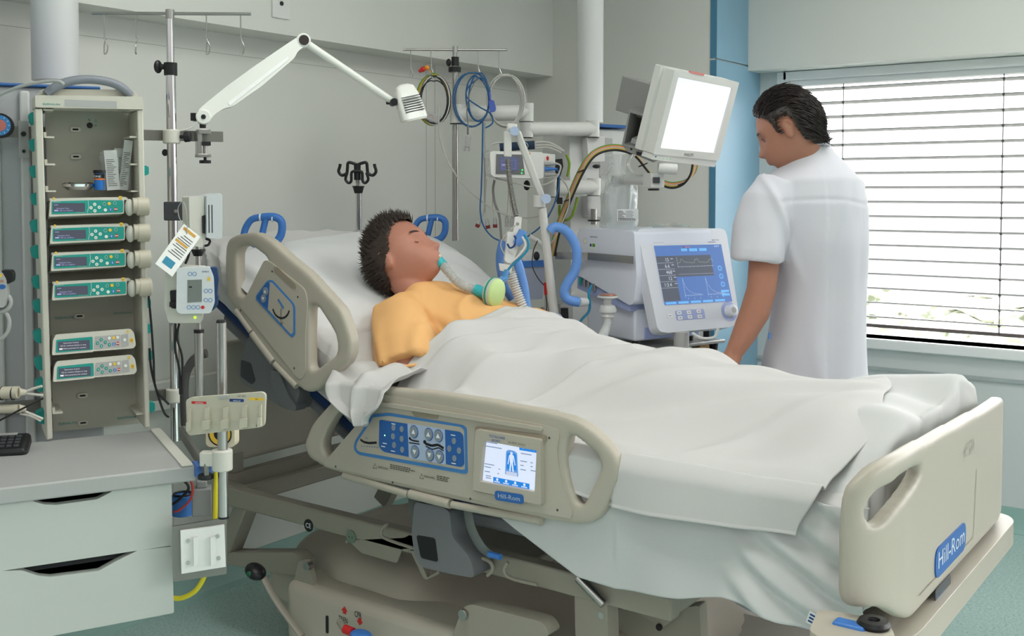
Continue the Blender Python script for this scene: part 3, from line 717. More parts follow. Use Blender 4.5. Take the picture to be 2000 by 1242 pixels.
outer = [(.0, .80), (.008, .865), (.04, .898), (.10, .908), (.25, .902), (.9, .880), (1.05, .878), (LT - .01, .84), (LT, .62), (LT - .05, .57), (1.0, .56), (.20, .56), (.12, .60), (.06, .635), (.0, .64)]
hole = [(.07, .655), (.10, .645), (.18, .655), (.30, .70), (.42, .79), (.44, .825), (.42, .84), (.20, .84), (.10, .825), (.072, .79)]
_h = [V((-.615, 0, 0))]; hole = []
for (x, y) in ((1712,1030),(1702,1010),(1704,982),(1722,960),(1771,930),(1806,908),(1812,918),(1798,946),(1760,994),(1728,1026)):
    best = min((abs((lambda q_: 1000 + FPX * (q_ - CAM).dot(RT) / (q_ - CAM).dot(FW))(bend(s_ / 400, .034)) - x), s_ / 400) for s_ in range(0, 300))
    q_ = bend(best[1], .034); hole.append((best[1], at(x, y, (q_ - CAM).dot(FW)).z))
q = MB(beige); q.prism(S0, [fil(outer, .04, 5), fil(hole, .012, 4)], 0, .034)
fo = q.obj('footboard', bed, fixn=True)
remesh(fo, .0075, 5, warp=lambda p, n: bend(p.x, -p.y) + V((0, 0, p.z)))
zf = (BF,)
FF = Fr.__new__(Fr); FF.o = V((-.63 + .034, 0, 0)); FF.x = V((0, 1, 0)); FF.y = V((0, 0, 1)); FF.n = V((1, 0, 0))
q = MB(pan); 
A_ = FF.ab(1615, 1165); 
# name plate: blue capsule
l0 = FF.px(1827, 1122); l1 = FF.px(1884, 1038)
fl = lambda p: (p.y, p.z)
a0, b0 = FF.ab(1825, 1105); a1, b1 = FF.ab(1884, 1038)
bz = (b0 + b1) / 2
q = MB(kd); q.prism(FF, rrect(a0, bz - .035, a1, bz + .03, .028, 6), 0, .003); q.use(mat('plate_lettering', (206, 214, 226), .4)).text(FF, 'Hill-Rom', a0 + .02, bz - .016, wd=a1 - a0 - .035, h=.036, c=.0034); q.obj('name_plate', fo, label='blue capsule name plate')
q = MB(mat('raised_letters', (190, 182, 168), .35)); a, b = FF.ab(1883, 880); q.text(FF, 'HRPXXX', a, b - .02, wd=.10, h=.032, c=.002); q.obj('moulded_letters', fo)
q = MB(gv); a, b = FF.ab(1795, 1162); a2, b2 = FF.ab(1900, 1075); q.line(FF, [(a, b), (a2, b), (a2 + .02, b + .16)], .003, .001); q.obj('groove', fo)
a, b = FF.ab(1825, 1180); a2, b2 = FF.ab(1848, 1150); q = MB(mat('data_label', (52, 58, 66), .4)).prism(FF, rrect(a, b - .01, a2 + .03, b + .03, .006), 0, .002); q.use(kb).text(FF, 'DUO2', a + .012, b, wd=.06, h=.013, c=.0024); q.obj('data_label', fo)
# bumper frame below the footboard: corner blocks with roller bumpers, pull rail
q = MB(beige)
pb = []
q.prism(axes(V((0, 0, 0)), V((1, 0, 0)), V((0, 1, 0))), fil([(-.70, 2.13), (-.66, 2.08), (-.585, 2.10), (-.575, 2.16), (-.575, 3.04), (-.60, 3.09), (-.72, 3.10), (-.76, 3.05), (-.70, 2.95)], .03), .485, .545)
q.obj('foot_beam', bed, bev=.012, seg=3)
q = MB(black); bpl = [onZ(x, y, .625) for x, y in ((1598,1186),(1640,1192),(1712,1204),(1742,1224),(1750,1245),(1705,1266),(1640,1266),(1580,1228))]; q = MB(beige); q.prism(axes(V((0, 0, 0)), V((1, 0, 0)), V((0, 1, 0))), fil([(p.x, p.y) for p in bpl], .012), .56, .622); q.obj('corner_bracket', bed, bev=.008, seg=3); q = MB(black); c = onZ(1706, 1224, .622); q.lathe(axes(c, V((1, 0, 0)), UPZ), [(.0, .0), (.028, .0), (.030, .006), (.026, .013), (.012, .014), (.010, .006), (0, .006)], 24); q.obj('corner_bumper', bed)
c2 = V((-.66, 3.085, .585)); q = MB(black).lathe(axes(c2, V((1, 0, 0)), UPZ), [(.0, .0), (.028, .0), (.030, .01), (.02, .018), (0, .018)], 24); q.obj('corner_bumper', bed)
q = MB(blue); q.wbox((-.69, 3.06, .475), (-.63, 3.10, .585)); q.obj('corner_buffer', bed, bev=.012, seg=3)
q = MB(blue); p = onZ(1662, 1243, .60); q.wbox((p.x - .03, p.y - .02, .575), (p.x + .03, p.y + .012, .628)); q.obj('corner_buffer', bed, bev=.006, seg=3)
q = MB(white); q.tube([onY(1890, 900, 3.12), onY(1938, 1000, 3.08)], .018, 12); q.obj('transfer_handle', bed)
q = MB(beiged); q.tube(cat([onZ(x, y, .52) for x, y in ((1580,1215),(1500,1192),(1452,1176),(1444,1166),(1452,1160),(1520,1170),(1600,1185))], 6), .008, 10); q.obj('pull_rail', bed)
# IV pole socketed at the head end
p0 = onX(702, 470, -2.68); 
top = onX(698, 345, -2.68); j1 = onX(700, 372, -2.68)
q = MB(chrome); q.cyl((p0.x, p0.y, .62), j1, .0115); q.cyl(j1, top, .009); iv = q.obj('drip_pole', bed, label='slim steel drip pole')
q = MB(black); q.cyl(j1 + V((0, 0, -.01)), j1 + V((0, 0, .012)), .014, .020); q.cyl(j1 + V((0, 0, .012)), j1 + V((0, 0, .016)), .022); q.obj('collar', iv)
Fh = Fr(top, 0); q = MB(black); q.cyl(top + V((0, 0, -.012)), top + V((0, 0, .045)), .012)
for sg in (-1, 1):
    q.tube([Fh.w(a * sg, b) for a, b in cat2([(0, .042), (.03, .05), (.035, .03), (.038, .012), (.055, .005), (.066, .018), (.062, .035), (.060, .045)])], .0055, 8)
    q.tube([Fh.w(a * sg, b, .012) for a, b in cat2([(.0, .02), (.018, .015), (.020, -.015), (.030, -.022), (.040, -.010), (.036, .008), (.034, .014)])], .005, 8)
q.obj('hook_head', iv)
# ================================================================ BEDDING
def fabric(name, rgb, b=.25, sc=900, rough=.85, sub=0):
    return mat(name, rgb, rough, bump=b, bscale=sc, var=.015, sub=sub)
sheetm = fabric('white_cotton', (198, 196, 194)); sheet2 = fabric('white_cotton_under', (200, 200, 199)); pilm = fabric('white_pillowcase', (216, 216, 216))
def rdg(x, p=2.5): return (math.cos(x) ** 2) ** (p * .8 + 1)
def crease(px_, py_, x0, y0, x1, y1, w_, amp):
    """soft ridge along a segment"""
    dx, dy = x1 - x0, y1 - y0; L = dx * dx + dy * dy; u = ((px_ - x0) * dx + (py_ - y0) * dy) / L
    if u < -.15 or u > 1.15: return 0
    d = abs((px_ - x0) * dy - (py_ - y0) * dx) / math.sqrt(L)
    return amp * math.exp(-(d / w_) ** 2) * sst(-.15, .2, u) * (1 - sst(.8, 1.15, u))
# mattress with its fitted sheet
def mat_pt(u, v):
    x = -2.70 + u * 2.01; z = ztop(x); th = .145; ya, yb = 2.105, 3.015
    # v runs under near edge -> top -> far edge
    per = [(ya, -th), (ya - .012, -.08), (ya, -.02), (ya + .03, 0), (2.3, .008), (2.56, .01), (2.8, .008), (yb - .03, 0), (yb, -.02), (yb + .01, -.08), (yb, -th)]
    f = v * (len(per) - 1); i = min(int(f), len(per) - 2); t = f - i; y = per[i][0] * (1 - t) + per[i + 1][0] * t; dz = per[i][1] * (1 - t) + per[i + 1][1] * t
    wr = .010 * nz(x * 7 + y * 3, y * 9 + dz * 14, 1) + .007 * rdg(x * 24 + 5 * nz(x * 3, y * 3 + dz * 5) + y * 8, 3) * sst(-1.7, -2.0, x) * (1 if dz > -.1 else .4)
    near = G(v, .15, .14)
    return V((x - math.sin(R_(29)) * dz * sst(-1.8, -2.0, x) * -1 * 0, y - near * wr * 1.2, z + dz + wr))
q = MB(sheetm); q.grid(mat_pt, 230, 90); q.add([mat_pt(0, j / 10) for j in range(11)] + [mat_pt(1, j / 10) for j in range(11)], [tuple(range(10, -1, -1)), tuple(range(11, 22))])
tag(q.obj('mattress', flat=False, fixn=True), 'white sheeted mattress raised at the head end of the bed', 'mattress')
# head pillow
def pillow(c, ax, ay, L, W, T, seed, name, label, nu=80, nv=60):
    n = ax.cross(ay).normalized(); q = MB(pilm)
    for sgn in (1, -1):
        def f(u, v):
            a = 2 * u - 1; b = 2 * v - 1
            e = (1 - abs(a) ** 3.2) * (1 - abs(b) ** 3.2); e = max(e, 0) ** .55
            pin = 1 - .16 * abs(a) ** 4 ; pin2 = 1 - .16 * abs(b) ** 4
            wr = .010 * nz(a * 3 + seed, b * 3, sgn) + .006 * rdg(a * 7 + 3 * nz(a * 2, b * 2, seed) + b * 4, 3) * (abs(a) * .6 + .25)
            dent = -.03 * G(a, DA, .3) * G(b, .0, .55) if sgn > 0 else 0
            return c + ax * (a * L / 2 * pin2) + ay * (b * W / 2 * pin) + n * (sgn * (T / 2 * e + wr * min(1, e * 1.5)) + dent)
        if sgn > 0: q.grid(f, nu, nv)
        else: q.grid(lambda u, v: f(1 - u, v), nu, nv)
    o = q.obj(name, weld=True); return tag(o, label, 'pillow')
sl_ = V((-math.cos(R_(29)), 0, math.sin(R_(29))))
DA = -.2
pillow(V((-2.42, 2.56, ztop(-2.42) + .018)), V((0, 1, .055)).normalized(), sl_, 1.0, .52, .105, 3, 'pillow', 'wide white pillow lying under the patient on the raised mattress')
# top sheet over the patient
def tent(x, y):
    """height of body / bedding above the flat mattress line"""
    h = .02
    h += lerp([(-2.3, .26), (-1.98, .245), (-1.80, .20), (-1.62, .145), (-1.40, .12), (-1.1, .10), (-.95, .10), (-.84, .10), (-.70, .06)], x) * math.exp(-(abs(y - 2.60) / lerp([(-2.1, .30), (-1.8, .30), (-1.6, .25), (-1.0, .24), (-.8, .34)], x)) ** 3)
    h += .085 * G(y, 2.29, .10) * sst(-1.62, -1.80, x)
    h += .03 * G(x, -1.33, .14) * G(y, 2.86, .16)
    h += sst(-1.05, -.82, x) * .075 * sst(2.7, 2.95, y)
    return h
def zflat(x): return ZM + (ztop(x) - ZM) * sst(-1.78, -1.9, x) * .98
def folds(x, y):
    f = 0
    f += crease(x, y, -1.78, 2.12, -1.62, 2.75, .022, .022) + crease(x, y, -1.70, 2.10, -1.25, 2.85, .03, .016)
    f += crease(x, y, -1.95, 2.25, -1.62, 2.90, .03, .020) + crease(x, y, -1.55, 2.20, -1.05, 2.80, .035, .012)
    f += crease(x, y, -1.62, 2.62, -1.20, 2.98, .025, .022) + crease(x, y, -1.48, 2.70, -.9, 2.95, .03, .014)
    f += crease(x, y, -.82, 2.70, -1.55, 2.30, .035, .014) + crease(x, y, -.80, 2.62, -1.1, 2.15, .03, .010) + crease(x, y, -.80, 2.75, -1.6, 2.62, .04, .012)
    f += crease(x, y, -1.86, 2.55, -1.76, 2.95, .02, .025)
    f += crease(x, y, -1.90, 2.20, -1.70, 2.62, .012, .016) + crease(x, y, -1.66, 2.14, -1.50, 2.50, .014, .014) + crease(x, y, -1.72, 2.5, -1.42, 2.92, .013, .016)
    f += crease(x, y, -1.86, 2.14, -1.48, 2.30, .012, .012) + crease(x, y, -1.45, 2.60, -1.15, 2.98, .016, .014) + crease(x, y, -1.58, 2.86, -1.30, 3.0, .014, .016)
    f -= crease(x, y, -1.80, 2.30, -1.50, 2.76, .020, .016) + crease(x, y, -1.40, 2.30, -.86, 2.62, .03, .010)
    f += .010 * nz(x * 4, y * 4, 5) + .004 * rdg(8 * x + 14 * y + 4 * nz(2 * x, 3 * y), 4) * (1 - sst(-1.6, -1.3, x)) 
    f += .006 * rdg(6 * y - 5 * x + 3 * nz(x * 1.5, y * 2, 8), 3)
    return f
NEAR = 2.095
def top_pt(u, v):
    # v : 0 near hem .. 1 far hem ; u : head side .. foot side
    if v < .24:
        k = v / .24; y = NEAR; dn = 1 - k
    elif v > .86: k = (v - .86) / .14; y = 3.05; dn = k
    else: y = NEAR + (3.05 - NEAR) * (v - .24) / .62; dn = 0; 
    xs = lerp([(0, -1.92), (.24, -1.94), (.31, -1.96), (.38, -1.915), (.50, -1.90), (.60, -1.905), (.75, -1.89), (1, -1.80)], v)
    xe = lerp([(0, -.790), (.24, -.750), (.42, -.735), (.62, -.80), (.80, -.90), (1, -.94)], v)
    x = xs + (xe - xs) * u
    z0 = zflat(x) + tent(x, y) + folds(x, y)
    if v < .24:
        hem = lerp([(-2.0, .80), (-1.5, .74), (-1.20, .705), (-.95, .715), (-.79, .722)], x)
        zz = z0 + (hem - z0) * dn; off = .0
        wav = .012 * nz(x * 5, zz * 2, 3) + .010 * math.sin(x * 17 + 2 * nz(x * 3, 0)) * dn
        y = NEAR - .03 * math.sin(min(1, dn * 3) * math.pi / 2) * 1 - .012 * dn - wav
        if x < -1.22: y = max(y, 2.062)
        if x < -1.22: y = max(y, BY + .014)
        z0 = zz
        if dn > .96: y -= .002
    elif v > .86:
        z0 = z0 - .22 * dn; y += .035 * min(1, dn * 3) + .012 * math.sin(x * 20) * dn
    else:
        e = (y - NEAR) / .06
        if e < 1: z0 -= .018 * (1 - e) ** 2
        e = (3.05 - y) / .06
        if e < 1: z0 -= .018 * (1 - e) ** 2
    # rolled upper edge
    if u < .03: z0 -= (.03 - u) * .5
    return V((x, y, z0))
q = MB(sheetm); q.grid(top_pt, 300, 210)
ts = q.obj('top_sheet', sharp=180); bake(ts, [('SOLIDIFY', dict(thickness=.004, offset=1)), ('SMOOTH', dict(factor=.5, iterations=2))])
tag(ts, 'large white top sheet spread over the patient from chest to foot end', 'sheet')
# lower sheet: hanging side below the top sheet's hem and bunched foot end
def low_pt(u, v):
    # v 0 bottom hem -> 1 far side across the foot ; near hanging part
    x = -1.66 + u * (1.0)
    hem = llin([(-1.66, .68), (-1.50, .60), (-1.32, .52), (-1.22, .515), (-1.05, .535), (-.95, .56), (-.86, .555), (-.76, .535), (-.66, .575)], x)
    zt_ = zflat(x) + tent(x, 2.14) - .035
    z = hem + (zt_ - hem) * v; dn = 1 - v
    y = 2.088 + .02 * v * 0 - .028 * dn
    am = .018 * sst(-1.6, -1.3, x) * (.35 + .65 * dn)
    y += am * (nz(x * 6, z * 3, 2) * 1.6 + .5 * math.sin(x * 21 + z * 8 + 2 * nz(x * 3, z * 3)))
    # gathered diagonal folds near the foot corner
    k = sst(-.98, -.84, x); y += k * .016 * (math.sin((x * .8 + z * 1.35) * 62) ) * (.3 + .7 * dn); y -= k * .012
    if x > -.74: y += (x + .74) * .35
    if x < -1.22: y = max(y, BY + .022)
    return V((x, y, z))
q = MB(sheet2); q.grid(low_pt, 220, 70); 
o = q.obj('lower_sheet_side', sharp=180); bake(o, [('SOLIDIFY', dict(thickness=.004, offset=0)), ('SMOOTH', dict(factor=.5, iterations=1))])
ls = tag(o, 'white under sheet hanging below the top sheet along the near side', 'sheet'); ls.name = 'under_sheet'; ls.data.name = 'under_sheet'
q = MB(kb); F = axes(onY(1577, 1212, 2.035), V((.8, 0, -.25)), UPZ)
q.use(white).rect(F, -.002, -.004, .03, .022, .001); q.use(dkblue)
for i in range(3): q.rect(F, .001, .0 + i * .007, .027, .004 + i * .007, .0015)
q.obj('laundry_tag', ls)
# bunched bedding at the foot end, over the mattress corner and behind the footboard
def foot_pt(u, v):
    # u across from near (0) to far (1); v from on top (0) over the edge down the foot face (1)
    y = 2.09 + u * .965
    zt_ = zflat(-.8) + tent(-.82, y) - .006 + .016 * nz(y * 7, v * 2, 4)
    zt_ -= .05 * (1 - sst(0, .10, u)) + .045 * sst(.95, 1.0, u)
    if v < .35: k = v / .35; x = -1.02 + .342 * k; z = zt_ - .045 * (1 - k) ** 2 + .012 * math.sin(y * 11 + k * 7) * k + .004 * math.sin(y * 30 + k * 3) - .012 * sst(.6, 1, k)
    else:
        k = (v - .35) / .65; x = -.678 + .020 * math.sin(k * math.pi * .9); z = zt_ - .012 - k * (zt_ - .60)
        am = .018 * (.3 + k * .7)
        x += am * (math.sin(y * 34 + 6 * k + 3 * nz(y * 5, k * 3)) * .7 + nz(y * 14, k * 5, 2) * .8) - .004
    x = min(x, -.640)
    return V((x, y, z))
q = MB(sheet2); q.grid(foot_pt, 170, 80); o = q.obj('folded_blanket', sharp=180); bake(o, [('SOLIDIFY', dict(thickness=.006, offset=-1)), ('SMOOTH', dict(factor=.5, iterations=2))])
tag(o, 'bunched white bedding tucked over the foot end behind the footboard', 'bedding')
# loose corner of cloth hanging over the top of the near side rail
def corner(u, v):
    # u along the rail, v: 0 on the mattress -> 1 hanging outside
    pts_in = (-2.12 + u * .20, 2.20, .915)
    prof = [(2.22, .925), (2.17, .935), (2.10, .925), (2.055, .918), (2.028, .900), (2.018, .86), (2.012, .84), (2.012, .80 + .035 * abs(u - .6))]
    f = v * (len(prof) - 1); i = min(int(f), len(prof) - 2); t = f - i
    y = prof[i][0] * (1 - t) + prof[i + 1][0] * t; z = prof[i][1] * (1 - t) + prof[i + 1][1] * t
    wd = lerp([(0, .20), (.35, .25), (.6, .21), (1, .06)], v); x = -1.985 + (u - .55) * wd + .045 * v
    am = .012 + .02 * v
    wv = am * math.sin(u * 13 + 2.5 * v) + .008 * nz(u * 5, v * 5, 9)
    return V((x, y - max(0, wv * (1 if v > .5 else .2)) , z + (wv if v < .5 else 0) * .8))
q = MB(sheetm); q.grid(corner, 50, 60); o = q.obj('draw_sheet_corner', sharp=180); bake(o, [('SOLIDIFY', dict(thickness=.003, offset=1)), ('SMOOTH', dict(factor=.5, iterations=2))])
o.name = 'draw_sheet'; o.data.name = 'draw_sheet'
tag(o, 'small white cloth with its corner hanging over the top of the side rail', 'cloth')
# ================================================================ PEOPLE
skin = mat('skin', (186, 128, 108), .55, sub=.12, bump=.08, bscale=250, var=.05)
skin2 = mat('skin_arm', (172, 120, 98), .5, sub=.15, bump=.12, bscale=250, var=.07)
hairm = mat('dark_brown_hair', (58, 46, 40), .5, bump=.5, bscale=300, var=.2)
gownm = fabric('apricot_gown_cotton', (234, 180, 118), b=.3, sc=700)
lipm = mat('lips', (176, 92, 84), .45, var=.03)
def loft(q, rings, n=28, e=1.0, cap=True):
    """rings: (centre, half-width vector, half-depth vector)"""
    vs = []
    for c, a, b in rings:
        c, a, b = V(c), V(a), V(b)
        for k in range(n):
            t = 2 * math.pi * k / n; cs, sn = math.cos(t), math.sin(t)
            vs.append(c + a * (abs(cs) ** e * (1 if cs > 0 else -1)) + b * (abs(sn) ** e * (1 if sn > 0 else -1)))
    m = len(rings); fs = [(i * n + k, i * n + (k + 1) % n, (i + 1) * n + (k + 1) % n, (i + 1) * n + k) for i in range(m - 1) for k in range(n)]
    if cap: fs += [tuple(range(n - 1, -1, -1)), tuple((m - 1) * n + k for k in range(n))]
    return q.add(vs, fs)
def headpt(th, ph):
    """unit sphere direction -> head surface (x right, y face, z up), eyes at z=0"""
    z = math.cos(th); x = math.sin(th) * math.cos(ph); y = math.sin(th) * math.sin(ph)
    X, Y, Z = x * .077, y * .098, z * .122
    if Z < 0: X *= 1 - .24 * (Z / -.122) ** 1.5 ; 
    if y < 0 and Z < 0: Y *= 1 - .30 * (-Z / .122)
    fr = sst(.15, .6, y)
    if Z < 0 and y > 0: Y = Y + fr * .030 * sst(0, -.085, Z) * (1 - sst(-.105, -.122, Z)); X *= 1 - .02
    Y += fr * .004 * G(Z, .030, .012)
    for s in (-1, 1): Y -= fr * .012 * G(X, s * .031, .015) * G(Z, .004, .013)
    for s in (-1, 1): Y += fr * .004 * G(X, s * .040, .014) * G(Z, -.032, .018)
    prof = lerp([(-.052, 0), (-.045, .5), (-.038, 1.0), (-.030, .95), (-.01, .55), (.012, .28), (.028, 0)], Z)
    Y += fr * .026 * prof * G(X, 0, .0085 + .006 * G(Z, -.038, .01))
    Y += fr * .007 * G(Z, -.062, .0055) * G(X, 0, .020) + fr * .007 * G(Z, -.074, .006) * G(X, 0, .018) - fr * .004 * G(Z, -.068, .0022) * G(X, 0, .022) - fr * .004 * G(Z, -.086, .006) * G(X, 0, .02)
    Y += fr * .008 * G(Z, -.104, .012) * G(X, 0, .018)
    return V((X, Y, Z))
def head(name, H, s, parent, neck, skinm, label=None):
    """H: Frame-like (o, x right-of-face, y up, n = face direction). neck: list of (point, radius)"""
    q = MB(skinm); n, m = 96, 80
    W = lambda p: H.o + H.x * p.x * s + H.n * p.y * s + H.y * p.z * s
    vs = []
    for i in range(m + 1):
        for k in range(n): vs.append(W(headpt(math.pi * i / m, 2 * math.pi * k / n)))
    fs = [(i * n + k, i * n + (k + 1) % n, (i + 1) * n + (k + 1) % n, (i + 1) * n + k) for i in range(m) for k in range(n)]
    q.add(vs, fs)
    for sg in (-1, 1):
        q.ball(W(V((sg * .076, -.010, -.012))), (.008 * s, .031 * s, .018 * s), axes(V((0, 0, 0)), H.x + H.n * -.35 * sg, H.y + H.n * -.2))
        q.tube([W(V((sg * (.080 + .003 * math.sin(t)), -.014 + .017 * math.cos(t), -.008 + .027 * math.sin(t)))) for t in [R_(-60 + 22 * i) for i in range(12)]], .0036 * s, 6)
    q.tube([p for p, r in neck], [r for p, r in neck], 24)
    o = q.obj(name, parent); remesh(o, .0034, 2, fac=.4)
    if label: o['label'] = label
    return o, W
def hair(name, W, H, s, parent, mask, flow, nst, ln, rad=.0011, seed=1, off=.008, mt=None):
    mt = mt or hairm; q = MB(mt); n, m = 110, 80; rr = random.Random(seed)
    ok = {}; idx = {}; vs = []
    for i in range(m + 1):
        for k in range(n):
            th, ph = math.pi * i / m, 2 * math.pi * k / n; p = headpt(th, ph); g = mask(p, th, ph)
            if g > 0:
                d = p.normalized(); idx[(i, k)] = len(vs); vs.append(W(p + d * (off * min(1, g * 6) + .0025 * nz(p.x * 90, p.y * 90, p.z * 90))))
    fs = []
    for i in range(m):
        for k in range(n):
            c = [(i, k), (i, (k + 1) % n), (i + 1, (k + 1) % n), (i + 1, k)]
            if all(t in idx for t in c): fs.append(tuple(idx[t] for t in c))
    q.add(vs, fs)
    made = 0; tries = 0
    while made < nst and tries < nst * 8:
        tries += 1
        z = rr.uniform(-1, 1); th = math.acos(z); ph = rr.uniform(0, 2 * math.pi); p = headpt(th, ph)
        if mask(p, th, ph) <= 0: continue
        d = p.normalized(); base = p + d * off * .6; f = flow(p, d, rr); L = ln * rr.uniform(.6, 1.15) * (.35 if abs(p.x) > .045 and p.z < .055 and p.y > -.03 else 1)
        pts = [W(base), W(base + (d * .45 + f * .55).normalized() * L * .5), W(base + (d * .45 + f * .55).normalized() * L * .5 + (f * .9 + d * .15).normalized() * L * .5)]
        q.tube(pts, [rad * s * 1.5, rad * s * 1.2, .0001], 4, cap=False); made += 1
    return q.obj(name, parent, sharp=180)
# ---------------- patient
hp0 = onY(783, 503, 2.50)
upv = V((-.58, .02, .80)); fcv = V((.80, .24, .56))
yv = upv.normalized(); nv = (fcv - yv * fcv.dot(yv)).normalized(); xv = yv.cross(nv)
HP = Fr.__new__(Fr); HP.o = hp0; HP.x = xv; HP.y = yv; HP.n = nv
pat = thing('person', (-1.9, 2.56, .85), 'patient lying in bed in an orange gown with a breathing tube', 'person')
nk = [(hp0 - yv * .06 - nv * .02, .058), (hp0 - yv * .12 - nv * .01, .056), (V((-2.20, 2.50, 1.06)), .062), (V((-2.12, 2.52, 1.00)), .10)]
body, WP = head('body', HP, 1.06, pat, nk, skin)
# whole body under the sheet (one continuous surface with the head)
q = MB(skin); 
def zb(x, h): return ztop(x) + h
def limb(q, pts, n=20): q.tube([p for p, r in pts], [r for p, r in pts], n)
q2 = body
me = body.data
mw = parent_world(body)
vs0 = [mw @ v.co for v in me.vertices]; fs0 = [tuple(p.vertices) for p in me.polygons]
q.add(vs0, fs0)
ax = V((.875, 0, -.485)); up_ = V((.485, 0, .875))
loft(q, [((-2.20, 2.50, 1.05), (0, .10, 0), up_ * .06), ((-2.12, 2.55, 1.02), (0, .175, 0), up_ * .085), ((-2.0, 2.57, .965), (0, .165, 0), up_ * .095), ((-1.85, 2.58, .925), (0, .155, 0), up_ * .10), ((-1.72, 2.58, .885), (0, .17, 0), (0, 0, .085)), ((-1.62, 2.58, .87), (0, .165, 0), (0, 0, .065))])
for s, y in ((-1, 2.49), (1, 2.68)):
    limb(q, [(V((-1.68, y, .875)), .075), (V((-1.45, y, .855)), .06), (V((-1.30, y, .85)), .05), (V((-1.12, y, .845)), .045), (V((-.95, y, .84)), .032), (V((-.88, y, .845)), .035), (V((-.875, y, .89)), .024)])
# arms
EN = V((-2.0, 2.235, .925)); limb(q, [(V((-2.15, 2.40, 1.03)), .060), (V((-2.08, 2.30, .985)), .052), (EN, .043), (V((-1.86, 2.30, .885)), .034), (V((-1.74, 2.39, .90)), .026), (V((-1.69, 2.42, .91)), .028), (V((-1.64, 2.45, .91)), .020)])
limb(q, [(V((-2.13, 2.72, 1.02)), .055), (V((-1.98, 2.80, .96)), .046), (V((-1.85, 2.80, .93)), .040), (V((-1.72, 2.74, .94)), .027), (V((-1.66, 2.70, .945)), .026)])
for bx, by, bz, dx, dy in ((-1.64, 2.45, .905, .06, .03), (-1.66, 2.68, .925, .06, -.03)):
    for i in range(5):
        a = (i - 2) * .012; L = (.75, .95, 1.0, .92, .7)[i]
        p0 = V((bx, by + a, bz)); p1 = p0 + V((dx * L * .5, dy * L * .5 + a * .3, .008)); p2 = p0 + V((dx * L, dy * L + a * .4, -.008)); limb(q, [(p0, .010), (p1, .008), (p2, .0065)], 8)
bo = q.obj('body2', pat); remesh(bo, .005, 2, fac=.4)
bpy.data.objects.remove(body); bo.name = 'body'; bo.data.name = 'body'; body = bo
def closed_eye(q, W, s):
    for sg in (-1, 1): q.tube([W(V((sg * .031 + a, .0845 + .0 - abs(a * sg + .0) * .22, -.002 - .004 * math.cos(a * 90)))) for a in (-.012, -.006, 0, .006, .012)], .0012 * s, 6)
q = MB(hairm); closed_eye(q, WP, 1.06); 
for sg in (-1, 1): q.tube([WP(V((sg * .033 + a, .093 - (a * sg + .01) * .35, .026 + .003 * math.cos(a * 80)))) for a in (-.02, -.01, 0, .01, .02)], [.001, .003, .003, .003, .0008], 6)
q.obj('brows_and_lashes', pat)
def pmask(p, th, ph):
    if p.z > .075 + .012 * nz(p.x * 40, p.y * 40): return 1 if p.y < .075 else (.085 - p.y) * 40
    lim = lerp([(-.10, -.09), (-.05, -.07), (-.012, -.02), (.015, .005), (.03, .045), (.05, .075), (.075, .10)], p.y)
    return (p.z - lim) * 30
def pflow(p, d, r): return (V((r.uniform(-.4, .4), -.15 + r.uniform(-.5, .5), .7 + r.uniform(-.3, .4))) if p.z > .03 else V((r.uniform(-.3, .3), -.8, r.uniform(-.3, .3)))).normalized()
hair('hair', WP, HP, 1.06, pat, pmask, pflow, 2600, .030, seed=3, off=.009)
# gown: torso + near sleeve
q = MB(gownm)
gr = [((-2.185, 2.50, 1.085), (0, .085, 0), up_ * .045), ((-2.165, 2.52, 1.055), (0, .155, 0), up_ * .078), ((-2.10, 2.555, 1.01), (0, .195, 0), up_ * .108), ((-1.98, 2.575, .955), (0, .185, 0), up_ * .125), ((-1.86, 2.58, .915), (0, .165, 0), up_ * .105), ((-1.70, 2.58, .88), (0, .16, 0), (0, 0, .07))]
loft(q, gr, 36)
limb(q, [(V((-2.155, 2.43, 1.055)), .062), (V((-2.135, 2.37, 1.03)), .080), (V((-2.075, 2.31, 1.0)), .083), (V((-2.03, 2.275, .965)), .090), (V((-2.0, 2.255, .918)), .092)], 28)
limb(q, [(V((-2.12, 2.68, 1.03)), .080), (V((-2.0, 2.78, .97)), .075), (V((-1.90, 2.82, .945)), .07)], 24)
g = q.obj('gown', pat)
def gw(p, n):
    x, y, z = p
    d = .006 * nz(x * 9, y * 9, z * 9) + .020 * rdg((x * .9 + z * 1.2 + y * .3) * 26 + 2.5 * nz(x * 5, y * 5, z * 5), 4) * (.5 + .5 * nz(x * 4, y * 4, 7))
    # crease between sleeve and torso
    d -= .014 * math.exp(-((y - 2.385 - (x + 2.1) * .1) / .012) ** 2) * sst(-2.17, -2.10, x)
    return p + n * d
remesh(g, .006, 4, gw)
# open sleeve end: turned hem
q = MB(gownm); c = V((-2.008, 2.256, .926)); a1 = V((.086, 0, .014)); a2 = V((0, .086, 0))
ring = [c + (a1 * math.cos(t) + a2 * math.sin(t)) for t in [2 * math.pi * i / 30 for i in range(30)]]
q.tube(ring, .004, 6, closed=True); q.obj('sleeve_hem', pat)
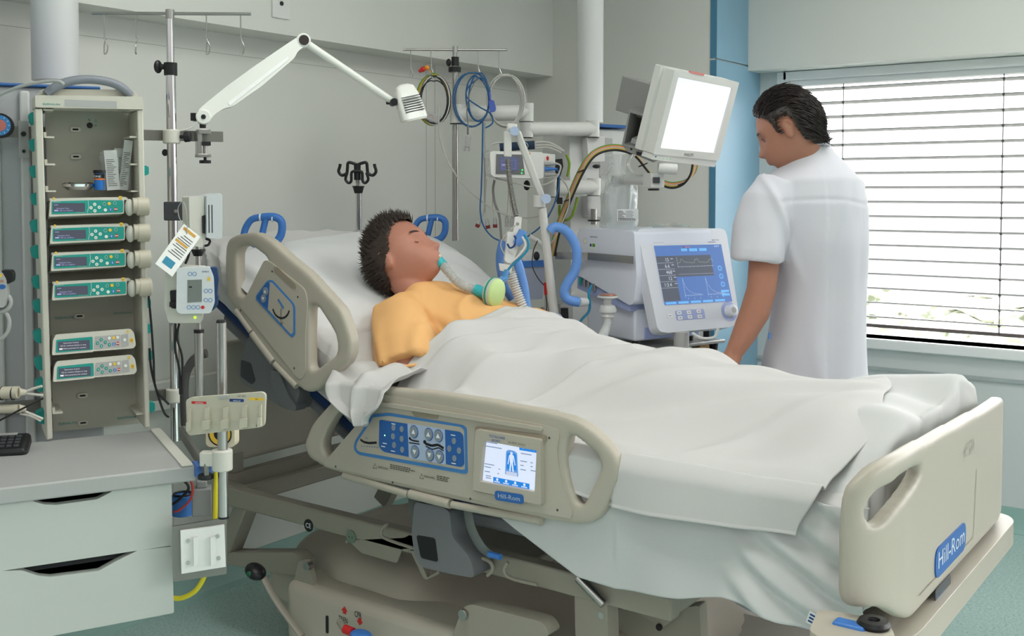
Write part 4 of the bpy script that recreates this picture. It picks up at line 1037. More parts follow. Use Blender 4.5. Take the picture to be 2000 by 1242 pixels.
# ---- breathing tube, connectors and filter
clear = mat('clear_tube_plastic', (232, 234, 232), .2, trans=.35, alpha=.95, var=0)
tq = mat('turquoise_connector', (60, 178, 186), .35)
def corr(q, pts, r, pitch=.006, n=14):
    P = cat(pts, 14); L = [0]
    for a, b in zip(P, P[1:]): L.append(L[-1] + (b - a).length)
    out_, rs = [], []; k = int(L[-1] / (pitch / 4))
    j = 0
    for i in range(k + 1):
        t = L[-1] * i / k
        while j < len(L) - 2 and L[j + 1] < t: j += 1
        u = (t - L[j]) / max(1e-9, L[j + 1] - L[j]); out_.append(P[j].lerp(P[j + 1], u)); rs.append(r * (1 + .18 * math.cos(t / pitch * 2 * math.pi)))
    return q.tube(out_, rs, n)
T0 = WP(V((.0, .104, -.068))); 
T1 = onY(853, 503, 2.53); T2 = onY(863, 515, 2.53); T3 = onY(932, 567, 2.56); T4 = onY(947, 572, 2.565); T5 = onY(968, 572, 2.58)
bt = thing('breathing_tube', T2, 'short corrugated clear breathing tube with turquoise ends at the mouth', 'tube')
q = MB(clear); corr(q, [T2, onY(875, 530, 2.53), onY(895, 552, 2.54), onY(915, 562, 2.55), T3], .0125); q.obj('tube', bt)
q = MB(tq); q.cyl(T1 + (T2 - T1) * .2, T2 + (T2 - T1) * .25, .0145, .0155); q.obj('connector', bt)
q = MB(tq); d = (T4 - T3).normalized(); q.cyl(T3 - d * .006, T3 + d * .006, .018); q.cyl(T3, T4 + d * .008, .0165, .0175); q.obj('connector', bt)
q = MB(mat('tube_holder', (232, 220, 200), .5)); q.tube(cat([T0 - HP.n * .01, T0 + HP.n * .006, T1, T2], 5), .0075, 10); q.ball(T0, (.012, .010, .006), HP); q.obj('mouthpiece', bt)
ff = thing('breathing_filter', T5, 'round pale green breathing filter resting above the orange gown', 'filter')
dn_ = -(RT * .45 - FW * .85 - UPZ * .1).normalized(); FA = axes(T5, RT * .55 + FW * .83, dn_)
q = MB(mat('filter_green', (196, 222, 150), .45)); q.lathe(axes(T5, FA.x, dn_), [(.0, -.012), (.026, -.014), (.042, -.007), (.044, .0), (.044, .006), (.0, .006)], 32); q.obj('green_half', ff)
q = MB(clear); q.lathe(axes(T5, FA.x, dn_), [(.045, -.002), (.046, .008), (.044, .018), (.03, .028), (.012, .030), (0, .030)], 32); q.cyl(T5 - d * .03, T5 - d * .005, .012, .016); q.obj('clear_half', ff)
q = MB(mat('filter_band', (40, 150, 120), .4)); q.lathe(axes(T5, FA.x, dn_), [(.0445, .006), (.0468, .006), (.0468, .012), (.0445, .012)], 32, cap=False); q.obj('band', ff)
# ---------------- nurse
tunic = fabric('white_tunic_cotton', (208, 207, 214), b=.2, sc=800); trou = fabric('white_trouser_cotton', (214, 216, 226), b=.2, sc=800)
nur = thing('person', (at(1560, 900, 3.5).x, at(1560, 900, 3.5).y, 0), 'standing man in a white short sleeved tunic seen from behind by the window', 'person')
DN = 3.5
hd0 = at(1540, 250, DN)
nf = (RT * -.80 + FW * .38 + UPZ * -.50).normalized(); yu = (UPZ + RT * -.05); yu = (yu - nf * yu.dot(nf)).normalized(); xr = yu.cross(nf)
HN = Fr.__new__(Fr); HN.o = hd0; HN.x = xr; HN.y = yu; HN.n = nf
hb_, WN = head('body', HN, 1.0, nur, [(hd0 - yu * .05 - nf * .03, .056), (at(1572, 298, DN + .01), .060), (at(1582, 330, DN + .01), .070)], skin2)
me = hb_.data; mw = parent_world(hb_); q = MB(skin2); q.add([mw @ v.co for v in me.vertices], [tuple(p.vertices) for p in me.polygons])
def P(x, y, d=DN): return at(x, y, d)
# trunk, legs and both arms as one surface with the head
def ring(pl, pr, y, dep, d=DN, sk=0.0):
    a = P(pl, y, d); b = P(pr, y, d); return ((a + b) / 2, (b - a) / 2 + FW * sk * (b - a).length / 2, FW * dep)
loft(q, [ring(1535, 1640, 322, .06), ring(1500, 1668, 350, .09), ring(1505, 1670, 450, .10), ring(1520, 1670, 600, .09), ring(1515, 1675, 720, .11), ring(1520, 1670, 790, .10)])
L1 = [(P(1545, 790, 3.48), .085), (P(1515, 960, 3.46), .065), (P(1485, 1080, 3.42), .05), (P(1462, 1200, 3.40), .04), (V((P(1460, 1220, 3.40).x, P(1460, 1220, 3.40).y, .07)), .042)]
L2_ = [(P(1630, 790, 3.52), .085), (P(1600, 960, 3.50), .065), (P(1575, 1080, 3.46), .05), (P(1555, 1200, 3.44), .04), (V((P(1553, 1220, 3.44).x, P(1553, 1220, 3.44).y, .07)), .042)]
limb(q, L1); limb(q, L2_)
AL = [(P(1508, 365, 3.46), .062), (P(1492, 450, 3.43), .052), (P(1493, 510, 3.41), .049), (P(1487, 565, 3.39), .046), (P(1474, 610, 3.385), .047), (P(1452, 655, 3.38), .038), (P(1433, 690, 3.38), .028), (P(1427, 702, 3.38), .031), (P(1420, 722, 3.37), .030), (P(1416, 738, 3.37), .026)]
limb(q, AL)
hp_ = P(1416, 738, 3.37)
for i in range(4):
    a = (i - 1.5) * .019; L = (.078, .088, .083, .065)[i]; b0 = hp_ + FW * a; k1 = b0 + V((0, 0, -L * .5)) + RT * -.012 + FW * a * .3; k2 = b0 + V((0, 0, -L)) + RT * -.004 + FW * a * .5
    limb(q, [(b0 + V((0, 0, .03)), .0095), (k1, .0088), (k2, .0068)], 8)
tb = P(1424, 712, 3.35); limb(q, [(tb, .013), (tb + V((0, 0, -.03)) + RT * -.025 - FW * .02, .0105), (tb + V((0, 0, -.062)) + RT * -.022 - FW * .018, .0075)], 8)
AR = [(P(1650, 368, 3.56), .062), (P(1662, 430, 3.60), .052), (P(1652, 520, 3.66), .044), (P(1640, 600, 3.72), .038), (P(1630, 650, 3.78), .028), (P(1612, 668, 3.80), .030), (P(1600, 676, 3.82), .026)]
limb(q, AR)
for i in range(4):
    a = (i - 1.5) * .018; b0 = P(1600, 676, 3.82) + V((0, 0, a)); limb(q, [(b0, .0095), (b0 + RT * -.035 + FW * .01, .0085), (b0 + RT * -.065, .0068)], 8)
o = q.obj('body', nur); remesh(o, .0048, 2, fac=.4); bpy.data.objects.remove(hb_); o.name = 'body'; o.data.name = 'body'
q = MB(white); e_ = mat('eye_white', (120, 92, 84), .4)
q = MB(e_)
for sg in (-1, 1): q.ball(WN(V((sg * .031, .0745, -.002))), .0105)
q.use(mat('iris', (60, 48, 40), .3))
for sg in (-1, 1): q.ball(WN(V((sg * .031, .0800, -.003))), .0055)
q.obj('eyes', nur)
q = MB(hairm)
for sg in (-1, 1):
    q.tube([WN(V((sg * .033 + a, .093 - (a * sg + .01) * .35, .026 + .003 * math.cos(a * 80)))) for a in (-.02, -.01, 0, .01, .02)], [.001, .0035, .0035, .003, .0008], 6)
    q.tube([WN(V((sg * .031 + a, .0875 - abs(a) * .3, .004 + .002 * math.cos(a * 90)))) for a in (-.013, -.006, 0, .006, .013)], .0014, 6)
q.obj('brows_and_lashes', nur)
def nmask(p, th, ph):
    if p.z > .085: return 1
    lim = lerp([(-.10, -.085), (-.05, -.085), (-.034, -.06), (-.025, .028), (.008, .030), (.015, -.012), (.023, -.008), (.030, .04), (.05, .06), (.075, .085), (.095, .12)], p.y)
    return (p.z - lim) * 30
def nflow(p, d, r):
    b = V((0, -.85, -.15 if p.y > -.03 else -.9)); b = b - d * b.dot(d) * .9
    return (b + V((r.uniform(-.12, .12), r.uniform(-.1, .1), r.uniform(-.12, .12)))).normalized()
def nfl2(p, d, r):
    f = nflow(p, d, r); return (f - d * .38).normalized()
hair('hair', WN, HN, 1.0, nur, nmask, nfl2, 3400, .050, rad=.0012, seed=5, off=.013, mt=mat('nurse_dark_hair', (44, 36, 33), .42, bump=.5, bscale=300, var=.25))
# tunic (torso with left and right sleeves, open hem)
q = MB(tunic)
loft(q, [ring(1556, 1618, 283, .052, DN + .01), ring(1550, 1628, 300, .06, DN + .01), ring(1528, 1652, 322, .085, DN + .01), ring(1497, 1680, 350, .115), ring(1490, 1688, 395, .135), ring(1502, 1690, 470, .145), ring(1512, 1688, 560, .14), ring(1506, 1689, 650, .145), ring(1499, 1690, 720, .15), ring(1497, 1691, 745, .152)], 40)
limb(q, [(P(1520, 362, 3.47), .070), (P(1500, 400, 3.45), .082), (P(1487, 450, 3.43), .083), (P(1481, 498, 3.41), .082), (P(1480, 508, 3.41), .082)], 30)
limb(q, [(P(1640, 368, 3.55), .078), (P(1656, 430, 3.60), .072), (P(1652, 485, 3.65), .068)], 28)
tu = q.obj('tunic', nur)
cT = P(1590, 500)
def tw(p, n):
    d = p - cT; a = d.dot(RT); z = d.z; f = d.dot(FW)
    k = .007 * nz(a * 7, z * 3, f * 6)
    k += .020 * rdg(a * 24 + z * (2.0 if a < 0 else -1.2) + 2.2 * nz(a * 3, z * 1.8, 2), 2.2) * sst(.34, .15, z) * (.35 + .65 * nz(a * 4 + 3, z * 2.5, 1)) 
    k += .012 * math.exp(-((a - .075 - .03 * z) / .03) ** 2) * sst(.2, -.05, z)
    # folds pulled from the armpit of the left sleeve
    k += .010 * math.exp(-((a + .13 + (z - .1) * .35) / .014) ** 2) * sst(-.15, .1, z) * sst(.3, .2, z)
    # yoke seam across the back
    ys = .185 - .10 * (a + .02) ** 2 * 6
    if f < 0: k -= .003 * math.exp(-((z - ys) / .006) ** 2) * (1 if -.15 < a < .17 else 0)
    return p + n * k
remesh(tu, .007, 3, tw)
for fz in (1,):
    q = MB(tunic); a = [ring(1553, 1621, 286, .056, DN + .01), ring(1551, 1619, 272, .054, DN + .01)]
    n = 36; vs = []
    c0 = P(1584, 292, DN + .0)
    for (rr_, hh) in ((1.0, 0), (.97, .032), (.93, .030), (.95, -.002)):
        for k in range(n):
            t = 2 * math.pi * k / n; vs.append(c0 + RT * (.060 * rr_ * math.cos(t)) + FW * (.060 * rr_ * math.sin(t)) + UPZ * (hh + .022 * math.cos(t) * 0 - .014 * math.sin(t) + .004 * math.cos(t)))
    q.add(vs, [(i * n + k, i * n + (k + 1) % n, (i + 1) * n + (k + 1) % n, (i + 1) * n + k) for i in range(3) for k in range(n)]); q.obj('collar', nur, fixn=True)
# hems
q = MB(tunic); c, a, b = ring(1499, 1690, 744, .146); q.tube([c + a * math.cos(t) + b * math.sin(t) for t in [2 * math.pi * i / 60 for i in range(60)]], .004, 6, closed=True); q.obj('hem', nur)
q = MB(mat('side_slit', (120, 134, 160), .8)); q.poly(axes(P(1500, 712, 3.33), RT, UPZ), [(-.006, -.055), (.006, -.055), (.0, .015)], 0); 
# pen clipped in side pocket
q = MB(tunic)
q = MB(mat('pen_blue', (90, 130, 190), .4)); p = P(1503, 656, 3.35); q.cyl(p + V((0, 0, -.011)), p + V((0, 0, .011)), .004); pn = q.obj('pen_clip', nur)
# trousers
q = MB(trou); LT1 = [(P(1560, 735, 3.50), .125), (P(1552, 800, 3.48), .105), (P(1520, 960, 3.46), .090), (P(1488, 1080, 3.42), .083), (P(1466, 1170, 3.41), .080), (P(1464, 1232, 3.40), .080)]
LT2 = [(P(1620, 735, 3.52), .125), (P(1632, 800, 3.52), .105), (P(1602, 960, 3.50), .090), (P(1580, 1080, 3.46), .083), (P(1560, 1170, 3.45), .080), (P(1557, 1222, 3.44), .080)]
limb(q, LT1, 28); limb(q, LT2, 28); t_o = q.obj('trousers', nur)
remesh(t_o, .009, 3, lambda p, n: p + n * (.008 * nz(p.x * 9, p.y * 9, p.z * 6) + .010 * rdg(p.z * 22 + 4 * nz(p.x * 5, p.y * 5, p.z * 2), 3) * sst(.4, .1, p.z)))
shoem = mat('navy_trainer', (34, 42, 66), .6); 
for (cx, dd) in ((1452, 3.38), (1556, 3.42)):
    p = P(cx, 1230, dd); p = V((p.x, p.y, 0)); f = (RT * -.80 + FW * .25 * (1 if cx < 1500 else 2.4)).normalized(); s_ = f.cross(UPZ)
    q = MB(shoem); loft(q, [(p - f * .075 + V((0, 0, .05)), s_ * .030, V((0, 0, .042))), (p - f * .03 + V((0, 0, .055)), s_ * .037, V((0, 0, .05))), (p + f * .06 + V((0, 0, .048)), s_ * .042, V((0, 0, .042))), (p + f * .14 + V((0, 0, .036)), s_ * .044, V((0, 0, .028))), (p + f * .19 + V((0, 0, .030)), s_ * .025, V((0, 0, .018)))], 24)
    sh = q.obj('shoe', nur)
    q = MB(white); loft(q, [(p - f * .085 + V((0, 0, .010)), s_ * .028, V((0, 0, .010))), (p + f * .0 + V((0, 0, .010)), s_ * .042, V((0, 0, .010))), (p + f * .13 + V((0, 0, .010)), s_ * .046, V((0, 0, .010))), (p + f * .20 + V((0, 0, .010)), s_ * .024, V((0, 0, .010)))], 20); q.obj('sole', sh)
    q = MB(pw)
    for i in range(3): c = p + f * (.05 + i * .025) + V((0, 0, .088 - i * .006)); q.tube([c - s_ * .022, c + V((0, 0, .003)), c + s_ * .022], .0025, 6)
    q.obj('laces', sh)
# ================================================================ LEFT SUPPLY PENDANT
PA = 27.8
DF = Fr(at(383, 909, 2.28), PA)
pendm = mat('pendant_grey', (176, 178, 180), .45, var=.01); deskm = mat('desk_laminate', (166, 166, 164), .5, bump=.08, bscale=300, var=.02); drw = mat('drawer_front', (184, 188, 182), .5, var=.01)
darkin = mat('dark_interior', (30, 32, 34), .8)
du = thing('drawer_unit', DF.w(-.5, -.42, -.2), 'pale grey desk with two scooped drawers on the left supply pendant', 'drawer unit')
aL = -1.25
q = MB(deskm); q.box(DF, aL, 0, -.034, 0, -.40, 0); q.obj('worktop', du, bev=.004)
q = MB(offw); q.box(DF, -.030, -.006, .0, .004, -.40, -.0); q.obj('side_strip', du, bev=.001)
Dq = DF.sub(0, 0, -.012)
d1 = [(-70,982),(0,973),(40,970),(62,978),(85,985),(110,986),(190,975),(215,962),(240,944),(335,934),(337,1065),(-70,1126)]
d2 = [(-70,1124),(0,1115),(42,1114),(75,1125),(100,1127),(193,1115),(227,1096),(269,1075),(336,1067),(340,1197),(0,1261),(-70,1274)]
ax1, _ = DF.ab(336, 1000, -.03); _, bb = DF.ab(340, 1197, -.03)
q = MB(drw); q.box(DF, ax1 - .02, ax1 - .004, bb + .01, -.034, -.40, -.033); q.box(DF, aL, ax1 - .02, bb + .01, bb + .03, -.40, -.033); q.box(DF, aL, ax1 - .02, bb + .03, -.034, -.40, -.385); q.obj('carcass', du)
q = MB(darkin); b1 = DF.ab(336, 1066, -.03)[1]; q.box(DF, aL, ax1 - .022, b1 - .01, b1 + .002, -.38, -.034); q.box(DF, aL, ax1 - .022, bb + .031, bb + .04, -.38, -.034); q.box(DF, aL, ax1 - .022, bb + .03, -.036, -.384, -.375); q.obj('drawer_liner', du)
MB(drw).ppx(Dq, d1, -.020, 0, .004).obj('drawer', du, bev=.0015); MB(drw).ppx(Dq, d2, -.020, 0, .004).obj('drawer', du, bev=.0015)
# column, body, horizontal rails
cc = at(108, 100, 3.0); q = MB(mat('column_white', (216, 216, 216), .4, var=.01)); q.cyl((cc.x, cc.y, at(108, 158, 3.0).z), (cc.x, cc.y, ZC), .062, n=40)
col1 = q.obj('ceiling_column'); tag(col1, 'thick white round ceiling column behind the infusion pump rack', 'column')
RF = Fr(at(97, 859, 2.50), PA)
pb_ = thing('supply_pendant', RF.w(-.2, -.1, -.35), 'grey supply pendant body with blue top edge behind the pump rack', 'pendant')
yt = RF.ab(100, 172, -.2)[1]; a1_ = RF.ab(192, 172, -.2)[0]
q = MB(pendm); q.box(RF, -1.1, a1_, -.25, yt, -.45, -.20); q.use(mat('pendant_light', (200, 201, 200), .45)).box(RF, RF.ab(42, 400, -.19)[0], RF.ab(62, 400, -.19)[0], -.25, yt - .01, -.20, -.185).box(RF, -1.1, RF.ab(4, 400, -.19)[0], -.25, yt - .01, -.20, -.19); q.obj('body', pb_, bev=.006)
q = MB(mat('pendant_blue', (48, 96, 160), .4)); q.box(RF, -1.1, a1_ + .004, yt, yt + .008, -.46, -.19); q.obj('blue_cap', pb_, bev=.003)
def rl(x0, x1, y0, y1, c):
    q = MB(rail_m); a0 = RF.ab(x0, y0, c)[0]; a1 = RF.ab(x1, y0, c)[0]; b0 = RF.ab(x1, y1, c)[1]; b1 = RF.ab(x1, y0, c)[1]; q.box(RF, a0, a1, b0, b1, c - .010, c); return q
q = rl(-40, 436, 257, 277, -.17); r1 = tag(q.obj('equipment_rail', bev=.001), 'upper flat metal rail running behind the pump rack', 'rail')
q = rl(-40, 362, 757, 778, -.17); r2 = tag(q.obj('equipment_rail', bev=.001), 'lower flat metal rail just above the desk', 'rail')
q = MB(lgrey)
for (x, y) in ((52, 262), (52, 287)):
    a, b = RF.ab(x, y, -.15); q.box(RF, a - .012, a + .012, b - .022, b + .022, -.17, -.15)
q = MB(lgrey); a, b = RF.ab(46, 268, -.155); q.box(RF, a - .011, a + .012, b - .05, b + .04, -.17, -.158); q.use(black).prism(RF, circ(a, b + .008, .006, 12), -.158, -.15).prism(RF, circ(a, b - .034, .004, 12), -.158, -.15); q.obj('rail_bracket', pb_, bev=.001)
# ---- pump rack
rk = thing('pump_rack', RF.w(.12, 0, -.08), 'tall cream infusion pump rack with grey handle and teal cable clips', 'pump rack')
rkm = mat('rack_cream', (198, 195, 182), .5, var=.02); rki = mat('rack_back', (176, 173, 160), .55, var=.02)
q = MB(rkm); q.ppx(RF, [(68,212),(83,212),(103,857),(91,860)], -.145, 0); q.obj('side_post', rk, bev=.003)
q = MB(rkm); q.ppx(RF, [(268,214),(280,214),(293,834),(283,837)], -.145, 0); q.obj('side_post', rk, bev=.003)
RB = RF.sub(0, 0, -.135); q = MB(rki); q.ppx(RB, [(88,208),(266,208),(283,826),(104,843)], -.008, 0); bkp = q.obj('back_panel', rk)
q = MB(rkm); q.ppx(RF, [(68,186),(278,189),(281,214),(69,210)], -.10, .004, .004)
RT_ = axes(RF.px(68, 186, 0), RF.x, UPZ); q.ppx(RF, [(70,187),(84,172),(262,174),(277,190)], -.14, -.02, .006); cap_ = q.obj('top_cap', rk, bev=.004)
q = MB(mat('grey_handle', (128, 132, 140), .45)); q.tube(cat([RF.px(x, y, -.012) for x, y in ((90,184),(108,170),(135,159),(172,155),(212,160),(238,171),(256,187))], 5), .0105, 12); q.obj('carry_handle', rk)
tl = mat('teal_print', (40, 150, 140), .5)
q = MB(tl)
def tx(q, F, s_, x, y, wpx, hpx, c=.0007, center=False):
    a, b = F.ab(x, y, c); a2, _ = F.ab(x + wpx, y, c); _, b2 = F.ab(x, y - hpx, c); return q.text(F, s_, a, b, b2 - b, c=c, wd=a2 - a)
tx(q, RF, 'B|BRAUN', 84, 206, 33, 5, .0046); q.use(lgrey).rect(RF, *RF.ab(126, 208, .0045), *RF.ab(228, 198, .0045), .0045); q.obj('rack_lettering', cap_)
q = MB(tl); tx(q, RB, 'B|BRAUN', 108, 625, 34, 6); tx(q, RB, 'SpaceStation', 222, 615, 36, 6); tx(q, RB, 'B|BRAUN', 115, 832, 34, 6); tx(q, RB, 'SpaceStation', 229, 820, 36, 6)
q.disc(RB, *RB.ab(187, 245), .002); q.line(RB, [RB.ab(184, 238), RB.ab(187, 233), RB.ab(190, 238), RB.ab(184, 238)], .0008); q.line(RB, [RB.ab(172, 232), RB.ab(176, 236)], .002)
q.use(black).prism(RB, circ(*RB.ab(175, 245), .007, 16), 0, .003); q.obj('lettering', bkp)
for (x, y) in ((147,253),(148,306),(155,617),(161,772),(162,825)):
    a, b = RB.ab(x, y); q = MB(rkm); q.prism(RB, [rrect(a - .012, b - .006, a + .012, b + .006, .006), rrect(a - .007, b - .0022, a + .007, b + .0022, .0022)], 0, .006); q.use(darkin).rect(RB, a - .007, b - .0025, a + .007, b + .0025, .0005); q.obj('slot', rk)
for i, y in enumerate((217, 270, 323, 375, 628, 745, 788, 806)):
    xl = 83 + (y - 212) * .031; xr = 268 + (y - 214) * .024
    if i in (4, 5, 6): continue
    for (x, sg) in ((xl, 1), (xr, -1)):
        a, b = RF.ab(x, y, -.03); q = MB(rkm); q.box(RF, min(a, a + sg * .022), max(a, a + sg * .022), b, b + .004, -.12, -.01); q.box(RF, min(a, a + sg * .006), max(a, a + sg * .006), b, b + .014, -.12, -.02); q.obj('shelf_clip', rk)
for (x, y) in ((65,230),(66,282),(67,334),(69,388),(68,441),(69,492),(71,551),(73,598),(74,657),(76,710),(78,753),(79,815)):
    a, b = RF.ab(x, y, -.05); q = MB(teal); q.prism(RF, fil([(a - .010, b + .010), (a + .012, b + .018), (a + .012, b - .018), (a - .006, b - .014)], .006), -.09, -.05); q.obj('cable_clip', rk)
for (x, y) in ((286,333),(290,592),(291,642),(295,694),(298,795)):
    a, b = RF.ab(x, y, -.07); q = MB(teal); q.prism(RF, fil([(a - .010, b + .014), (a + .006, b + .010), (a + .006, b - .010), (a - .010, b - .014)], .005), -.10, -.07); q.obj('cable_clip', rk)
# ---- pumps
pbody = mat('pump_cream', (204, 202, 190), .42, var=.01); lcd = mat('pump_screen', (74, 78, 92), .3, emit=.6); lcdt = mat('pump_screen_text', (170, 180, 230), .4, emit=.6); lcdt2 = mat('pump_text_white', (220, 222, 226), .4, emit=.7)
btw = mat('pump_button', (226, 228, 220), .4); tealf = mat('pump_teal_face', (28, 148, 136), .4)
W_ = RF.ab(272, 400)[0] - RF.ab(100, 400)[0]
def syringe_pump():
    t = thing('syringe_pump', (0, 0, 0), 'x', 'infusion pump'); L = LOC; k = W_ / .235
    q = MB(pbody); f = [(0, 0), (.004, .036), (.010, .046), (.226, .052), (.228, .048)]
    q.prism(L, fil([(0, .0), (.198, .006), (.200, .046), (.010, .046), (.004, .038)], .004), -.10, .012); q.obj('housing', t, bev=.003)
    q = MB(offw); q.prism(L, fil([(.003, .047), (.206, .050), (.212, .046), (.212, .042), (.004, .040)], .002), -.10, .002); q.obj('syringe_cover', t, bev=.001)
    Fp = L.sub(0, 0, .0125)
    q = MB(tealf); q.prism(Fp, fil([(.007, .006), (.120, .008), (.196, .009), (.197, .040), (.120, .041), (.008, .038)], .003), 0, .0008)
    q.use(btw).line(Fp, [(.1, .0088), (.104, .024), (.103, .040)], .0009, .0012); fc = q.obj('teal_face', t)
    q = MB(lcd); q.prism(Fp, rrect(.0105, .0115, .094, .0335, .002), .0008, .0016); q.use(lcdt).text(Fp, 'mm', .014, .0275, wd=.010, h=.0028, c=.002).text(Fp, 'Intensive Care', .020, .0185, wd=.032, h=.0036, c=.002).text(Fp, 'OK to confirm', .027, .0130, wd=.035, h=.0036, c=.002); q.rect(Fp, .0135, .0132, .024, .0165, .002); sc_ = q.obj('screen', t)
    q = MB(btw); q.text(Fp, 'B|BRAUN', .013, .0355, wd=.017, h=.0018, c=.0016).text(Fp, 'Perfusor Space', .070, .0087, wd=.024, h=.0015, c=.0016); q.obj('face_print', fc)
    for (a, b, m) in ((.120,.030,btw),(.120,.0135,btw),(.110,.0215,btw),(.132,.0225,btw),(.146,.031,tealf),(.159,.032,yellow),(.174,.033,tealf),(.148,.0155,btw),(.162,.0165,blue),(.176,.0175,red)):
        q = MB(m); q.prism(Fp, circ(a, b, .0044, 14, .0042), .0008, .0022)
        if m is btw and a < .14: q.use(tealf).disc(Fp, a, b, .0015, .0025, 6)
        if m is red: q.use(btw).rect(Fp, a - .0044, b - .001, a + .0044, b + .001, .0025)
        if m is tealf: q.use(btw).line(Fp, circ(a, b, .0042, 12) + [(a + .0042, b)], .0005, .0025)
        if m is blue: q.use(btw).rect(Fp, a - .0008, b - .0025, a + .0008, b + .0025, .0025)
        q.obj('button', t)
    q = MB(yellow); q.prism(Fp, circ(.014, .0455, .0032, 10), -.001, .0006); q.obj('round_sticker', t); q = MB(yellow); q.prism(Fp, [(.186, .042), (.194, .042), (.194, .051), (.186, .051)], -.001, .0006).use(pk).text(Fp, '61', .1875, .044, h=.004, c=.001, wd=.004); q.obj('number_sticker', t)
    q = MB(offw); q.ball(L.w(.214, .022, .008), (.013, .022, .016)); q.obj('syringe_holder', t)
    q = MB(cream); q.cyl(L.w(.222, .026, .016), L.w(.236, .026, .016), .020); q.use(cream).tube([L.w(.232, .024, .014), L.w(.235, .024, .014), L.w(.264, .024, .014), L.w(.267, .024, .014)], [.021, .0235, .0235, .0205], 26); q.obj('drive_head', t)
    return t
def infusion_pump():
    t = thing('infusion_pump', (0, 0, 0), 'x', 'infusion pump'); L = LOC
    q = MB(pbody); q.prism(L, fil([(0, .0), (.218, .004), (.226, .012), (.222, .044), (.212, .056), (.012, .052), (.004, .038)], .005), -.11, .010); q.obj('housing', t, bev=.003)
    Fp = L.sub(0, 0, .0105)
    q = MB(tealf); q.prism(Fp, fil([(.010, .006), (.108, .008), (.108, .041), (.012, .038)], .003), 0, .0008); fc = q.obj('teal_face', t)
    q = MB(lcd); q.prism(Fp, rrect(.016, .0100, .100, .0330, .002), .0008, .0016); q.use(lcdt2).text(Fp, 'Operation locked', .030, .0265, wd=.04, h=.004, c=.002).text(Fp, 'OK for continue infusion or stop', .022, .0195, wd=.068, h=.0042, c=.002).text(Fp, 'Select parameters for continue', .030, .0125, wd=.06, h=.0042, c=.002); q.rect(Fp, .019, .0125, .028, .0165, .002); q.obj('screen', t)
    q = MB(lgrey); q.prism(Fp, fil([(.111, .009), (.183, .010), (.183, .042), (.115, .041)], .002), 0, .0008); q.prism(Fp, fil([(.186, .010), (.206, .012), (.204, .043), (.186, .042)], .002), 0, .0008); q.obj('key_panel', t)
    for (a, b, m) in ((.131,.032,tealf),(.131,.016,tealf),(.121,.024,tealf),(.142,.025,tealf),(.153,.0345,btw),(.165,.0350,yellow),(.176,.0355,btw),(.153,.018,tealf),(.165,.019,blue),(.176,.020,red),(.195,.028,btw)):
        q = MB(m); q.prism(Fp, circ(a, b, .0042, 14), .0008, .0022)
        if m is tealf: q.use(btw).disc(Fp, a, b, .0013, .0025, 6)
        if m is red: q.use(btw).rect(Fp, a - .0042, b - .001, a + .0042, b + .001, .0025)
        if m is blue: q.use(btw).rect(Fp, a - .0008, b - .0025, a + .0008, b + .0025, .0025)
        q.obj('button', t)
    q = MB(yellow); q.prism(Fp, circ(.205, .049, .0035, 10), -.001, .0006); q.obj('round_sticker', t); q = MB(yellow); q.prism(Fp, [(.210, .020), (.219, .020), (.218, .031), (.209, .031)], -.001, .0006).use(pk).text(Fp, '50', .2115, .023, h=.005, c=.001, wd=.005); q.obj('number_sticker', t)
    return t
sp_ = syringe_pump(); ip_ = infusion_pump()
lab = ['teal faced syringe pump at the top of the pump rack', 'teal faced syringe pump, second from the top of the rack', 'teal faced syringe pump, third from the top of the rack', 'teal faced syringe pump, fourth down, above the bare cream panel']
def pmat(x, y, lean=7, sc_=1.0):
    a, b = RF.ab(x, y, .0); F = RF.sub(a, b, 0); y2 = F.y * math.cos(R_(lean)) - F.n * math.sin(R_(lean)); n2 = F.x.cross(y2); m = Matrix.Identity(4)
    for i in range(3): m[i][0] = F.x[i]; m[i][2] = y2[i]; m[i][1] = -n2[i]; m[i][3] = F.o[i]
    return m @ Matrix.Diagonal((sc_, sc_, sc_ * 1.12, 1))
KS = W_ / .235
for i, (x, y) in enumerate(((95,424),(97,477),(99,530),(101,587))):
    m = pmat(x, y, 7, KS)
    if i == 0: sp_.matrix_basis = m; sp_['label'] = lab[0]; sp_['group'] = 'syringe pumps in the rack'
    else: dup(sp_, m, lab[i], 'syringe pumps in the rack')
for i, (x, y) in enumerate(((101,694),(103,746))):
    m = pmat(x, y, 7, KS * .995)
    if i == 0: ip_.matrix_basis = m; ip_['label'] = 'upper grey keyed infusion pump under the bare cream panel'; ip_['group'] = 'infusion pumps in the rack'
    else: dup(ip_, m, 'lowest infusion pump in the rack, second grey keyed one', 'infusion pumps in the rack')
# ---- things standing on the top pump
def on_rack(x, y, c): return RF.px(x, y, c)
c = on_rack(153, 371, -.06); q = MB(chrome); q.lathe(axes(c, RF.x, UPZ), [(0, 0), (.026, 0), (.036, .008), (.037, .014), (.033, .018), (.030, .018), (.028, .015), (0, .015)], 36); tag(q.obj('metal_tin'), 'shallow round shiny metal tin on the top syringe pump', 'tin')
c = on_rack(195, 371, -.05); v_ = thing('test_strip_vial', c, 'small blue vial with a black cap on the top pump', 'vial')
q = MB(mat('vial_blue', (36, 110, 190), .35)); q.cyl(c, c + UPZ * .040, .0125); q.use(pk).cyl(c + UPZ * .028, c + UPZ * .0385, .0128).use(mat('vial_orange', (220, 120, 60), .5)).cyl(c + UPZ * .024, c + UPZ * .028, .0129)
Fv = axes(c + UPZ * .030 - FW * .0131, RT, UPZ); q.use(pw).text(Fv, 'ONE', -.009, 0, h=.005, wd=.017, c=.0003); q.obj('label_body', v_); q = MB(black); q.cyl(c + UPZ * .040, c + UPZ * .048, .0145); q.obj('cap', v_)
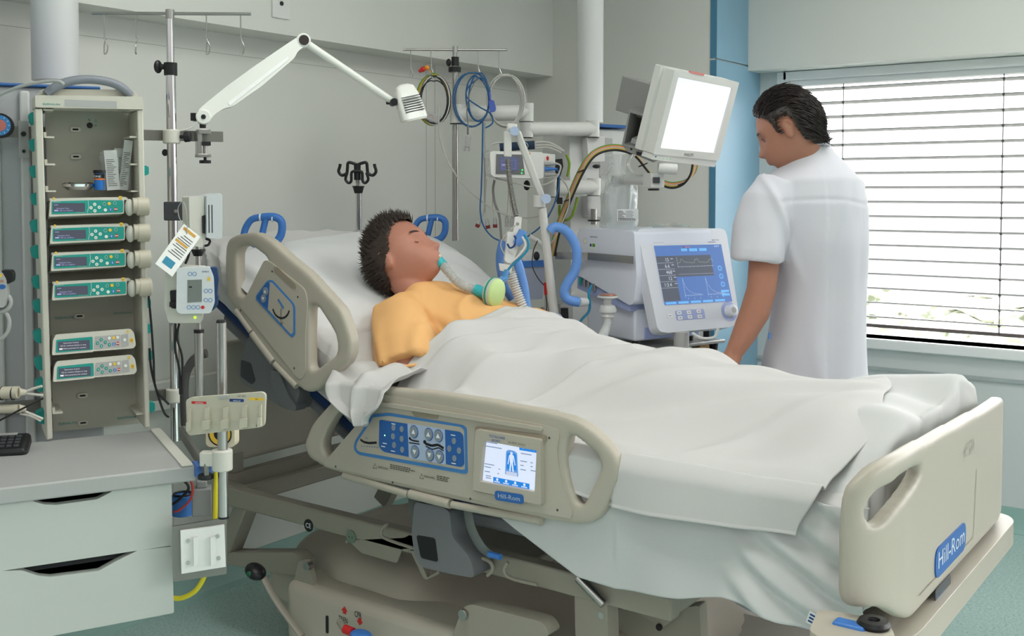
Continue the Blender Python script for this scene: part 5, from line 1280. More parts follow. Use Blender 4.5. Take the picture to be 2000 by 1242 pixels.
bagm = mat('clear_bag', (226, 230, 230), .18, trans=.85, alpha=.55, var=0, ior=1.15); papm = mat('wrapper_paper', (216, 218, 214), .7)
bg_ = thing('syringe_packets', on_rack(228, 371, -.07), 'clear bag of paper wrapped syringe packets in the rack', 'packets')
for i, (x, y0, y1, w_, lean, m) in enumerate(((222,371,290,.030,-4,papm),(240,371,268,.020,7,papm),(215,371,300,.028,-8,bagm),(235,371,285,.036,3,papm))):
    F = Fr(on_rack(x, y0, -.055 - .012 * i), PA, roll=-lean); h = (y0 - y1) * 2.5 / 2100
    q = MB(m); q.box(F, -w_ / 2, w_ / 2, 0, h, -.003, .003)
    if m is papm: q.use(mat('print_grey', (70, 68, 62))); lines(q, 0, 0, 0, 0) ; rr = random.Random(i); [q.rect(F, -w_ * .4, .01 + k * .0045, -w_ * .4 + w_ * rr.uniform(.3, .8), .0115 + k * .0045, .0034) for k in range(int(h / .0062))]
    q.obj('packet', bg_)
F = Fr(on_rack(229, 371, -.04), PA); q = MB(bagm); q.grid(lambda u, v: F.w(-.034 + u * .068 + .004 * math.sin(v * 5), v * (.088 + .012 * math.sin(u * 7)), .004 * math.sin(u * 9 + v * 4) + .006 * math.sin(u * math.pi)), 16, 16); o = q.obj('bag_film', bg_)
# ---- drip pole on the rail with cross bar and hooks
px0 = 335; PD = 2.50
pl0 = onpl(335, 268, RF.w(0, 0, -.14), RF.n)
dp = thing('drip_stand', (pl0.x, pl0.y, DF.w(0, 0).z), 'chrome drip pole with four-hook cross bar beside the pump rack', 'drip pole')
zt_ = onpl(335, 28, pl0, FW).z; zb_ = onpl(335, 838, pl0, FW).z; zc_ = onpl(335, 145, pl0, FW).z
q = MB(chrome); q.cyl((pl0.x, pl0.y, zb_ - .03), (pl0.x, pl0.y, zc_), .0125, n=24); q.cyl((pl0.x, pl0.y, zc_), (pl0.x, pl0.y, zt_), .0095, n=24); q.obj('pole', dp)
FP = Fr(V((pl0.x, pl0.y, zt_)), 2)
q = MB(steel); a0 = FP.ab(180, 27)[0]; a1 = FP.ab(490, 24)[0]; q.cyl(FP.w(a0, .002), FP.w(a1, .002), .0042); q.cyl(FP.w(0, -.012), FP.w(0, .012), .011); q.obj('cross_bar', dp)
for i, x in enumerate((203, 265, 403, 470)):
    a = FP.ab(x, 28)[0]; q = MB(steel); fr = .012 if i != 1 else .004; dpt = .0 if i != 1 else .012
    q.tube(cat([FP.w(a, .0), FP.w(a, -.055), FP.w(a + .002, -.066), FP.w(a + fr * .7, -.082, dpt), FP.w(a + fr * .45, -.098, dpt), FP.w(a, -.101), FP.w(a - .001, -.094), FP.w(a, -.075), FP.w(a + .004, -.062)], 5), .0017, 8); q.obj('hook', dp)
q = MB(black); z = onpl(335, 135, pl0, FW).z; q.cyl((pl0.x, pl0.y, z - .016), (pl0.x, pl0.y, z + .016), .0165); o_ = V((pl0.x, pl0.y, z + .006)); q.cyl(o_, o_ - RT * .026, .007); q.ball(o_ - RT * .032, (.007, .017, .012)); q.obj('height_clamp', dp)
def pole_clamp(x, y, par, knob=1, m=offw, r=.0215, h=.036, d0=None):
    c = onpl(x, y, pl0 if d0 is None else d0, FW); q = MB(m); q.cyl(c - UPZ * h / 2, c + UPZ * h / 2, r, n=26); q.obj('clamp', par, bev=.003)
    if knob:
        q = MB(black); q.cyl(c + RT * r, c + RT * (r + .014), .005); q.cyl(c + RT * (r + .012), c + RT * (r + .028), .015, .013, n=8); q.obj('clamp_knob', par, bev=.002)
pole_clamp(335, 267, dp); pole_clamp(341, 772, dp, 0)
q = MB(black); c = onpl(322, 298, pl0, FW); q.cyl(c, c + RT * .028, .006); q.ball(c, (.006, .009, .008)); q.obj('clamp_screw', dp)
# ---- lamp on the rail
LB = onpl(397, 268, RF.w(0, 0, -.15), RF.n); dL = (LB - CAM).dot(FW)
la = thing('examination_lamp', LB, 'white jointed examination lamp clamped to the upper rail', 'lamp')
lm = mat('lamp_white', (226, 226, 220), .35, var=.01)
def A(x, y, dd=0): return at(x, y, dL + dd)
q = MB(steel); F = Fr(A(397, 268), PA); q.box(F, -.016, .016, .008, .020, -.02, .02); q.box(F, -.018, -.006, -.052, .012, -.015, .015); q.box(F, -.018, .016, -.052, -.044, -.02, .02); q.cyl(F.w(.004, -.045), F.w(.004, -.02), .005); q.obj('clamp', la, bev=.001)
q = MB(black); q.cyl(F.w(.004, -.068), F.w(.004, -.06), .015, n=8); q.cyl(F.w(.004, -.06), F.w(.004, -.045), .004); q.box(F, -.01, .016, -.022, -.012, -.015, .015); q.cyl(A(396, 250), A(396, 240), .008); q.obj('clamp_screw', la)
E1 = A(397, 229); E2 = A(592, 80, .12); E3 = A(762, 195, .30)
nrm = -(FW * .95 + RT * -.3).normalized()
q = MB(lm); q.cyl(E1 - nrm * .02, E1 + nrm * .02, .0195, n=30); q.obj('base_joint', la, bev=.003)
q = MB(black); q.cyl(E1 + nrm * .019, E1 + nrm * .023, .006); q.box(Fr(A(381, 229), 0), -.006, .006, -.01, .01, -.015, .02); q.obj('joint_button', la)
dr = (E2 - E1).normalized(); sd = dr.cross(nrm).normalized(); LL = (E2 - E1).length
FL = axes(E1, dr, sd if sd.dot(UPZ) > 0 else -sd)
out_ = [(-.012,.010),(.0,.022),(.03,.024),(.10,.026),(LL * .55,.024),(LL * .82,.020),(LL,.016),(LL,-.014),(LL * .9,-.013),(LL * .85,-.022),(LL * .5,-.028),(.075,-.024),(.055,-.014),(.02,-.012),(0,-.02)]
q = MB(lm); q.prism(FL, fil(out_, .012, 4), -.015, .015); lo = q.obj('lower_arm', la, bev=.007, seg=3)
q = MB(mat('lamp_cover', (238, 238, 236), .2)); q.prism(FL, fil([(.07,-.008),(.07,-.019),(LL * .8,-.017),(LL * .82,-.008)], .005), .012, .0165) if FL.n.dot(FW) < 0 else q.prism(FL, fil([(.07,-.008),(.07,-.019),(LL * .8,-.017),(LL * .82,-.008)], .005), -.0165, -.012); q.obj('cover_strip', lo, bev=.001)
q = MB(lm); q.cyl(E2 - nrm * .018, E2 + nrm * .018, .019, n=30); q.obj('elbow_joint', la, bev=.002); q = MB(mat('joint_cap', (52, 44, 42), .35)); q.cyl(E2 + nrm * .017, E2 + nrm * .021, .0135, n=26); q.obj('elbow_cap', la)
q = MB(lm); q.cyl(E2, E3, .0105, n=16); q.obj('upper_arm', la)
q = MB(black); c = A(768, 200, .30); q.cyl(c - nrm * .012, c + nrm * .016, .011); q.cyl(c, c - RT * .02, .006); q.use(lm).cyl(c - nrm * .004, c + nrm * .012, .0085); q.obj('head_joint', la)
hA = A(790, 172, .32); hB = A(806, 224, .30); hd = (hB - hA).normalized(); FH = axes(hA, hd, -RT * .3 + UPZ * .2 - FW * .9)
q = MB(lm); _s = hd.cross(nrm).normalized(); loft(q, [(hA - hd * .012, _s * .012, nrm * .012), (hA - hd * .004, _s * .026, nrm * .024), (hA + hd * .02, _s * .033, nrm * .030), (hA + hd * .055, _s * .037, nrm * .034), (hB + hd * .012, _s * .038, nrm * .036), (hB + hd * .018, _s * .034, nrm * .032)], 40, .55); lh = q.obj('lamp_head', la, bev=.003)
q = MB(darkin)
for i in range(7):
    c = hA + hd * (.030 + i * .0075) + nrm * .0355
    q.bar(c - _s * .030, c + _s * .026, .0022, .0022, up=nrm)
q.obj('vents', lh)
q = MB(lm); q.tube(cat([A(388, 236, -.02), A(372, 250, -.02), A(350, 256, -.02)], 5), .002, 6); q.obj('cable', la)
# ---- second pole (thin) with two feeding pumps
p2 = at(388, 620, 2.55); s2 = thing('drip_stand', (p2.x, p2.y, at(388, 790, 2.55).z), 'short dark telescopic pole carrying two small pumps', 'drip pole')
q = MB(steel); q.cyl((p2.x, p2.y, at(388, 800, 2.55).z), (p2.x, p2.y, at(388, 645, 2.55).z), .0105); q.cyl((p2.x, p2.y, at(388, 645, 2.55).z), (p2.x, p2.y, at(388, 460, 2.55).z), .0055); q.obj('pole', s2)
q = MB(black); z = at(388, 500, 2.55).z; q.cyl((p2.x, p2.y, z), (p2.x, p2.y, z + .012), .010, .015); q.cyl((p2.x, p2.y, z + .012), (p2.x, p2.y, z + .016), .017); z = at(388, 645, 2.55).z; q.cyl((p2.x, p2.y, z - .006), (p2.x, p2.y, z + .002), .012); q.obj('collar', s2)
# lower feeding pump
FPm = Fr(at(346, 612, 2.42), 12); fpump = thing('feeding_pump', FPm.o, 'pale feeding pump with grey display and navy side, on the pole', 'pump')
q = MB(offw); q.ppx(FPm, [(322,528),(346,520),(400,522),(395,612),(392,632),(328,632),(320,600)], -.06, -.012, .006); q.obj('rear_housing', fpump, bev=.004)
q = MB(mat('pump_light', (208, 212, 214), .4)); q.ppx(FPm, [(346,523),(410,520),(418,540),(420,590),(412,611),(352,612),(345,606)], -.012, .012, .006); fh = q.obj('front_housing', fpump, bev=.004)
q = MB(mat('pump_navy', (30, 60, 100), .45)); q.ppx(FPm, [(410,522),(424,522),(427,545),(424,575),(427,580),(424,598),(414,608),(408,600)], -.03, .006, .003); q.obj('door', fpump, bev=.003)
q = MB(mat('lcd_grey', (120, 126, 122), .3)); q.ppx(FPm, [(367,546),(395,545),(395,588),(367,590)], .012, .0128); q.use(pk).rect(FPm, *FPm.ab(369, 562, .0132), *FPm.ab(375, 559, .0132), .0132); q.obj('screen', fh)
q = MB(kb)
for (x, y) in ((371,535),(380,535),(402,568),(411,568),(402,586),(411,586),(369,600),(378,600),(387,600)):
    a, b = FPm.ab(x, y, .012); q.line(FPm, circ(a, b, .0042, 12) + [(a + .0042, b)], .0011, .0128)
a, b = FPm.ab(396, 600, .012); q.use(red).disc(FPm, a, b, .004, .0128); a, b = FPm.ab(407, 545, .012); q.use(yellow).rect(FPm, a - .002, b - .004, a + .004, b + .004, .0128); a, b = FPm.ab(394, 532, .0125); q.use(dkblue).text(FPm, 'AMIKA', a, b, wd=.016, h=.0035, c=.0128); q.obj('key_print', fh)
q = MB(black); q.ppx(FPm, [(331,590),(344,590),(344,630 - 35),(331,600)], -.05, .0); q.ppx(FPm, [(331,568),(345,567),(345,604),(333,602)], -.04, -.008, .003); q.obj('side_grip', fpump)
q = MB(mat('led_lime', (170, 230, 40), .4, emit=1.5)); a, b = FPm.ab(381, 620, -.01); q.prism(FPm, circ(a, b, .003, 10), -.012, -.0095); q.obj('indicator', fpump)
# upper pump
FU = Fr(at(399, 466, 2.5), 35); up = thing('feeding_pump', FU.o, 'small pale pump seen side-on at the top of the short pole', 'pump')
q = MB(offw); q.ppx(FU, [(369,384),(399,383),(400,465),(396,483),(371,480)], -.05, .0, .004); q.obj('rear_housing', up, bev=.004)
q = MB(mat('pump_side', (188, 192, 194), .45)); q.ppx(FU, [(400,382),(426,377),(431,380),(431,464),(424,467),(400,464)], -.05, .012, .004); u2 = q.obj('front_housing', up, bev=.004)
q = MB(pk); 
for k in range(2): a, b = FU.ab(407 + k * 6, 400, .0125); q.rect(FU, a, b - .065, a + .0022, b, .0128)
q.obj('side_print', u2); q = MB(black); q.ppx(FU, [(394,422),(399,420),(399,456),(395,455)], .0, .006); q.tube(cat([FU.px(x, y, -.02) for x, y in ((402,466),(410,470),(407,478),(400,480))], 4), .003, 8); q.obj('latch', up)
q = MB(dgrey); c = onpl(346, 412, pl0, FW); F = Fr(c, 5); q.box(F, -.028, .028, -.024, .024, -.02, .028); bk = q.obj('clamp_block', s2, bev=.003); q = MB(steel); q.cyl(F.w(.004, 0, .028), F.w(.004, 0, .034), .0045); q.obj('screw', bk)
# leaflet hanging on a string
lf = thing('leaflet', at(340, 500, 2.40), 'laminated instruction leaflet hanging tilted above the feeding pump', 'leaflet')
c00 = at(303, 515, 2.38); c10 = at(314, 556, 2.38); c01 = at(359, 437, 2.44); c11 = at(371, 478, 2.44)
FLf = axes(c00, c01 - c00, c00 - c10); wl = (c01 - c00).length; hl = (c10 - c00).length
q = MB(white); q.box(FLf, 0, wl, -hl, 0, -.0008, .0008); q.use(mat('print_teal_photo', (40, 130, 160), .4)).rect(FLf, .012, -hl * .75, wl * .26, -hl * .2, .0012); q.use(mat('print_amber', (200, 150, 60), .5)).rect(FLf, wl * .62, -hl * .8, wl * .67, -hl * .1, .0012); q.rect(FLf, wl * .9, -hl * .8, wl * .96, -hl * .1, .0012); q.use(pk)
for k in range(9): 
    if k != 5: q.rect(FLf, wl * (.36 + k * .055), -hl * .85, wl * (.36 + k * .055) + .0016, -hl * (.12 + .3 * (k % 3) / 3), .0012)
q.obj('sheet', lf); q = MB(lgrey); q.tube(cat([c01, at(350, 425, 2.44), at(348, 405, 2.44), at(358, 395, 2.43), at(365, 420, 2.43), (c01 + c11) / 2], 5), .001, 6); q.obj('string', lf)
# dark curved hose behind the poles
q = MB(mat('dark_hose', (64, 62, 62), .5)); q.tube(cat([at(x, y, 2.66) for x, y in ((404,690),(390,694),(374,708),(362,735),(360,780),(362,830))], 6), .011, 12); tag(q.obj('hose'), 'thick dark curved hose behind the chrome poles above the desk edge', 'hose')
for i, pts in enumerate((((290,575),(296,640),(300,700),(304,757),(330,790)), ((292,680),(297,730),(318,800),(330,815)), ((343,632),(342,680),(350,720),(352,770)), ((350,632),(346,660),(356,700),(355,770)), ((372,480),(368,500),(362,515)))):
    q = MB(black); q.tube(cat([at(x, y, 2.6 if i < 2 else 2.47) for x, y in pts], 6), .0028, 8); tag(q.obj('power_cable'), ['black cable hanging nearest the right side of the pump rack', 'lower black cable sagging behind the rack foot', 'black cable below the feeding pump, left strand', 'black cable below the feeding pump, right strand', 'short black cable from upper pump to feeding pump'][i], 'cable', 'black cables on the left pendant')
# ---- third pole: short thick stub on the desk side with a transducer plate
p3 = at(434, 800, 2.24); s3 = thing('pole_stub', (p3.x, p3.y, at(434, 1000, 2.24).z), 'short thick steel pole clamped to the right side of the desk', 'pole')
q = MB(steel); q.cyl((p3.x, p3.y, at(434, 1010, 2.24).z), (p3.x, p3.y, at(434, 630, 2.24).z), .0105, n=26); q.obj('pole', s3); q = MB(black); z = at(434, 630, 2.24).z; q.cyl((p3.x, p3.y, z), (p3.x, p3.y, z + .006), .0108, .009); q.cyl((p3.x, p3.y, at(434, 1012, 2.24).z), (p3.x, p3.y, at(434, 1008, 2.24).z), .0108); q.obj('end_cap', s3)
c = at(434, 898, 2.24); q = MB(offw); q.cyl(c - UPZ * .022, c + UPZ * .022, .0215, n=26); q.box(Fr(c, 0), -.045, 0, -.012, .018, -.012, .012); q.obj('clamp', s3, bev=.003); q = MB(black); c = at(402, 935, 2.24); q.cyl(c, c + UPZ * .010, .017, n=10); q.cyl(c, c + UPZ * .03, .005); q.obj('clamp_knob', s3, bev=.002)
SRa = at(353, 842, 2.62); SRb = at(402, 915, 2.24)
q = MB(rail_m); q.bar(SRa, SRb + (SRb - SRa) * .03, .010, .026); tag(q.obj('equipment_rail', bev=.001), 'short dark metal rail along the right side of the desk', 'rail')
q = MB(mat('blue_block', (64, 104, 168), .45)); q.box(DF, -.004, .034, -.024, .004, -.03, .012); tag(q.obj('corner_bumper', bev=.004), 'blue bumper block on the front right corner of the desk', 'bumper')
FT = Fr(at(366, 850, 2.18), -8); tp = thing('transducer_holder', FT.o, 'cream plate with five clip slots on the short steel pole', 'holder')
FT.o = at(366, 850, 2.18); 
q = MB(cream); q.ppx(FT, [(364,781),(372,776),(512,765),(519,770),(517,828),(512,834),(372,850),(366,845)], -.006, .002, .005); pt = q.obj('plate', tp, bev=.002)
q = MB(red); tx(q, FT, '', 0, 0, 0, 0) if False else None; q.prism(FT, rrect(*FT.ab(375, 788), *FT.ab(404, 784), .002), .002, .0026); q.use(pw); a, b = FT.ab(381, 788, .003); q.text(FT, 'ARTERIAL', a, b, wd=.018, h=.0028, c=.003)
q.use(dkblue).prism(FT, rrect(*FT.ab(449, 784), *FT.ab(477, 779), .002), .002, .0026); q.use(pw); a, b = FT.ab(455, 784, .003); q.text(FT, 'VENOUS', a, b, wd=.016, h=.0028, c=.003)
q.use(yellow).prism(FT, rrect(*FT.ab(487, 781), *FT.ab(516, 777), .002), .002, .0026); q.use(pk); a, b = FT.ab(499, 781, .003); q.text(FT, 'PA', a, b, wd=.006, h=.0028, c=.003); a, b = FT.ab(464, 775, .003); q.text(FT, 'CAP  ZERO', a, b, wd=.018, h=.003, c=.003); a, b = FT.ab(500, 834, .003); q.text(FT, 'CE', a, b, wd=.010, h=.006, c=.003); q.obj('print', pt)
for x in (373, 407, 443, 480, 511):
    q = MB(cream); yy = 796 - (x - 373) * .055; w_ = 7 if 380 < x < 505 else 3.5
    q.ppx(FT, [(x - w_ * .6, yy + 3), (x + w_ * .6, yy), (x + w_ * .7, yy + 42), (x - w_ * .7, yy + 44)], .002, .009, .001); q.ppx(FT, [(x - w_, yy + 26), (x + w_, yy + 24), (x + w_, yy + 42), (x - w_, yy + 44)], .009, .015, .001); q.obj('clip', tp, bev=.001)
q = MB(lgrey); q.ppx(FT, [(430,772),(448,770),(448,776),(430,778)], -.004, .008, .001); q.obj('hook_clip', tp)
# vacuum gauge behind the plate
c = at(430, 858, 2.36); vg = thing('vacuum_gauge', c, 'cream gauge with yellow dial behind the transducer plate', 'gauge'); F = Fr(c, -5); q = MB(mat('gauge_cream', (214, 202, 176), .45)); q.prism(F, rrect(-.033, -.018, .033, .04, .012), -.03, 0); q.obj('housing', vg, bev=.004)
q = MB(yellow); q.disc(F, 0, .012, .024, .001, 30); q.use(black).disc(F, 0, .012, .014, .0014, 24).line(F, circ(0, .012, .0255, 30) + [(.0255, .012)], .003, .0016); q.use(red).line(F, [(0, .012), (.012, .02)], .002, .002); q.obj('dial', vg)
# plate holder below the desk, box, canister, hoses
FB2 = Fr(at(442, 1118, 2.26), 20); bp = thing('bracket_plate', FB2.o, 'white square bracket plate on a metal backing below the desk edge', 'bracket')
q = MB(rail_m); q.ppx(FB2, [(336,1030),(443,1012),(443,1122),(338,1138)], -.010, -.004); q.obj('backing', bp); q = MB(white); q.ppx(FB2, [(352,1036),(438,1024),(441,1106),(354,1120)], -.004, .004); wp = q.obj('plate', bp, bev=.001)
for (x0, x1) in ((377, 386), (410, 420)): q = MB(white); q.ppx(FB2, [(x0,1047),(x1,1045),(x1+1,1097),(x0+1,1103)], .004, .014, .001); q.obj('ridge', bp, bev=.001)
for (x, y) in ((367,1056),(367,1099),(425,1047),(427,1090)): q = MB(steel); a, b = FB2.ab(x, y, .004); q.prism(FB2, circ(a, b, .0042, 12), .004, .006); q.obj('screw', bp)
q = MB(mat('box_grey', (140, 142, 140), .5)); FX = Fr(at(375, 1010, 2.34), 15); q.box(FX, 0, .042, -.0, .060, -.04, .0); q.box(FX, .01, .032, .06, .075, -.03, -.01); tag(q.obj('pump_motor_box', bev=.002), 'small grey metal box hanging under the desk rail', 'box')
c = at(357, 983, 2.42); q = MB(blue); q.cyl(c - UPZ * .026, c + UPZ * .020, .024, n=30); q.use(black).tube([c + UPZ * .020 + V((.02 * math.cos(t), .02 * math.sin(t), .002)) for t in [R_(20 * i) for i in range(18)]], .003, 6, closed=True); tag(q.obj('suction_canister', bev=.003), 'small round blue canister under the desk beside the grey box', 'canister')
q = MB(mat('red_tube', (190, 60, 50), .45)); q.tube(cat([at(x, y, 2.33) for x, y in ((368,928),(376,950),(372,975),(352,995),(340,1000))], 6), .0025, 8); tag(q.obj('tube'), 'thin red tube looping under the desk edge', 'tube')
q = MB(black); q.tube(cat([at(x, y, 2.32) for x, y in ((337,934),(360,940),(368,955),(350,975),(337,985))], 6), .003, 8); tag(q.obj('tube'), 'black tube looping under the desk edge', 'tube')
ym = mat('yellow_hose', (214, 200, 40), .45); q = MB(ym); q.tube(cat([at(x, y, 2.34) for x, y in ((422,920),(421,965),(420,1012),(415,1060),(405,1110),(385,1150),(355,1168),(330,1166))], 6), .0055, 10); tag(q.obj('gas_hose'), 'bright yellow gas hose curving down beside the white plate', 'hose')
# ---- far left: manometer, handset, regulator, fittings, telephone
c = onpl(0, 245, RF.w(0, 0, -.12), RF.n); mg = thing('manometer', c, 'round black gauge with blue and red dial on the upper rail', 'gauge'); F = Fr(c, 20); q = MB(black); q.prism(F, circ(0, 0, .029, 30), -.03, .006); q.obj('housing', mg, bev=.003); q = MB(mat('dial_blue', (60, 130, 190), .4)); q.disc(F, 0, 0, .024, .0065, 30); q.use(mat('dial_red', (190, 110, 100), .4)).disc(F, 0, 0, .014, .007, 24); q.use(pw).line(F, [(0, 0), (-.01, .015)], .0015, .0075)
for k in range(12): t = R_(30 * k); q.line(F, [(.018 * math.cos(t), .018 * math.sin(t)), (.022 * math.cos(t), .022 * math.sin(t))], .001, .0075)
q.obj('dial', mg)
FK = Fr(at(0, 590, 2.42), 15); hs = thing('bed_handset', FK.o, 'grey hand control with coloured keys at the left picture edge', 'handset'); q = MB(lgrey); q.ppx(FK, [(-30,530),(5,530),(14,545),(16,575),(10,600),(-30,600)], -.02, .01, .005); hh = q.obj('housing', hs, bev=.003); q = MB(black); q.ppx(FK, [(4,527),(22,528),(26,535),(25,550),(18,554),(8,550)], -.03, .008, .004); q.obj('black_grip', hs, bev=.002)
q = MB(yellow); a, b = FK.ab(1, 538, .01); q.disc(FK, a, b, .004, .0108); a, b = FK.ab(4, 560, .01); q.use(kd).disc(FK, a, b, .008, .0108, ry=.0055); a, b = FK.ab(2, 549, .01); q.use(mat('key_tan', (170, 130, 110))).disc(FK, a, b, .006, .0108, ry=.003); q.obj('keys', hh)
rg = thing('suction_regulator', at(4, 590, 2.44), 'grey round regulator ring at the left picture edge', 'regulator'); q = MB(lgrey); c = at(2, 590, 2.44); F = Fr(c, 15); q.tube([F.w(.021 * math.cos(t), .021 * math.sin(t), .005) for t in [R_(15 * i) for i in range(24)]], .0055, 10, closed=True); q.use(grey).prism(F, circ(0, 0, .016, 24), -.02, .006); q.obj('dial_ring', rg); q = MB(lgrey); q.tube(cat([at(x, y, 2.44) for x, y in ((10,608),(18,625),(16,645),(5,660),(-15,668))], 6), .0045, 8); q.obj('tube', rg)
q = MB(lgrey); q.tube(cat([at(x, y, 2.5) for x, y in ((-10,190),(30,172),(70,162),(110,158),(125,165))], 5), .004, 8); tag(q.obj('cable'), 'grey cable draped over the top of the left pendant', 'cable')
gf = thing('gas_connector', at(20, 770, 2.40), 'cream cylindrical gas connectors strapped to the lower rail', 'connector')
for i, y in enumerate((768, 800)):
    q = MB(cream); q.cyl(at(-30, y, 2.40), at(36, y - 2, 2.40), .014 if i == 0 else .010, n=18); q.cyl(at(36, y - 2, 2.40), at(50, y - 2, 2.41), .010, .006, n=16); q.obj('cylinder', gf)
q = MB(black); q.tube([at(4, 768, 2.40) + V((0, 0, 0)) + (RT * .0 + FW * math.cos(t) + UPZ * math.sin(t)) * .0146 for t in [R_(20 * i) for i in range(18)]], .0015, 6, closed=True); q.tube([at(26, 768, 2.40) + (FW * math.cos(t) + UPZ * math.sin(t)) * .0146 for t in [R_(20 * i) for i in range(18)]], .0015, 6, closed=True); q.obj('tie', gf)
for pts in (((48,766),(62,760),(82,754)), ((48,768),(65,770),(84,772)), ((36,798),(55,806),(84,818)), ((40,808),(60,812),(80,822))): MB(offw).tube(cat([at(x, y, 2.41) for x, y in pts], 5), .003, 8).obj('lead', gf)
q = MB(black); q.tube(cat([at(x, y, 2.36) for x, y in ((-10,826),(30,805),(60,790),(84,778))], 5), .0022, 8); tag(q.obj('cable'), 'thin black cable running up from the desk phone', 'cable')
ph = thing('telephone', onZ(20, 880, DF.w(0, 0).z), 'black desk telephone at the left end of the desk', 'telephone'); zd = DF.w(0, 0).z
FPh = axes(onZ(-4, 890, zd + .002), RT * .97 + FW * .24, FW * .55 + UPZ * .22); q = MB(black); q.box(FPh, -.10, .058, 0, .075, -.022, .010); pq = q.obj('base', ph, bev=.010, seg=3)
q = MB(dgrey)
for i in range(5):
    for j in range(4): q.box(FPh, -.03 + i * .015, -.019 + i * .015, .014 + j * .012, .022 + j * .012, .010, .013)
q.use(lgrey).box(FPh, -.03, .03, .062, .070, .010, .0115); q.obj('keys', pq)
# ================================================================ CENTRE AND RIGHT: SECOND PENDANT
def col(x, y0, y1, d, r, m, name, label, catg, n=36):
    c = at(x, (y0 + y1) / 2, d); q = MB(m); q.cyl((c.x, c.y, at(x, y1, d).z), (c.x, c.y, ZC if y0 < 0 else at(x, y0, d).z), r, n=n); return tag(q.obj(name), label, catg)
col(1153, -50, 240, 4.25, .051, mat('column_white', (216, 216, 216)), 'ceiling_column', 'white round ceiling column above the ventilator', 'column')
VA = 32
sp2 = thing('supply_pendant', at(1170, 640, 4.35), 'white supply pendant body standing behind the ventilator', 'pendant')
PF = Fr(at(1178, 700, 4.25), 30)
pwm = mat('pendant_white', (206, 206, 204), .45, var=.01)
q = MB(pwm); q.ppx(PF, [(1118,248),(1176,246),(1178,720),(1122,730)], -.22, -.02); q.ppx(PF, [(1176,249),(1240,252),(1242,720),(1178,726)], -.22, -.06); q.obj('body', sp2, bev=.006)
q = MB(mat('pendant_blue', (48, 96, 160))); q.ppx(PF, [(1170,240),(1245,244),(1245,250),(1170,246)], -.25, -.04); q.obj('blue_cap', sp2, bev=.002)
q = MB(pwm); q.ppx(PF, [(1141,268),(1176,266),(1176,316),(1143,318)], -.02, .02); q.obj('mount_block', sp2, bev=.003); q = MB(pwm); q.ppx(PF, [(1141,382),(1176,380),(1176,424),(1143,426)], -.02, .02); q.obj('mount_block', sp2, bev=.003)
q = MB(lgrey); q.ppx(PF, [(1178,268),(1205,270),(1206,345),(1180,346)], -.06, -.03); q.ppx(PF, [(1176,345),(1206,347),(1206,445),(1178,445)], -.06, -.035); q.use(mat('grille', (150, 150, 150))).ppx(PF, [(1176,355),(1182,355),(1182,445),(1176,445)], -.035, -.032); q.obj('side_modules', sp2, bev=.002)
q = MB(steel); c = at(1160, 408, 4.18); q.cyl(c, c - UPZ * .06, .012); q.use(black); q.cyl(c - UPZ * .03, c - UPZ * .055, .008); q.tube([c - UPZ * .045 + V((.022 * math.cos(t), .022 * math.sin(t), 0)) for t in [R_(20 * i) for i in range(18)]], .003, 6, closed=True); c = at(1165, 325, 4.18); q.ball(c, (.016, .008, .016)); q.obj('clamp_knob', sp2)
q = MB(black); q.ppx(PF, [(1098,602),(1107,601),(1108,626),(1099,627)], -.01, .01); o = q.obj('rocker_switch', sp2); q = MB(lgrey); q.ppx(PF, [(1096,595),(1122,592),(1122,660),(1097,664)], -.1, -.011); q.obj('side_panel', sp2)
# horizontal arms
def arm(x0, y0, d0, x1, y1, d1, r, name, label, ends=True):
    a = at(x0, y0, d0); b = at(x1, y1, d1); t = thing(name, (a + b) / 2, label, 'pendant arm'); m = mat('arm_white', (210, 210, 206), .4, var=.01)
    q = MB(m); q.tube([a, b], r, 24); q.obj('beam', t)
    if ends:
        for p, s in ((a, 1.0), (b, 1.0)):
            q = MB(m); q.cyl(p - UPZ * r * 1.15, p + UPZ * r * 1.2, r * .95, n=26); q.use(black).cyl(p - UPZ * (r * 1.15 + .003), p - UPZ * r * 1.15, r * .93); q.obj('pivot', t)
    return t
t0 = arm(893, 223, 3.95, 1028, 220, 4.05, .029, 'equipment_boom', 'upper left white swing arm carrying the second drip pole')
t1 = arm(1028, 252, 4.05, 1158, 252, 4.20, .027, 'equipment_boom', 'white swing arm joining the round column below the cable coils')
t2 = arm(1075, 367, 4.0, 1160, 365, 4.15, .028, 'equipment_boom', 'lower white swing arm beside the patient module', True)
# second drip pole
dp2 = thing('drip_stand', at(889, 470, 3.95), 'steel drip pole with coiled cables on its cross bar, behind the pillow', 'drip pole')
c = at(889, 300, 3.95); q = MB(steel); q.cyl((c.x, c.y, at(889, 470, 3.95).z), (c.x, c.y, at(889, 140, 3.95).z), .0115, n=20); q.cyl((c.x, c.y, at(889, 140, 3.95).z), (c.x, c.y, at(889, 94, 3.95).z), .008, n=20); q.obj('pole', dp2)
FQ = Fr(at(889, 97, 3.95), 1); q = MB(steel); a0 = FQ.ab(787, 99)[0]; a1 = FQ.ab(991, 96)[0]; q.cyl(FQ.w(a0, 0), FQ.w(a1, 0), .0045); q.cyl(FQ.w(0, -.01), FQ.w(0, .012), .010); q.obj('cross_bar', dp2)
for x in (802, 842, 934, 975):
    a = FQ.ab(x, 99)[0]; q = MB(steel); q.tube(cat([FQ.w(a, 0), FQ.w(a, -.06), FQ.w(a + .002, -.072), FQ.w(a + .008, -.088), FQ.w(a + .005, -.1), FQ.w(a, -.1), FQ.w(a, -.085), FQ.w(a + .003, -.07)], 5), .0018, 8); q.obj('hook', dp2)
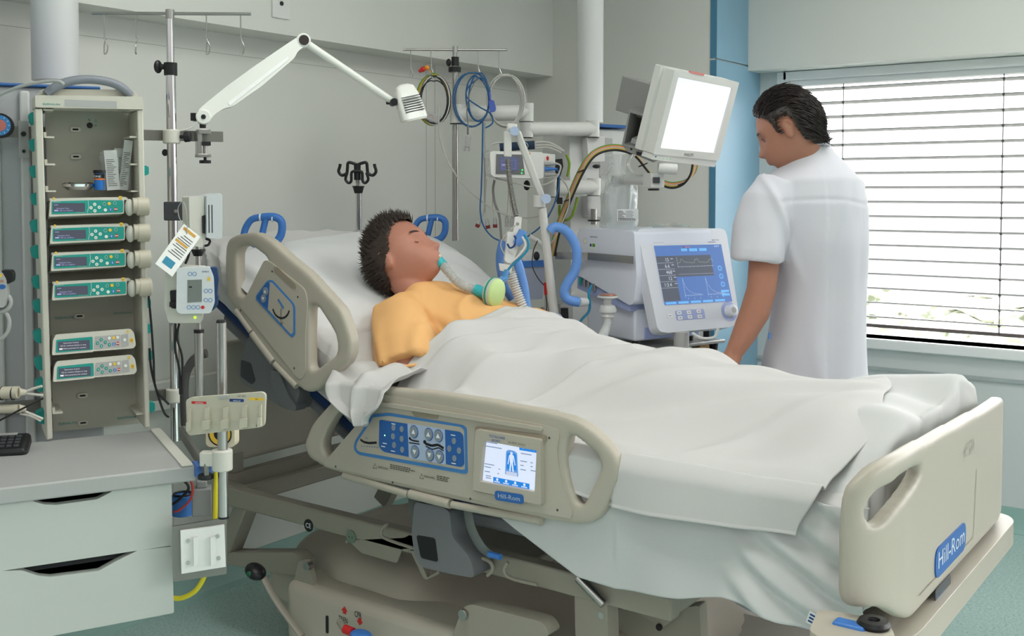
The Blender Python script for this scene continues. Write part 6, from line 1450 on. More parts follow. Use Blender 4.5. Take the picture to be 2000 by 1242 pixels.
q = MB(black); c = at(889, 120, 3.95); q.cyl(c - UPZ * .016, c + UPZ * .016, .014); q.ball(c - RT * .024 - UPZ * .004, (.010, .014, .008)); c = at(888, 136, 3.95); q.cyl(c - UPZ * .009, c + UPZ * .009, .023); q.obj('height_clamp', dp2)
# ---- cable coils on the hooks
def coil(q, cx, cy, rx, ry, n, r, d, rr, jit=3, turns=None):
    pts = []
    k = n * 26
    for i in range(k):
        t = 2 * math.pi * i / 26; w_ = int(i / 26); random.seed(w_ * 7 + int(cx))
        ox, oy, sx_, sy_ = [random.uniform(-jit, jit) for _ in range(4)]
        u = (i % 26) / 26; random.seed((w_ + 1) * 7 + int(cx)); o2 = [random.uniform(-jit, jit) for _ in range(4)]
        ox, oy, sx_, sy_ = [p * (1 - u) + q2 * u for p, q2 in zip((ox, oy, sx_, sy_), o2)]
        pts.append(at(cx + ox + (rx + sx_) * math.sin(t), cy - (ry + sy_) * math.cos(t) + oy * .3 + (2 if abs(math.sin(t)) < .2 and math.cos(t) > 0 else 0), d + .004 * math.sin(3 * t + w_) + .003 * w_))
    q.tube(pts, r, 6)
cl1 = thing('ecg_cable_coil', at(843, 197, 3.9), 'multicoloured coiled ECG leads with red and yellow plugs on the second drip pole', 'cable')
for m, j in ((green, 0), (mat('cable_yellow', (206, 176, 60)), 1), (mat('cable_brown', (72, 52, 40)), 2), (mat('cable_white', (206, 208, 206)), 3), (mat('cable_black', (34, 34, 36)), 4)):
    q = MB(m); coil(q, 846 + j * .8, 194 + j * .6, 31 - j * 1.2, 50 - j * 1.5, 2, .0022, 3.9 - j * .006, 0, 3.5); q.obj('lead', cl1)
q = MB(red); q.ball(at(826, 135, 3.88), .010); q.ball(at(821, 138, 3.88), .007); q.obj('red_plug', cl1); q = MB(mat('plug_orange', (230, 150, 40))); q.ball(at(834, 132, 3.88), .009); q.tube([at(834, 134, 3.88), at(842, 142, 3.89)], .002, 6); q.obj('yellow_plug', cl1)
q = MB(lgrey); F = Fr(at(843, 228, 3.87), 0, roll=-22); q.box(F, -.028, .03, -.016, .014, -.012, .004); q.use(red).line(F, [(-.012, -.004), (-.002, .006), (.010, -.006)], .001, .0045); q.obj('lead_block', cl1, bev=.004)
bluc = mat('cable_dark_blue', (38, 92, 142), .45); q = MB(bluc); coil(q, 918, 196, 30, 52, 2, .0028, 3.9, 0, 5); coil(q, 936, 190, 22, 46, 2, .0028, 3.89, 0, 6)
q.tube(cat([at(x, y, 3.88) for x, y in ((938,150),(915,170),(912,190),(935,208),(958,222),(962,240),(948,250))], 6), .0028, 6); tag(q.obj('cable_coil'), 'dark blue coiled cable in the middle of the cross bar', 'cable')
q = MB(mat('cable_grey', (186, 184, 178), .5)); coil(q, 988, 196, 34, 52, 4, .0033, 3.92, 0, 4); tag(q.obj('cable_coil'), 'pale grey coiled cable on the right hook of the cross bar', 'cable')
pr_ = thing('finger_probe', at(914, 290, 3.86), 'grey finger clip sensor hanging below the blue coil', 'sensor'); q = MB(lgrey); F = Fr(at(914, 276, 3.86), 0, roll=-6); q.box(F, -.010, .010, -.022, .022, -.008, .006); q.box(F, -.012, -.004, -.036, -.018, -.004, .004); q.box(F, .004, .010, -.036, -.018, -.004, .004); q.obj('clip', pr_, bev=.004); q = MB(grey); q.tube(cat([at(x, y, 3.87) for x, y in ((914,262),(914,240),(912,215),(918,180),(932,152))], 6), .002, 6); q.cyl(at(914, 262, 3.86), at(914, 246, 3.87), .004); q.obj('cable', pr_)
bc_ = thing('cable_connector', at(962, 210, 3.86), 'blue cable connector hanging between the two right coils', 'connector'); q = MB(mat('connector_blue', (72, 96, 178), .4)); q.ppx(Fr(at(962, 210, 3.86), 0), [(954,196),(965,196),(969,212),(967,218),(957,220)], -.008, .006, .004); q.cyl(at(958, 196, 3.86), at(956, 180, 3.87), .004); q.obj('plug', bc_, bev=.002)
gc = mat('cable_grey', (176, 178, 176)); cb = [
 (((857,205),(857,240),(862,280),(880,325),(910,365),(950,400),(990,420),(1030,425),(1058,420)), gc, .0028, 3.85, 'pale grey cable sweeping from the ECG coil down to the white jointed arm'),
 (((943,238),(942,300),(940,370),(938,410),(944,440),(962,463),(985,472),(1003,472)), bluc, .0028, 3.84, 'dark blue cable hanging straight down from the blue coil'),
 (((1006,475),(1030,462),(1058,440),(1080,405),(1090,370),(1092,340),(1086,330)), bluc, .003, 3.84, 'dark blue cable rising to the patient module'),
 (((957,300),(952,320),(965,345),(985,352),(1010,358),(1040,365),(1070,358),(1088,345),(1095,325),(1084,318)), gc, .003, 3.78, 'grey cable looping under the patient module'),
 (((1088,340),(1108,365),(1112,395),(1100,430),(1080,470),(1060,490)), gc, .0025, 3.9, 'grey cable descending right of the patient module'),
 (((966,352),(963,370),(966,395),(975,420),(978,450),(982,500)), mat('cable_grey_dark', (140, 138, 136)), .0045, 3.86, 'thicker grey tube hanging below the patient module')]
for pts, m, r, d, lb in cb: q = MB(m); q.tube(cat([at(x, y, d) for x, y in pts], 8), r, 8); tag(q.obj('cable'), lb, 'cable', 'single cables of the right pendant')
# hanging transducer connectors with red ends
for i, (x, y, xt, rot) in enumerate(((935,436,947,25),(952,438,948,-12),(967,436,962,0),(990,434,992,0),(1000,434,996,4))):
    t = thing('pressure_connector', at(x, y, 3.86), ['leftmost grey connector tipped in dark red, hanging tilted', 'second hanging connector with dark red tip', 'third hanging connector with dark red tip', 'first plain pale hanging connector, right of the red tipped ones', 'last plain pale hanging connector beside the flexible metal tube'][i], 'connector', 'connectors dangling under the patient module')
    F = Fr(at(x, y, 3.86), 0, roll=rot * -1); q = MB(lgrey); q.tube([F.w(0, .022), F.w(0, .014), F.w(0, -.004)], [.003, .007, .008], 12); q.obj('body', t); q = MB(mat('tip_red', (120, 30, 38)) if i < 3 else lgrey); q.box(F, -.008, .008, -.016, -.003, -.006, .006); q.obj('tip', t, bev=.001)
    q = MB(gc); q.tube(cat([F.w(0, .02), at(xt, 400, 3.87), at(xt + 2, 350, 3.88)], 6), .0018, 6); q.obj('lead', t)
q = MB(lgrey); c = at(947, 370, 3.9); q.cyl((c.x, c.y, at(947, 415, 3.9).z), (c.x, c.y, at(947, 240, 3.9).z), .004, n=12); q.box(Fr(at(949, 300, 3.89), 0), -.012, .016, -.018, .012, -.008, .008); tag(q.obj('thin_rod'), 'thin grey vertical rod between the coils and the patient module', 'rod')
# ---- patient module with rolled cuff
MFm = Fr(at(962, 346, 3.75), 12); pm = thing('patient_module', MFm.o, 'small white patient monitor with dark screen among the cables', 'monitor')
q = MB(white); q.ppx(MFm, [(957,298),(963,295),(1058,297),(1062,300),(1062,345),(1056,349),(966,346),(959,340)], -.10, 0, .004); q.ppx(MFm, [(1058,299),(1086,301),(1086,346),(1060,348)], -.12, -.012, .003); mh = q.obj('housing', pm, bev=.003)
q = MB(grey); q.ppx(MFm, [(969,301),(1020,302),(1025,341),(968,340)], 0, .002, .002); q.use(mat('module_screen', (88, 96, 128), .3, emit=.6)).ppx(MFm, [(976,306),(1012,307),(1012,333),(976,333)], .002, .0026); q.use(mat('screen_violet', (170, 160, 220), .3, emit=.4)); a, b = MFm.ab(980, 330, .003); q.line(MFm, [(a, b), (a, b + .03), (a + .05, b + .03), (a + .05, b), (a, b)], .0008, .0032).rect(MFm, a, b + .010, a + .018, b + .018, .0032); q.obj('screen', mh)
q = MB(mat('led_green2', (60, 220, 90), .4, emit=1.5))
for (x, y) in ((1020, 332), (1019, 338)): q.disc(MFm, *MFm.ab(x, y, .003), .003, .0035, 8)
q.use(orange); [q.disc(MFm, *MFm.ab(x, y, .003), .004, .001, 8) for (x, y) in ((1034, 300), (1034, 310))]; q.use(red); [q.disc(MFm, *MFm.ab(x, y, .0), .005, -.0105, 10, .008) for (x, y) in ((1061, 307), (1071, 309))]; q.obj('indicators', mh)
for (x, y, m) in ((1064,320,lgrey),(1064,330,blue),(1064,341,lgrey)):
    q = MB(m); p = MFm.px(x, y, -.005); q.tube([p, p + RT * .012, p + RT * .03, p + RT * .045], [.007, .007, .005, .003], 12); q.obj('plug', pm)
cf = thing('blood_pressure_cuff', at(1010, 295, 3.8), 'rolled dark navy blood pressure cuff lying on the patient module', 'cuff'); a = at(976, 288, 3.80); b = at(1044, 283, 3.80); q = MB(mat('cuff_navy', (34, 52, 74), .8, bump=.3, bscale=400)); q.tube(cat([a, (a + b) / 2, b], 6), .019, 18, sy=.8); q.obj('roll', cf)
F = Fr(at(1024, 285, 3.775), 0); q = MB(pw); q.line(F, [(.013 * math.cos(R_(20 * i)), .013 * math.sin(R_(20 * i))) for i in range(19)], .0012, .001); q.line(F, [(-.008, -.008), (.0, .009), (.008, -.008)], .0012, .001); q.obj('emblem', cf)
q = MB(gc)
for pts in (((960,283),(970,279),(985,280)), ((1046,278),(1070,278),(1092,288),(1102,296)), ((1046,284),(1075,284),(1098,294)), ((1044,290),(1070,288),(1096,298)), ((958,290),(956,300),(952,310))): q.tube(cat([at(x, y, 3.8) for x, y in pts], 6), .0036, 8)
tag(q.obj('hose_bundle'), 'bundle of pale hoses curling round the navy cuff', 'hose')
q = MB(black); q.ppx(Fr(at(1090, 330, 3.92), 0), [(1080,312),(1098,310),(1100,325),(1094,345),(1092,395),(1086,395),(1088,345),(1080,322)], -.01, .01, .002); q.box(Fr(at(1093, 392, 3.9), 0), -.010, .010, -.012, .012, -.01, .012); q.ball(at(1029, 362, 3.85), (.012, .018, .012)); tag(q.obj('pole_clamp', bev=.002), 'black clamp bracket right of the patient module', 'clamp')
# ---- colour-banded pendant cables
pc = [(green, 0), (mat('cable_orange', (226, 130, 84)), 1), (mat('cable_mauve', (186, 176, 178)), 2), (mat('cable_yellow', (206, 176, 60)), 3), (mat('cable_black', (34, 34, 36)), 4)]
cbu = thing('cable_bundle', at(1140, 320, 3.95), 'green, orange and grey cable bundle strapped together, arching to the big monitor', 'cable')
for m, j in pc:
    q = MB(m); o = (j - 2) * 2.4; q.tube(cat([at(x + o * a_, y + o * b_, 3.95 - j * .006) for x, y, a_, b_ in ((1078,500,1,0),(1092,440,1,0),(1115,380,1,0),(1135,335,1,.3),(1155,305,.7,.7),(1180,291,.2,1),(1210,289,0,1),(1240,300,0,1),(1262,330,.5,.7),(1285,352,0,1),(1310,362,0,1),(1335,357,-.4,.8),(1352,340,-.8,.4),(1358,318,-1,0))], 8), .0042, 8); q.obj('cable', cbu)
q = MB(black)
for (x, y) in ((1137,333),(1256,322),(1330,359),(1110,390)):
    c = at(x, y, 3.94); q.tube([c + (RT * math.cos(t) + FW * math.sin(t) + UPZ * .4 * math.cos(t)) * .016 for t in [R_(30 * i) for i in range(12)]], .0022, 6, closed=True)
q.obj('cable_ties', cbu)
q = MB(mat('cable_lime', (120, 150, 40), .5)); q.tube(cat([at(x, y, 3.95) for x, y in ((1106,302),(1112,320),(1108,345))], 6), .005, 8); tag(q.obj('cable'), 'short lime green cable end right of the patient module', 'cable'); q = MB(mat('cable_lime', (120, 150, 40))); q.tube(cat([at(x, y, 3.95) for x, y in ((1093,400),(1093,420),(1103,430),(1118,420),(1128,385))], 6), .005, 8); tag(q.obj('cable'), 'lime green cable loop behind the black clamp', 'cable')
# ---- big monitor
MA = Fr(at(1275, 301, 3.5), 42, -16); bm_ = thing('patient_monitor', MA.o, 'large white tilted monitor with bright washed out screen near the ceiling column', 'monitor')
mw_ = mat('monitor_white', (214, 214, 210), .4, var=.01)
q = MB(mw_); q.ppx(MA, [[(1318,136),(1444,161),(1404,314),(1276,301)], [(1325,151),(1431,172),(1396,299),(1290,289)]], -.05, 0, .004); q.ppx(MA, [(1312,133),(1443,160),(1403,317),(1270,300)], -.070, -.045, .005); q.ppx(MA, [(1278,301),(1402,314),(1398,327),(1274,312)], -.05, -.004, .003); mh = q.obj('bezel', bm_, bev=.004)
q = MB(mat('monitor_glow', (232, 236, 246), .25, emit=.80)); q.ppx(MA, [(1322,149),(1433,171),(1398,301),(1287,290)], -.02, -.006); q.obj('screen', bm_)
q = MB(mat('alarm_lamp', (236, 150, 140), .4, emit=.35)); q.ppx(MA, [(1350,139),(1376,144),(1374,148),(1349,143)], -.01, .0015); q.obj('alarm_light', mh)
q = MB(dgrey); a, b = MA.ab(1336, 305, .0006); a2, b2 = MA.ab(1354, 306, .0006); q.text(MA, 'PHILIPS', a, b, wd=a2 - a, h=.010, c=.0006); q.obj('lettering', mh)
q = MB(mat('stud_green', (80, 200, 120), .4, emit=.6))
for x in (1296, 1303, 1309): q.disc(MA, *MA.ab(x, 310 + (x - 1296) * .1, -.003), .002, -.0032, 8)
q.use(dkblue).disc(MA, *MA.ab(1281, 306, -.003), .003, -.0032, 8); q.obj('front_leds', mh)
q = MB(mat('module_grey', (142, 142, 140), .5)); MR = MA.sub(0, 0, -.085); q.ppx(MA.sub(0, 0, -.14), [(1257,160),(1300,168),(1290,240),(1243,228)], -.10, .05); q.obj('rear_box', bm_, bev=.003)
MR = Fr(at(1226, 292, 3.60), -34, -14); q = MB(mat('module_grey', (142, 142, 140))); q.ppx(MR, [[(1229,214),(1263,224),(1254,295),(1214,284)], [(1231,220),(1258,228),(1249,290),(1219,281)]], -.12, 0); q.ppx(MR, [(1214,284),(1256,296),(1276,300),(1276,318),(1224,296)], -.12, -.002); q.ppx(MR, [(1263,224),(1272,226),(1268,298),(1254,295)], -.12, -.002); mr_ = q.obj('module_rack', bm_, bev=.001)
q = MB(mat('rack_inside', (84, 84, 82), .6)); q.ppx(MR, [(1231,220),(1258,228),(1249,290),(1219,281)], -.12, -.10); q.use(lgrey).ppx(MR, [(1229,272),(1246,277),(1244,287),(1226,282)], -.08, -.02); q.obj('rack_interior', mr_)
q = MB(pk); a, b = MR.ab(1240, 300); q.ppx(MR, [(1243,296),(1257,299),(1256,305),(1243,302)], -.002, .0005); q.disc(MR, *MR.ab(1233, 291), .004, .0006, 10); q.obj('sockets', mr_)
SD = Fr(at(1268, 300, 3.52), 42 - 90, 0); st = MB(white)
a, b = MA.ab(1268, 278, -.045); Fs = axes(MA.w(MA.ab(1276, 301)[0] - .022, 0, -.03), MA.n * -1, MA.y); q = MB(mat('sticker_white', (226, 232, 226), .5)); 
stn = MA.x * -1; Fs = axes(MA.w(MA.ab(1262, 298, -.045)[0] - .0015, 0, -.045), MA.n, MA.y); q.rect(Fs, -.03, .03, .0, .075, .001); q.use(green).rect(Fs, -.02, .042, -.006, .064, .0015).use(dkblue).disc(Fs, -.018, .048, .006, .002, 12); q.obj('sticker', mh)
q = MB(pwm); c = at(1302, 328, 3.55); q.cyl(at(1285, 328, 3.56), at(1322, 331, 3.56), .018); q.box(Fr(at(1276, 352, 3.6), 20), -.024, .026, -.024, .024, -.03, .03); q.cyl(at(1276, 352, 3.62), at(1200, 350, 3.9), .018); q.use(dgrey).box(Fr(at(1281, 352, 3.565), 20), -.012, .014, -.010, .010, .0, .004); q.use(black).cyl(at(1277, 368, 3.6), at(1277, 372, 3.6), .02); q.obj('support_arm', bm_, bev=.002)
# ---- ventilator: shelf, body, panel
SHF = Fr(at(1190, 689, 3.56), 36)
sh_ = thing('ventilator_shelf', SHF.w(.2, 0, -.2), 'grey shelf on black feet carrying the ventilator', 'shelf')
z1 = SHF.o.z; aR = SHF.ab(1417, 670)[0]
shm = mat('shelf_grey', (150, 150, 148), .3, .3)
q = MB(shm); q.box(SHF, -.02, aR, -.012, 0, -.42, 0); q.obj('top_plate', sh_, bev=.003)
for (a, c) in ((.01, -.03), (aR - .03, -.03), (.01, -.38), (aR - .03, -.38)): q = MB(black); q.cyl(SHF.w(a, -.058, c), SHF.w(a, -.012, c), .013, .017); q.obj('foot', sh_)
q = MB(shm); q.box(SHF, -.06, aR + .05, -.075, -.06, -.5, .04); tag(q.obj('pendant_tray', bev=.003), 'wide steel tray under the ventilator shelf', 'tray')
PFv = Fr(at(1290, 650, 3.60), VA, 17)
vn = thing('ventilator', V((PFv.o.x, PFv.o.y, z1)), 'pale blue-grey intensive care ventilator with large tilted touch screen', 'ventilator')
vm = mat('ventilator_body', (222, 226, 238), .42, var=.01); vm2 = mat('ventilator_lavender', (160, 172, 214), .45); vm3 = mat('ventilator_panel', (216, 219, 227), .4, var=.01)
VB = Fr(at(1240, 668, 3.70), VA); VB.o = V((VB.o.x, VB.o.y, z1 + .018))
LBK = .283
def vz(x, y, c=0): return VB.ab(x, y, c)[1]
zt1 = vz(1260, 449)
q = MB(vm); q.box(VB, 0, .30, 0, zt1 * .62, -LBK, 0); q.obj('lower_housing', vn, bev=.008)
VL = Fr(VB.w(0, 0, -LBK), VA - 90)          # left face
q = MB(vm); wL = LBK + .01
q.prism(VL, fil([(-.03, zt1 * .56), (-.035, zt1 * .60), (-.02, zt1 * .93), (-.005, zt1 * 1.0), (wL + .02, zt1 * .99), (wL + .035, zt1 * .60), (wL + .02, zt1 * .36), (wL, zt1 * .33)], .012), -.32, .03); vb_ = q.obj('upper_housing', vn, bev=.010, seg=3)
q = MB(vm2); q.prism(VL, fil([(-.03, zt1 * .42), (-.03, zt1 * .57), (wL - .01, zt1 * .35), (wL - .01, zt1 * .27)], .006), -.2, .022); q.obj('connector_ledge', vn, bev=.004)
q = MB(vm2); q.box(VB, .04, .29, .004, .045, -.02, .006); q.obj('front_strip', vn, bev=.003)
for (a, c) in ((.02, -.02), (.27, -.02), (.02, -.26), (.27, -.26)): q = MB(black); q.cyl(VB.w(a, -.018, c), VB.w(a, .004, c), .012); q.obj('foot', vn)
q = MB(steel); zb = zt1 * .745; pts = [at(1085, 499, 3.93), VL.w(.075, zb, .05), VL.w(wL + .04, zb, .05)]
for a, b in zip(pts, pts[1:]): q.bar(a, b, .004, .026)
q.obj('steel_bar', vn)
q = MB(dkblue); q.text(VL, 'HAMILTON-G5', .06, zt1 * .915, wd=.045, h=.006, c=.0305); q.use(mat('sticker_white', (226, 232, 226))).rect(VL, .055, zt1 * .80, .095, zt1 * .865, .0305).use(green).rect(VL, .075, zt1 * .83, .092, zt1 * .86, .031).use(dkblue).disc(VL, .066, zt1 * .845, .006, .0315, 12); q.use(mat('sticker_white', (226, 232, 226))).disc(VL, .03, zt1 * .88, .010, .0305, 20).use(grey).line(VL, circ(.03, zt1 * .88, .0098, 20) + [(.0398, zt1 * .88)], .0008, .031); q.use(pk).text(VL, 'P/V', .10, .075, wd=.022, h=.012, c=.001).disc(VL, .155, .08, .010, .001, 16).text(VL, 'To patient', -.005 + .01, .19, wd=.03, h=.004, c=.001).text(VL, 'From patient', .16, .175, wd=.03, h=.004, c=.001); q.obj('print', vb_)
for i, (a, hh) in enumerate(((.0, .50), (.025, .485), (.05, .47), (.085, .455))):
    q = MB(steel if i else teal); p = VL.w(a, zt1 * hh + .012, .028); q.cyl(p - UPZ * .026, p, .006); q.obj('gas_port', vn)
# tilted front panel
q = MB(vm3); q.ppx(PFv, [(1245,450),(1253,446),(1406,446),(1416,449),(1420,460),(1444,622),(1441,634),(1425,639),(1305,650),(1290,648),(1284,640)], -.045, 0, .008); fp = q.obj('front_panel', vn, bev=.008, seg=3)
SV = axes(PFv.px(1298, 596, .001), PFv.px(1430, 588, .001) - PFv.px(1298, 596, .001), PFv.y); sw = (PFv.px(1430, 588, .001) - SV.o).length; sh2 = SV.ab(1275, 480)[1]
scb = mat('vent_screen_blue', (88, 122, 182), .3, emit=.7); scg = mat('vent_screen_grey', (96, 102, 114), .3, emit=.6); scw = mat('vent_screen_white', (214, 224, 236), .3, emit=.6); scl = mat('vent_screen_cyan', (110, 176, 230), .3, emit=.75)
q = MB(scb); q.rect(SV, 0, 0, sw, sh2, .0)
def vr(x0, y0, x1, y1, m, c=.0005): q.use(m).rect(SV, x0 * sw, y0 * sh2, x1 * sw, y1 * sh2, c)
vr(0, .06, .24, .82, scg); vr(.24, .46, .80, .82, scg); vr(.38, .895, .47, .94, scl); vr(.50, .89, .62, .94, scl); vr(.65, .89, .76, .94, scl); vr(0, .0, 1, .055, scb, .0006)
for i in range(5): vr(.02 + i * .18, .008, .17 + i * .18, .045, scl, .0009)
for i, s_ in enumerate(('15', '6.6', '468', '12', '1:3.4')):
    yb = .725 - i * .105; q.use(scw).text(SV, s_, (.20 - .028 * len(s_)) * sw * .9, yb * sh2, h=.0125, c=.001); q.rect(SV, .2 * sw, (yb + .04) * sh2, .235 * sw, (yb + .05) * sh2, .001); q.rect(SV, .0, (yb - .025) * sh2, .235 * sw, (yb - .021) * sh2, .001)
def tr(pts, wd=.0008, m=scw): q.use(m).line(SV, [(x * sw, y * sh2) for x, y in pts], wd, .0012)
tr([(.29,.63),(.29,.80)]); tr([(.29,.69),(.33,.70),(.34,.75),(.36,.76),(.39,.71),(.5,.69),(.54,.69),(.55,.74),(.59,.76),(.61,.70),(.72,.69),(.75,.70),(.77,.74),(.81,.75),(.82,.70)], .0009, mat('vent_trace', (190, 214, 170), .3, emit=.5)); tr([(.28,.63),(.82,.63)]); tr([(.28,.5),(.80,.5)], .0006)
for k in range(10): tr([(.30 + k * .055, .615), (.30 + k * .055, .63)])
for ox in (.32, .66):
    tr([(ox,.10),(ox,.44)]); tr([(ox - .01,.14),(ox + .26,.14)]); tr([(ox,.42),(ox + .02,.30),(ox + .06,.22),(ox + .12,.17),(ox + .24,.15)], .0007)
    for k in range(5): tr([(ox + .04 + k * .045,.12),(ox + .04 + k * .045,.14)]); tr([(ox - .008,.17 + k * .055),(ox,.17 + k * .055)])
    q.use(scw).text(SV, '0', (ox + .03) * sw, .075 * sh2, h=.005, c=.0012).text(SV, '2', (ox + .12) * sw, .075 * sh2, h=.005, c=.0012).text(SV, '4', (ox + .21) * sw, .075 * sh2, h=.005, c=.0012)
for k in range(3): q.use(scl).disc(SV, .905 * sw, (.58 - k * .14) * sh2, .0095, .0009, 18).use(scb).disc(SV, .905 * sw, (.58 - k * .14) * sh2, .006, .0011, 14)
vr(.86, .16, .98, .20, scl); vr(.86, .10, .98, .14, scl); q.use(red).rect(SV, .42 * sw, .955 * sh2, .435 * sw, .985 * sh2, .001); vr(.445, .96, .53, .975, mat('screen_pink', (210, 150, 160), .3, emit=.4)); q.use(scw).text(SV, 'ASV', .88 * sw, .95 * sh2, wd=.08 * sw, h=.007, c=.0012)
q.obj('screen', fp)
q = MB(dkblue)
def ptx(s_, x, y, wpx, h, m=dkblue):
    a, b = PFv.ab(x, y, .001); a2 = PFv.ab(x + wpx, y, .001)[0]; q.use(m).text(PFv, s_, a, b, wd=a2 - a, h=h, c=.001)
ptx('HAMILTON-G5', 1276, 475, 20, .004); ptx('HAMILTON', 1385, 470, 19, .004); ptx('MEDICAL', 1383, 474, 15, .004)
a, b = PFv.ab(1331, 474, .001); q.use(mat('sticker_white', (226, 232, 226))).rect(PFv, a, b, a + .034, b + .022, .0008).use(green).rect(PFv, a + .018, b + .006, a + .028, b + .018, .0012).use(dkblue).disc(PFv, a + .011, b + .012, .005, .0012, 12)
q.obj('panel_print', fp)
kk = mat('panel_key', (226, 228, 234), .4)
for i, (x, y) in enumerate(((1308,617),(1326,611),(1345,610),(1364,608),(1328,621),(1347,619),(1366,618))):
    a, b = PFv.ab(x, y); q = MB(kk); s = .010 if i else .011; q.prism(PFv, rrect(a - s, b - s * .62, a + s, b + s * .62, .002), -.001, .0022); q.use(grey).rect(PFv, a - s * .4, b - .001, a + s * .4, b + .0012, .0026); q.obj('key', fp)
q = MB(vm2); q.prism(PFv, fil([PFv.ab(1318, 607), PFv.ab(1374, 603), PFv.ab(1378, 622), PFv.ab(1322, 626)], .006), -.001, .0008); q.obj('key_field', fp); q = MB(vm2); q.prism(PFv, circ(*PFv.ab(1424, 608), .036, 30), -.002, .001); q.obj('knob_surround', fp)
kb_ = MB(kk); a, b = PFv.ab(1424, 608); kb_.tube([PFv.w(a, b, 0), PFv.w(a, b, .012), PFv.w(a, b, .024), PFv.w(a, b, .026)], [.023, .022, .020, .017], 30); kb_.use(lgrey).prism(PFv, circ(a, b, .011, 20), .026, .0265); kb_.obj('rotary_knob', fp)
q = MB(lgrey); c = at(1331, 648, 3.64); q.cyl((c.x, c.y, z1), (c.x, c.y, z1 + .06), .026, n=26); q.obj('panel_post', vn)
q = MB(white); q.tube(cat([at(x, y, 3.62) for x, y in ((1352,650),(1370,660),(1395,658),(1403,640))], 6), .0045, 8); q.obj('panel_cable', vn)
# odds and ends on the right end of the shelf
bt_ = thing('bottle', SHF.w(aR - .035, 0, -.06), 'small black bottle beside the ventilator knob', 'bottle'); c = SHF.w(aR - .035, 0, -.06); q = MB(black); q.lathe(axes(c, RT, UPZ), [(0, 0), (.013, 0), (.013, .03), (.006, .036), (.006, .044), (0, .044)], 18); q.obj('body', bt_); q = MB(dgrey); q.cyl(c + UPZ * .044, c + UPZ * .052, .008); q.obj('cap', bt_)
c = SHF.w(aR + .01, -.06, -.10); q = MB(mat('amber_box', (214, 178, 120), .5)); q.box(Fr(c, 20), -.05, .03, 0, .05, -.03, .03); q.use(mat('amber_yellow', (224, 186, 40), .4)).disc(Fr(c, 20), .012, .024, .014, .0305, 20); tag(q.obj('yellow_regulator', bev=.004), 'cream and yellow regulator behind the nurse\'s hand', 'regulator')
# ---- expiratory valve and hoses at the ventilator's side
ev = thing('exhalation_valve', at(1186, 600, 3.62), 'clear plastic exhalation valve under the ventilator side', 'valve')
def LT_(q, x, y0, prof, d, m):
    c = at(x, y0, d); q.use(m); q.lathe(axes(c, RT, UPZ * -1), prof, 26)
q = MB(clear); LT_(q, 1187, 577, [(0, 0), (.034, 0), (.036, .006), (.03, .010), (.014, .012), (.013, .03), (.024, .034), (.030, .045), (.030, .055), (.020, .062), (.024, .070), (.016, .08), (.012, .085), (0, .085)], 3.62, clear); q.obj('valve_body', ev)
q = MB(mat('copper_ring', (190, 130, 110), .3, .6)); LT_(q, 1187, 574, [(0, 0), (.026, 0), (.030, .004), (0, .004)], 3.62, mat('copper_ring', (190, 130, 110))); q.obj('ring', ev)
cw = mat('corrugated_white', (226, 228, 228), .35, trans=.15)
q = MB(cw); corr(q, [at(1187, 622, 3.62), at(1184, 640, 3.6), at(1174, 660, 3.56), at(1160, 682, 3.5)], .0145, .008); q.obj('hose', ev)
tqb = mat('turquoise_tube', (40, 140, 176), .4)
q = MB(tqb); q.tube(cat([at(x, y, 3.66) for x, y in ((1156,556),(1150,572),(1152,590),(1150,608),(1136,624),(1128,638),(1136,655),(1150,668))], 7), .0045, 8); tag(q.obj('tube'), 'thin turquoise tube snaking down the ventilator side', 'tube')
bh = mat('blue_hose', (104, 152, 222), .35)
q = MB(bh); q.tube(cat([at(x, y, 3.62) for x, y in ((1074,452),(1082,444),(1098,446),(1112,458),(1124,480),(1127,505),(1122,530),(1110,550),(1102,568),(1106,582),(1118,588),(1132,590))], 8), .0165, 16); q.use(cw).cyl(at(1130, 590, 3.62), at(1144, 590, 3.65), .015); tag(q.obj('breathing_hose'), 'thick light blue corrugated hose looping from the jointed arm to the ventilator', 'hose')
# ---- jointed hose arm
am = mat('arm_white', (210, 210, 206)); ha = thing('hose_support_arm', at(1085, 645, 3.7), 'white jointed hose support arm between bed and ventilator', 'support arm')
J1 = at(998, 257, 3.55); J2 = at(1059, 388, 3.62); J3 = at(1084, 630, 3.66)
q = MB(am); q.tube([at(990, 250, 3.55), at(1010, 252, 3.55)], .017, 20); q.box(Fr(at(991, 280, 3.55), 0), -.012, .014, -.045, .04, -.012, .012); q.obj('top_joint', ha, bev=.004)
q = MB(am); q.bar(J1 + RT * .02, J2, .024, .032, up=FW); q.obj('upper_arm', ha, bev=.006); q = MB(mat('joint_blue', (176, 192, 220), .4)); q.cyl(at(1005, 256, 3.53), at(1005, 256, 3.51), .015); q.cyl(at(1067, 388, 3.60), at(1067, 388, 3.58), .016); q.obj('joint_cap', ha)
q = MB(am); q.cyl(J2 + UPZ * .012 - RT * .01, J2 - UPZ * .03 - RT * .01, .021); q.obj('middle_joint', ha, bev=.003); q = MB(am); q.tube([J2 - UPZ * .03, J3], [.014, .016], 18); q.obj('lower_arm', ha)
q = MB(am); q.cyl(J3 + UPZ * .012, J3 - UPZ * .1, .022); q.obj('base_joint', ha, bev=.003); q = MB(mat('joint_blue', (176, 192, 220))); q.cyl(at(1089, 622, 3.64), at(1089, 622, 3.62), .017); q.obj('joint_cap', ha)
q = MB(steel); corr(q, [at(991, 310, 3.55), at(995, 350, 3.54), at(1002, 395, 3.52), at(1008, 422, 3.50)], .0085, .005, 10); q.obj('flexible_tube', ha)
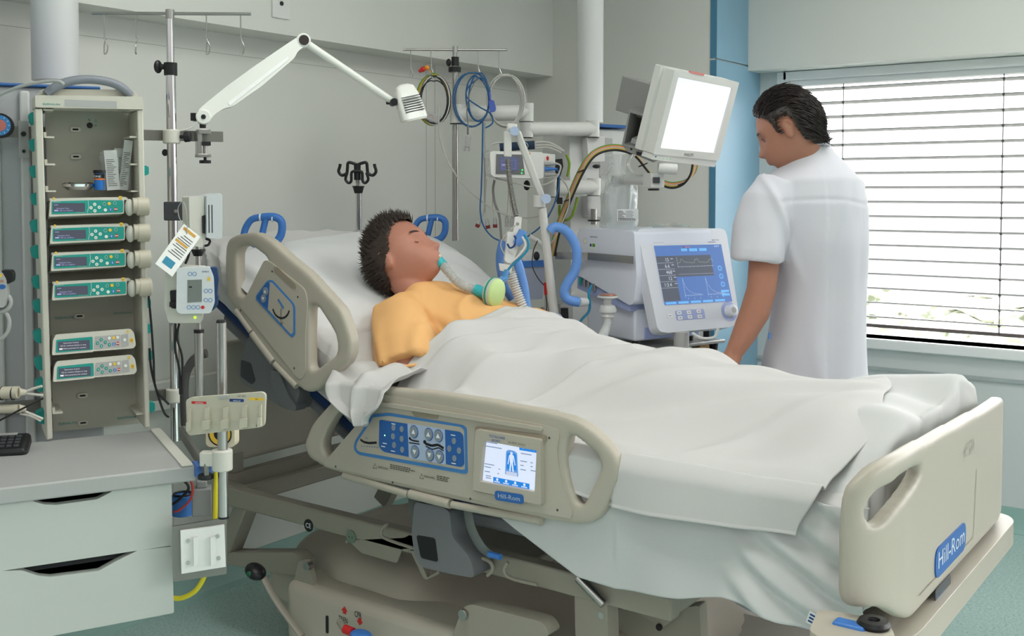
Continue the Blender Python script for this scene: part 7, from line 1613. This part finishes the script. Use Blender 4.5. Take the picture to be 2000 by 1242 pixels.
q = MB(white); F = Fr(at(1010, 440, 3.49), 0, roll=-6); q.prism(F, [rrect(-.010, -.03, .013, .028, .004), circ(.001, .004, .006, 12)], -.006, .006); q.obj('hose_clip', ha, bev=.002)
# ---- patient circuit: catheter mount, Y-piece, hoses
yc = thing('breathing_circuit', at(1000, 520, 3.4), 'white and blue patient hoses with elbow joint hanging from the jointed arm', 'breathing circuit')
q = MB(white); F = Fr(at(998, 482, 3.42), 10); q.ppx(F, [(990,452),(1012,454),(1016,462),(1010,486),(1002,508),(992,514),(984,508),(988,484)], -.012, .012, .006); q.obj('elbow_joint', yc, bev=.006)
q = MB(bh); q.tube([at(1022, 450, 3.40), at(1014, 470, 3.40), at(1008, 478, 3.40)], [.014, .017, .012], 16); q.obj('blue_cuff', yc)
q = MB(dkblue); q.tube(cat([at(x, y, 3.39) for x, y in ((991,476),(996,484),(1004,480),(1008,468),(1004,460))], 5), .003, 8); q.obj('dark_clip', yc)
q = MB(tqb); q.tube(cat([at(x, y, 3.36) for x, y in ((1024,458),(1032,472),(1030,488),(1016,504),(1002,516),(992,528),(986,542))], 7), .004, 8); q.use(cw).tube(cat([at(x, y, 3.355) for x, y in ((1020,462),(1026,480),(1012,500),(996,514))], 6), .0035, 8); q.obj('sensor_tubes', yc)
q = MB(mat('clear_blue', (90, 160, 220), .2, trans=.4)); q.tube([at(990, 530, 3.36), at(984, 546, 3.34), T5 + UPZ * .03], [.010, .013, .012], 16); q.obj('flow_sensor', yc)
q = MB(white); q.ppx(Fr(at(985, 522, 3.40), 5), [(974,514),(1000,518),(998,534),(976,528)], -.012, .012, .003); q.obj('connector_block', yc, bev=.003)
q = MB(bh); q.tube(cat([at(x, y, 3.44) for x, y in ((1008,505),(1016,530),(1024,565),(1028,600),(1034,640))], 6), .0155, 14); q.obj('blue_hose', yc)
q = MB(cw); corr(q, [at(x, y, 3.41) for x, y in ((998,532),(1006,560),(1018,592),(1030,625))], .0150, .008); q.obj('white_hose', yc)
q = MB(mat('hose_blue_dark', (86, 130, 196), .4)); q.tube(cat([at(x, y, 3.5) for x, y in ((982,470),(976,500),(978,530),(986,560),(1000,585))], 6), .013, 12); q.obj('rear_hose', yc)
# ---- humidifier jar, tray items behind the hoses
hm = thing('suction_jar', at(1040, 590, 3.85), 'grey translucent suction jar with blue lid behind the hoses', 'jar'); F = Fr(at(1040, 590, 3.85), 15)
q = MB(mat('jar_plastic', (178, 186, 206), .3, trans=.3)); q.ppx(F, [(1018,520),(1064,518),(1060,584),(1026,586)], -.10, 0, .006); q.obj('jar', hm, bev=.006); q = MB(blue); q.ppx(F, [(1020,510),(1064,508),(1066,520),(1018,522)], -.11, .005, .003); q.obj('lid', hm, bev=.003); q = MB(white); q.ppx(F, [(1024,492),(1060,488),(1062,508),(1022,510)], -.08, -.01, .006); q.use(black).ball(at(1048, 500, 3.82), (.012, .016, .01)); q.use(white).tube(cat([at(1034, 462, 3.82), at(1050, 470, 3.82), at(1062, 480, 3.82)], 4), [.012, .009, .008, .008, .008, .008, .008, .008, .007][:9], 10); q.obj('cap_fittings', hm)
q = MB(red); q.ppx(Fr(at(1066, 560, 3.75), 0), [(1062,552),(1071,550),(1072,574),(1063,576)], -.01, .01, .002); tag(q.obj('red_adapter', bev=.002), 'small red adapter beside the lower jointed arm', 'adapter')
q = MB(steel); q.cyl(at(1060, 600, 3.8), at(1060, 660, 3.8), .008); q.use(teal); q.cyl(at(1060, 622, 3.8), at(1060, 628, 3.8), .018); q.cyl(at(1060, 640, 3.8), at(1060, 650, 3.8), .014); tag(q.obj('valve_fitting'), 'steel fitting with teal rings left of the arm base', 'valve')
for i, pts in enumerate((((1050,470),(1042,490),(1040,520),(1052,545),(1066,560)), ((1066,575),(1068,600),(1062,620)), ((1006,440),(985,462),(978,480),(990,505)))):
    q = MB(dgrey if i < 2 else gc); q.tube(cat([at(x, y, 3.76 if i < 2 else 3.45) for x, y in pts], 6), .002, 6); tag(q.obj('thin_lead'), ['thin dark lead over the suction jar', 'thin dark lead below the red adapter', 'thin pale lead looping left of the elbow joint'][i], 'cable')
# ---- clear bag with water jug on top of the ventilator
jg = thing('water_container', at(1216, 444, 3.8), 'clear plastic jug with printed label wrapped in film on the ventilator', 'jug')
clr = mat('jug_plastic', (232, 236, 238), .12, trans=.75, alpha=.55, var=0, ior=1.2); c = at(1216, 447, 3.80); F = Fr(c, 18)
q = MB(clr); 
def jug(u, v):
    a = 2 * math.pi * u; e = .55; ca, sa = math.cos(a), math.sin(a); rx = lerp([(0, .056), (.03, .060), (.16, .060), (.20, .048), (.215, .030), (.25, .026)], v * .25) * (1 + .02 * math.sin(v * 30)); ry = rx * .7
    return F.w(rx * abs(ca) ** e * (1 if ca > 0 else -1), v * .185 + .004, ry * abs(sa) ** e * (1 if sa > 0 else -1) - .03)
q.grid(jug, 40, 30, closed_u=True); q.obj('jug', jg)
q = MB(bagm)
def film(u, v):
    a = 2 * math.pi * u; r = lerp([(0, .062), (.1, .068), (.7, .066), (.78, .050), (.86, .036), (1, .056)], v) * (1 + .07 * nz(math.cos(a) * 2, math.sin(a) * 2, v * 6) + .05 * math.sin(a * 9 + v * 6))
    return F.w(r * math.cos(a), v * .262 + .002, r * .62 * math.sin(a) - .03)
q.grid(film, 90, 50, closed_u=True); q.obj('film_bag', jg)
q = MB(mat('jug_label', (228, 230, 232), .6)); q.rect(F, -.03, .028, .052, .070, .018); q.use(mat('print_grey', (70, 68, 62)))
for k in range(6): q.rect(F, -.026, .062 - k * .005, -.026 + .018 + .006 * (k % 3), .064 - k * .005, .0186); q.rect(F, .004, .062 - k * .005, .030 + .004 * (k % 2), .0632 - k * .005, .0186)
q.use(pk); rr = random.Random(2); a = -.024
while a < .04: w_ = rr.uniform(.001, .0028); q.rect(F, a, .030, a + w_, .036, .0188); a += w_ + rr.uniform(.0012, .003)
q.obj('label', jg)
pk_ = MB(bagm); Fk = Fr(at(1300, 446, 3.82), 25); pk_.grid(lambda u, v: Fk.w(-.07 + .16 * u, .004 + .012 * math.sin(math.pi * v) * (1 + .3 * math.sin(u * 11)), -.05 + .08 * v), 30, 12); tag(pk_.obj('plastic_wrapper'), 'flat clear plastic wrapper on top of the ventilator', 'wrapper')
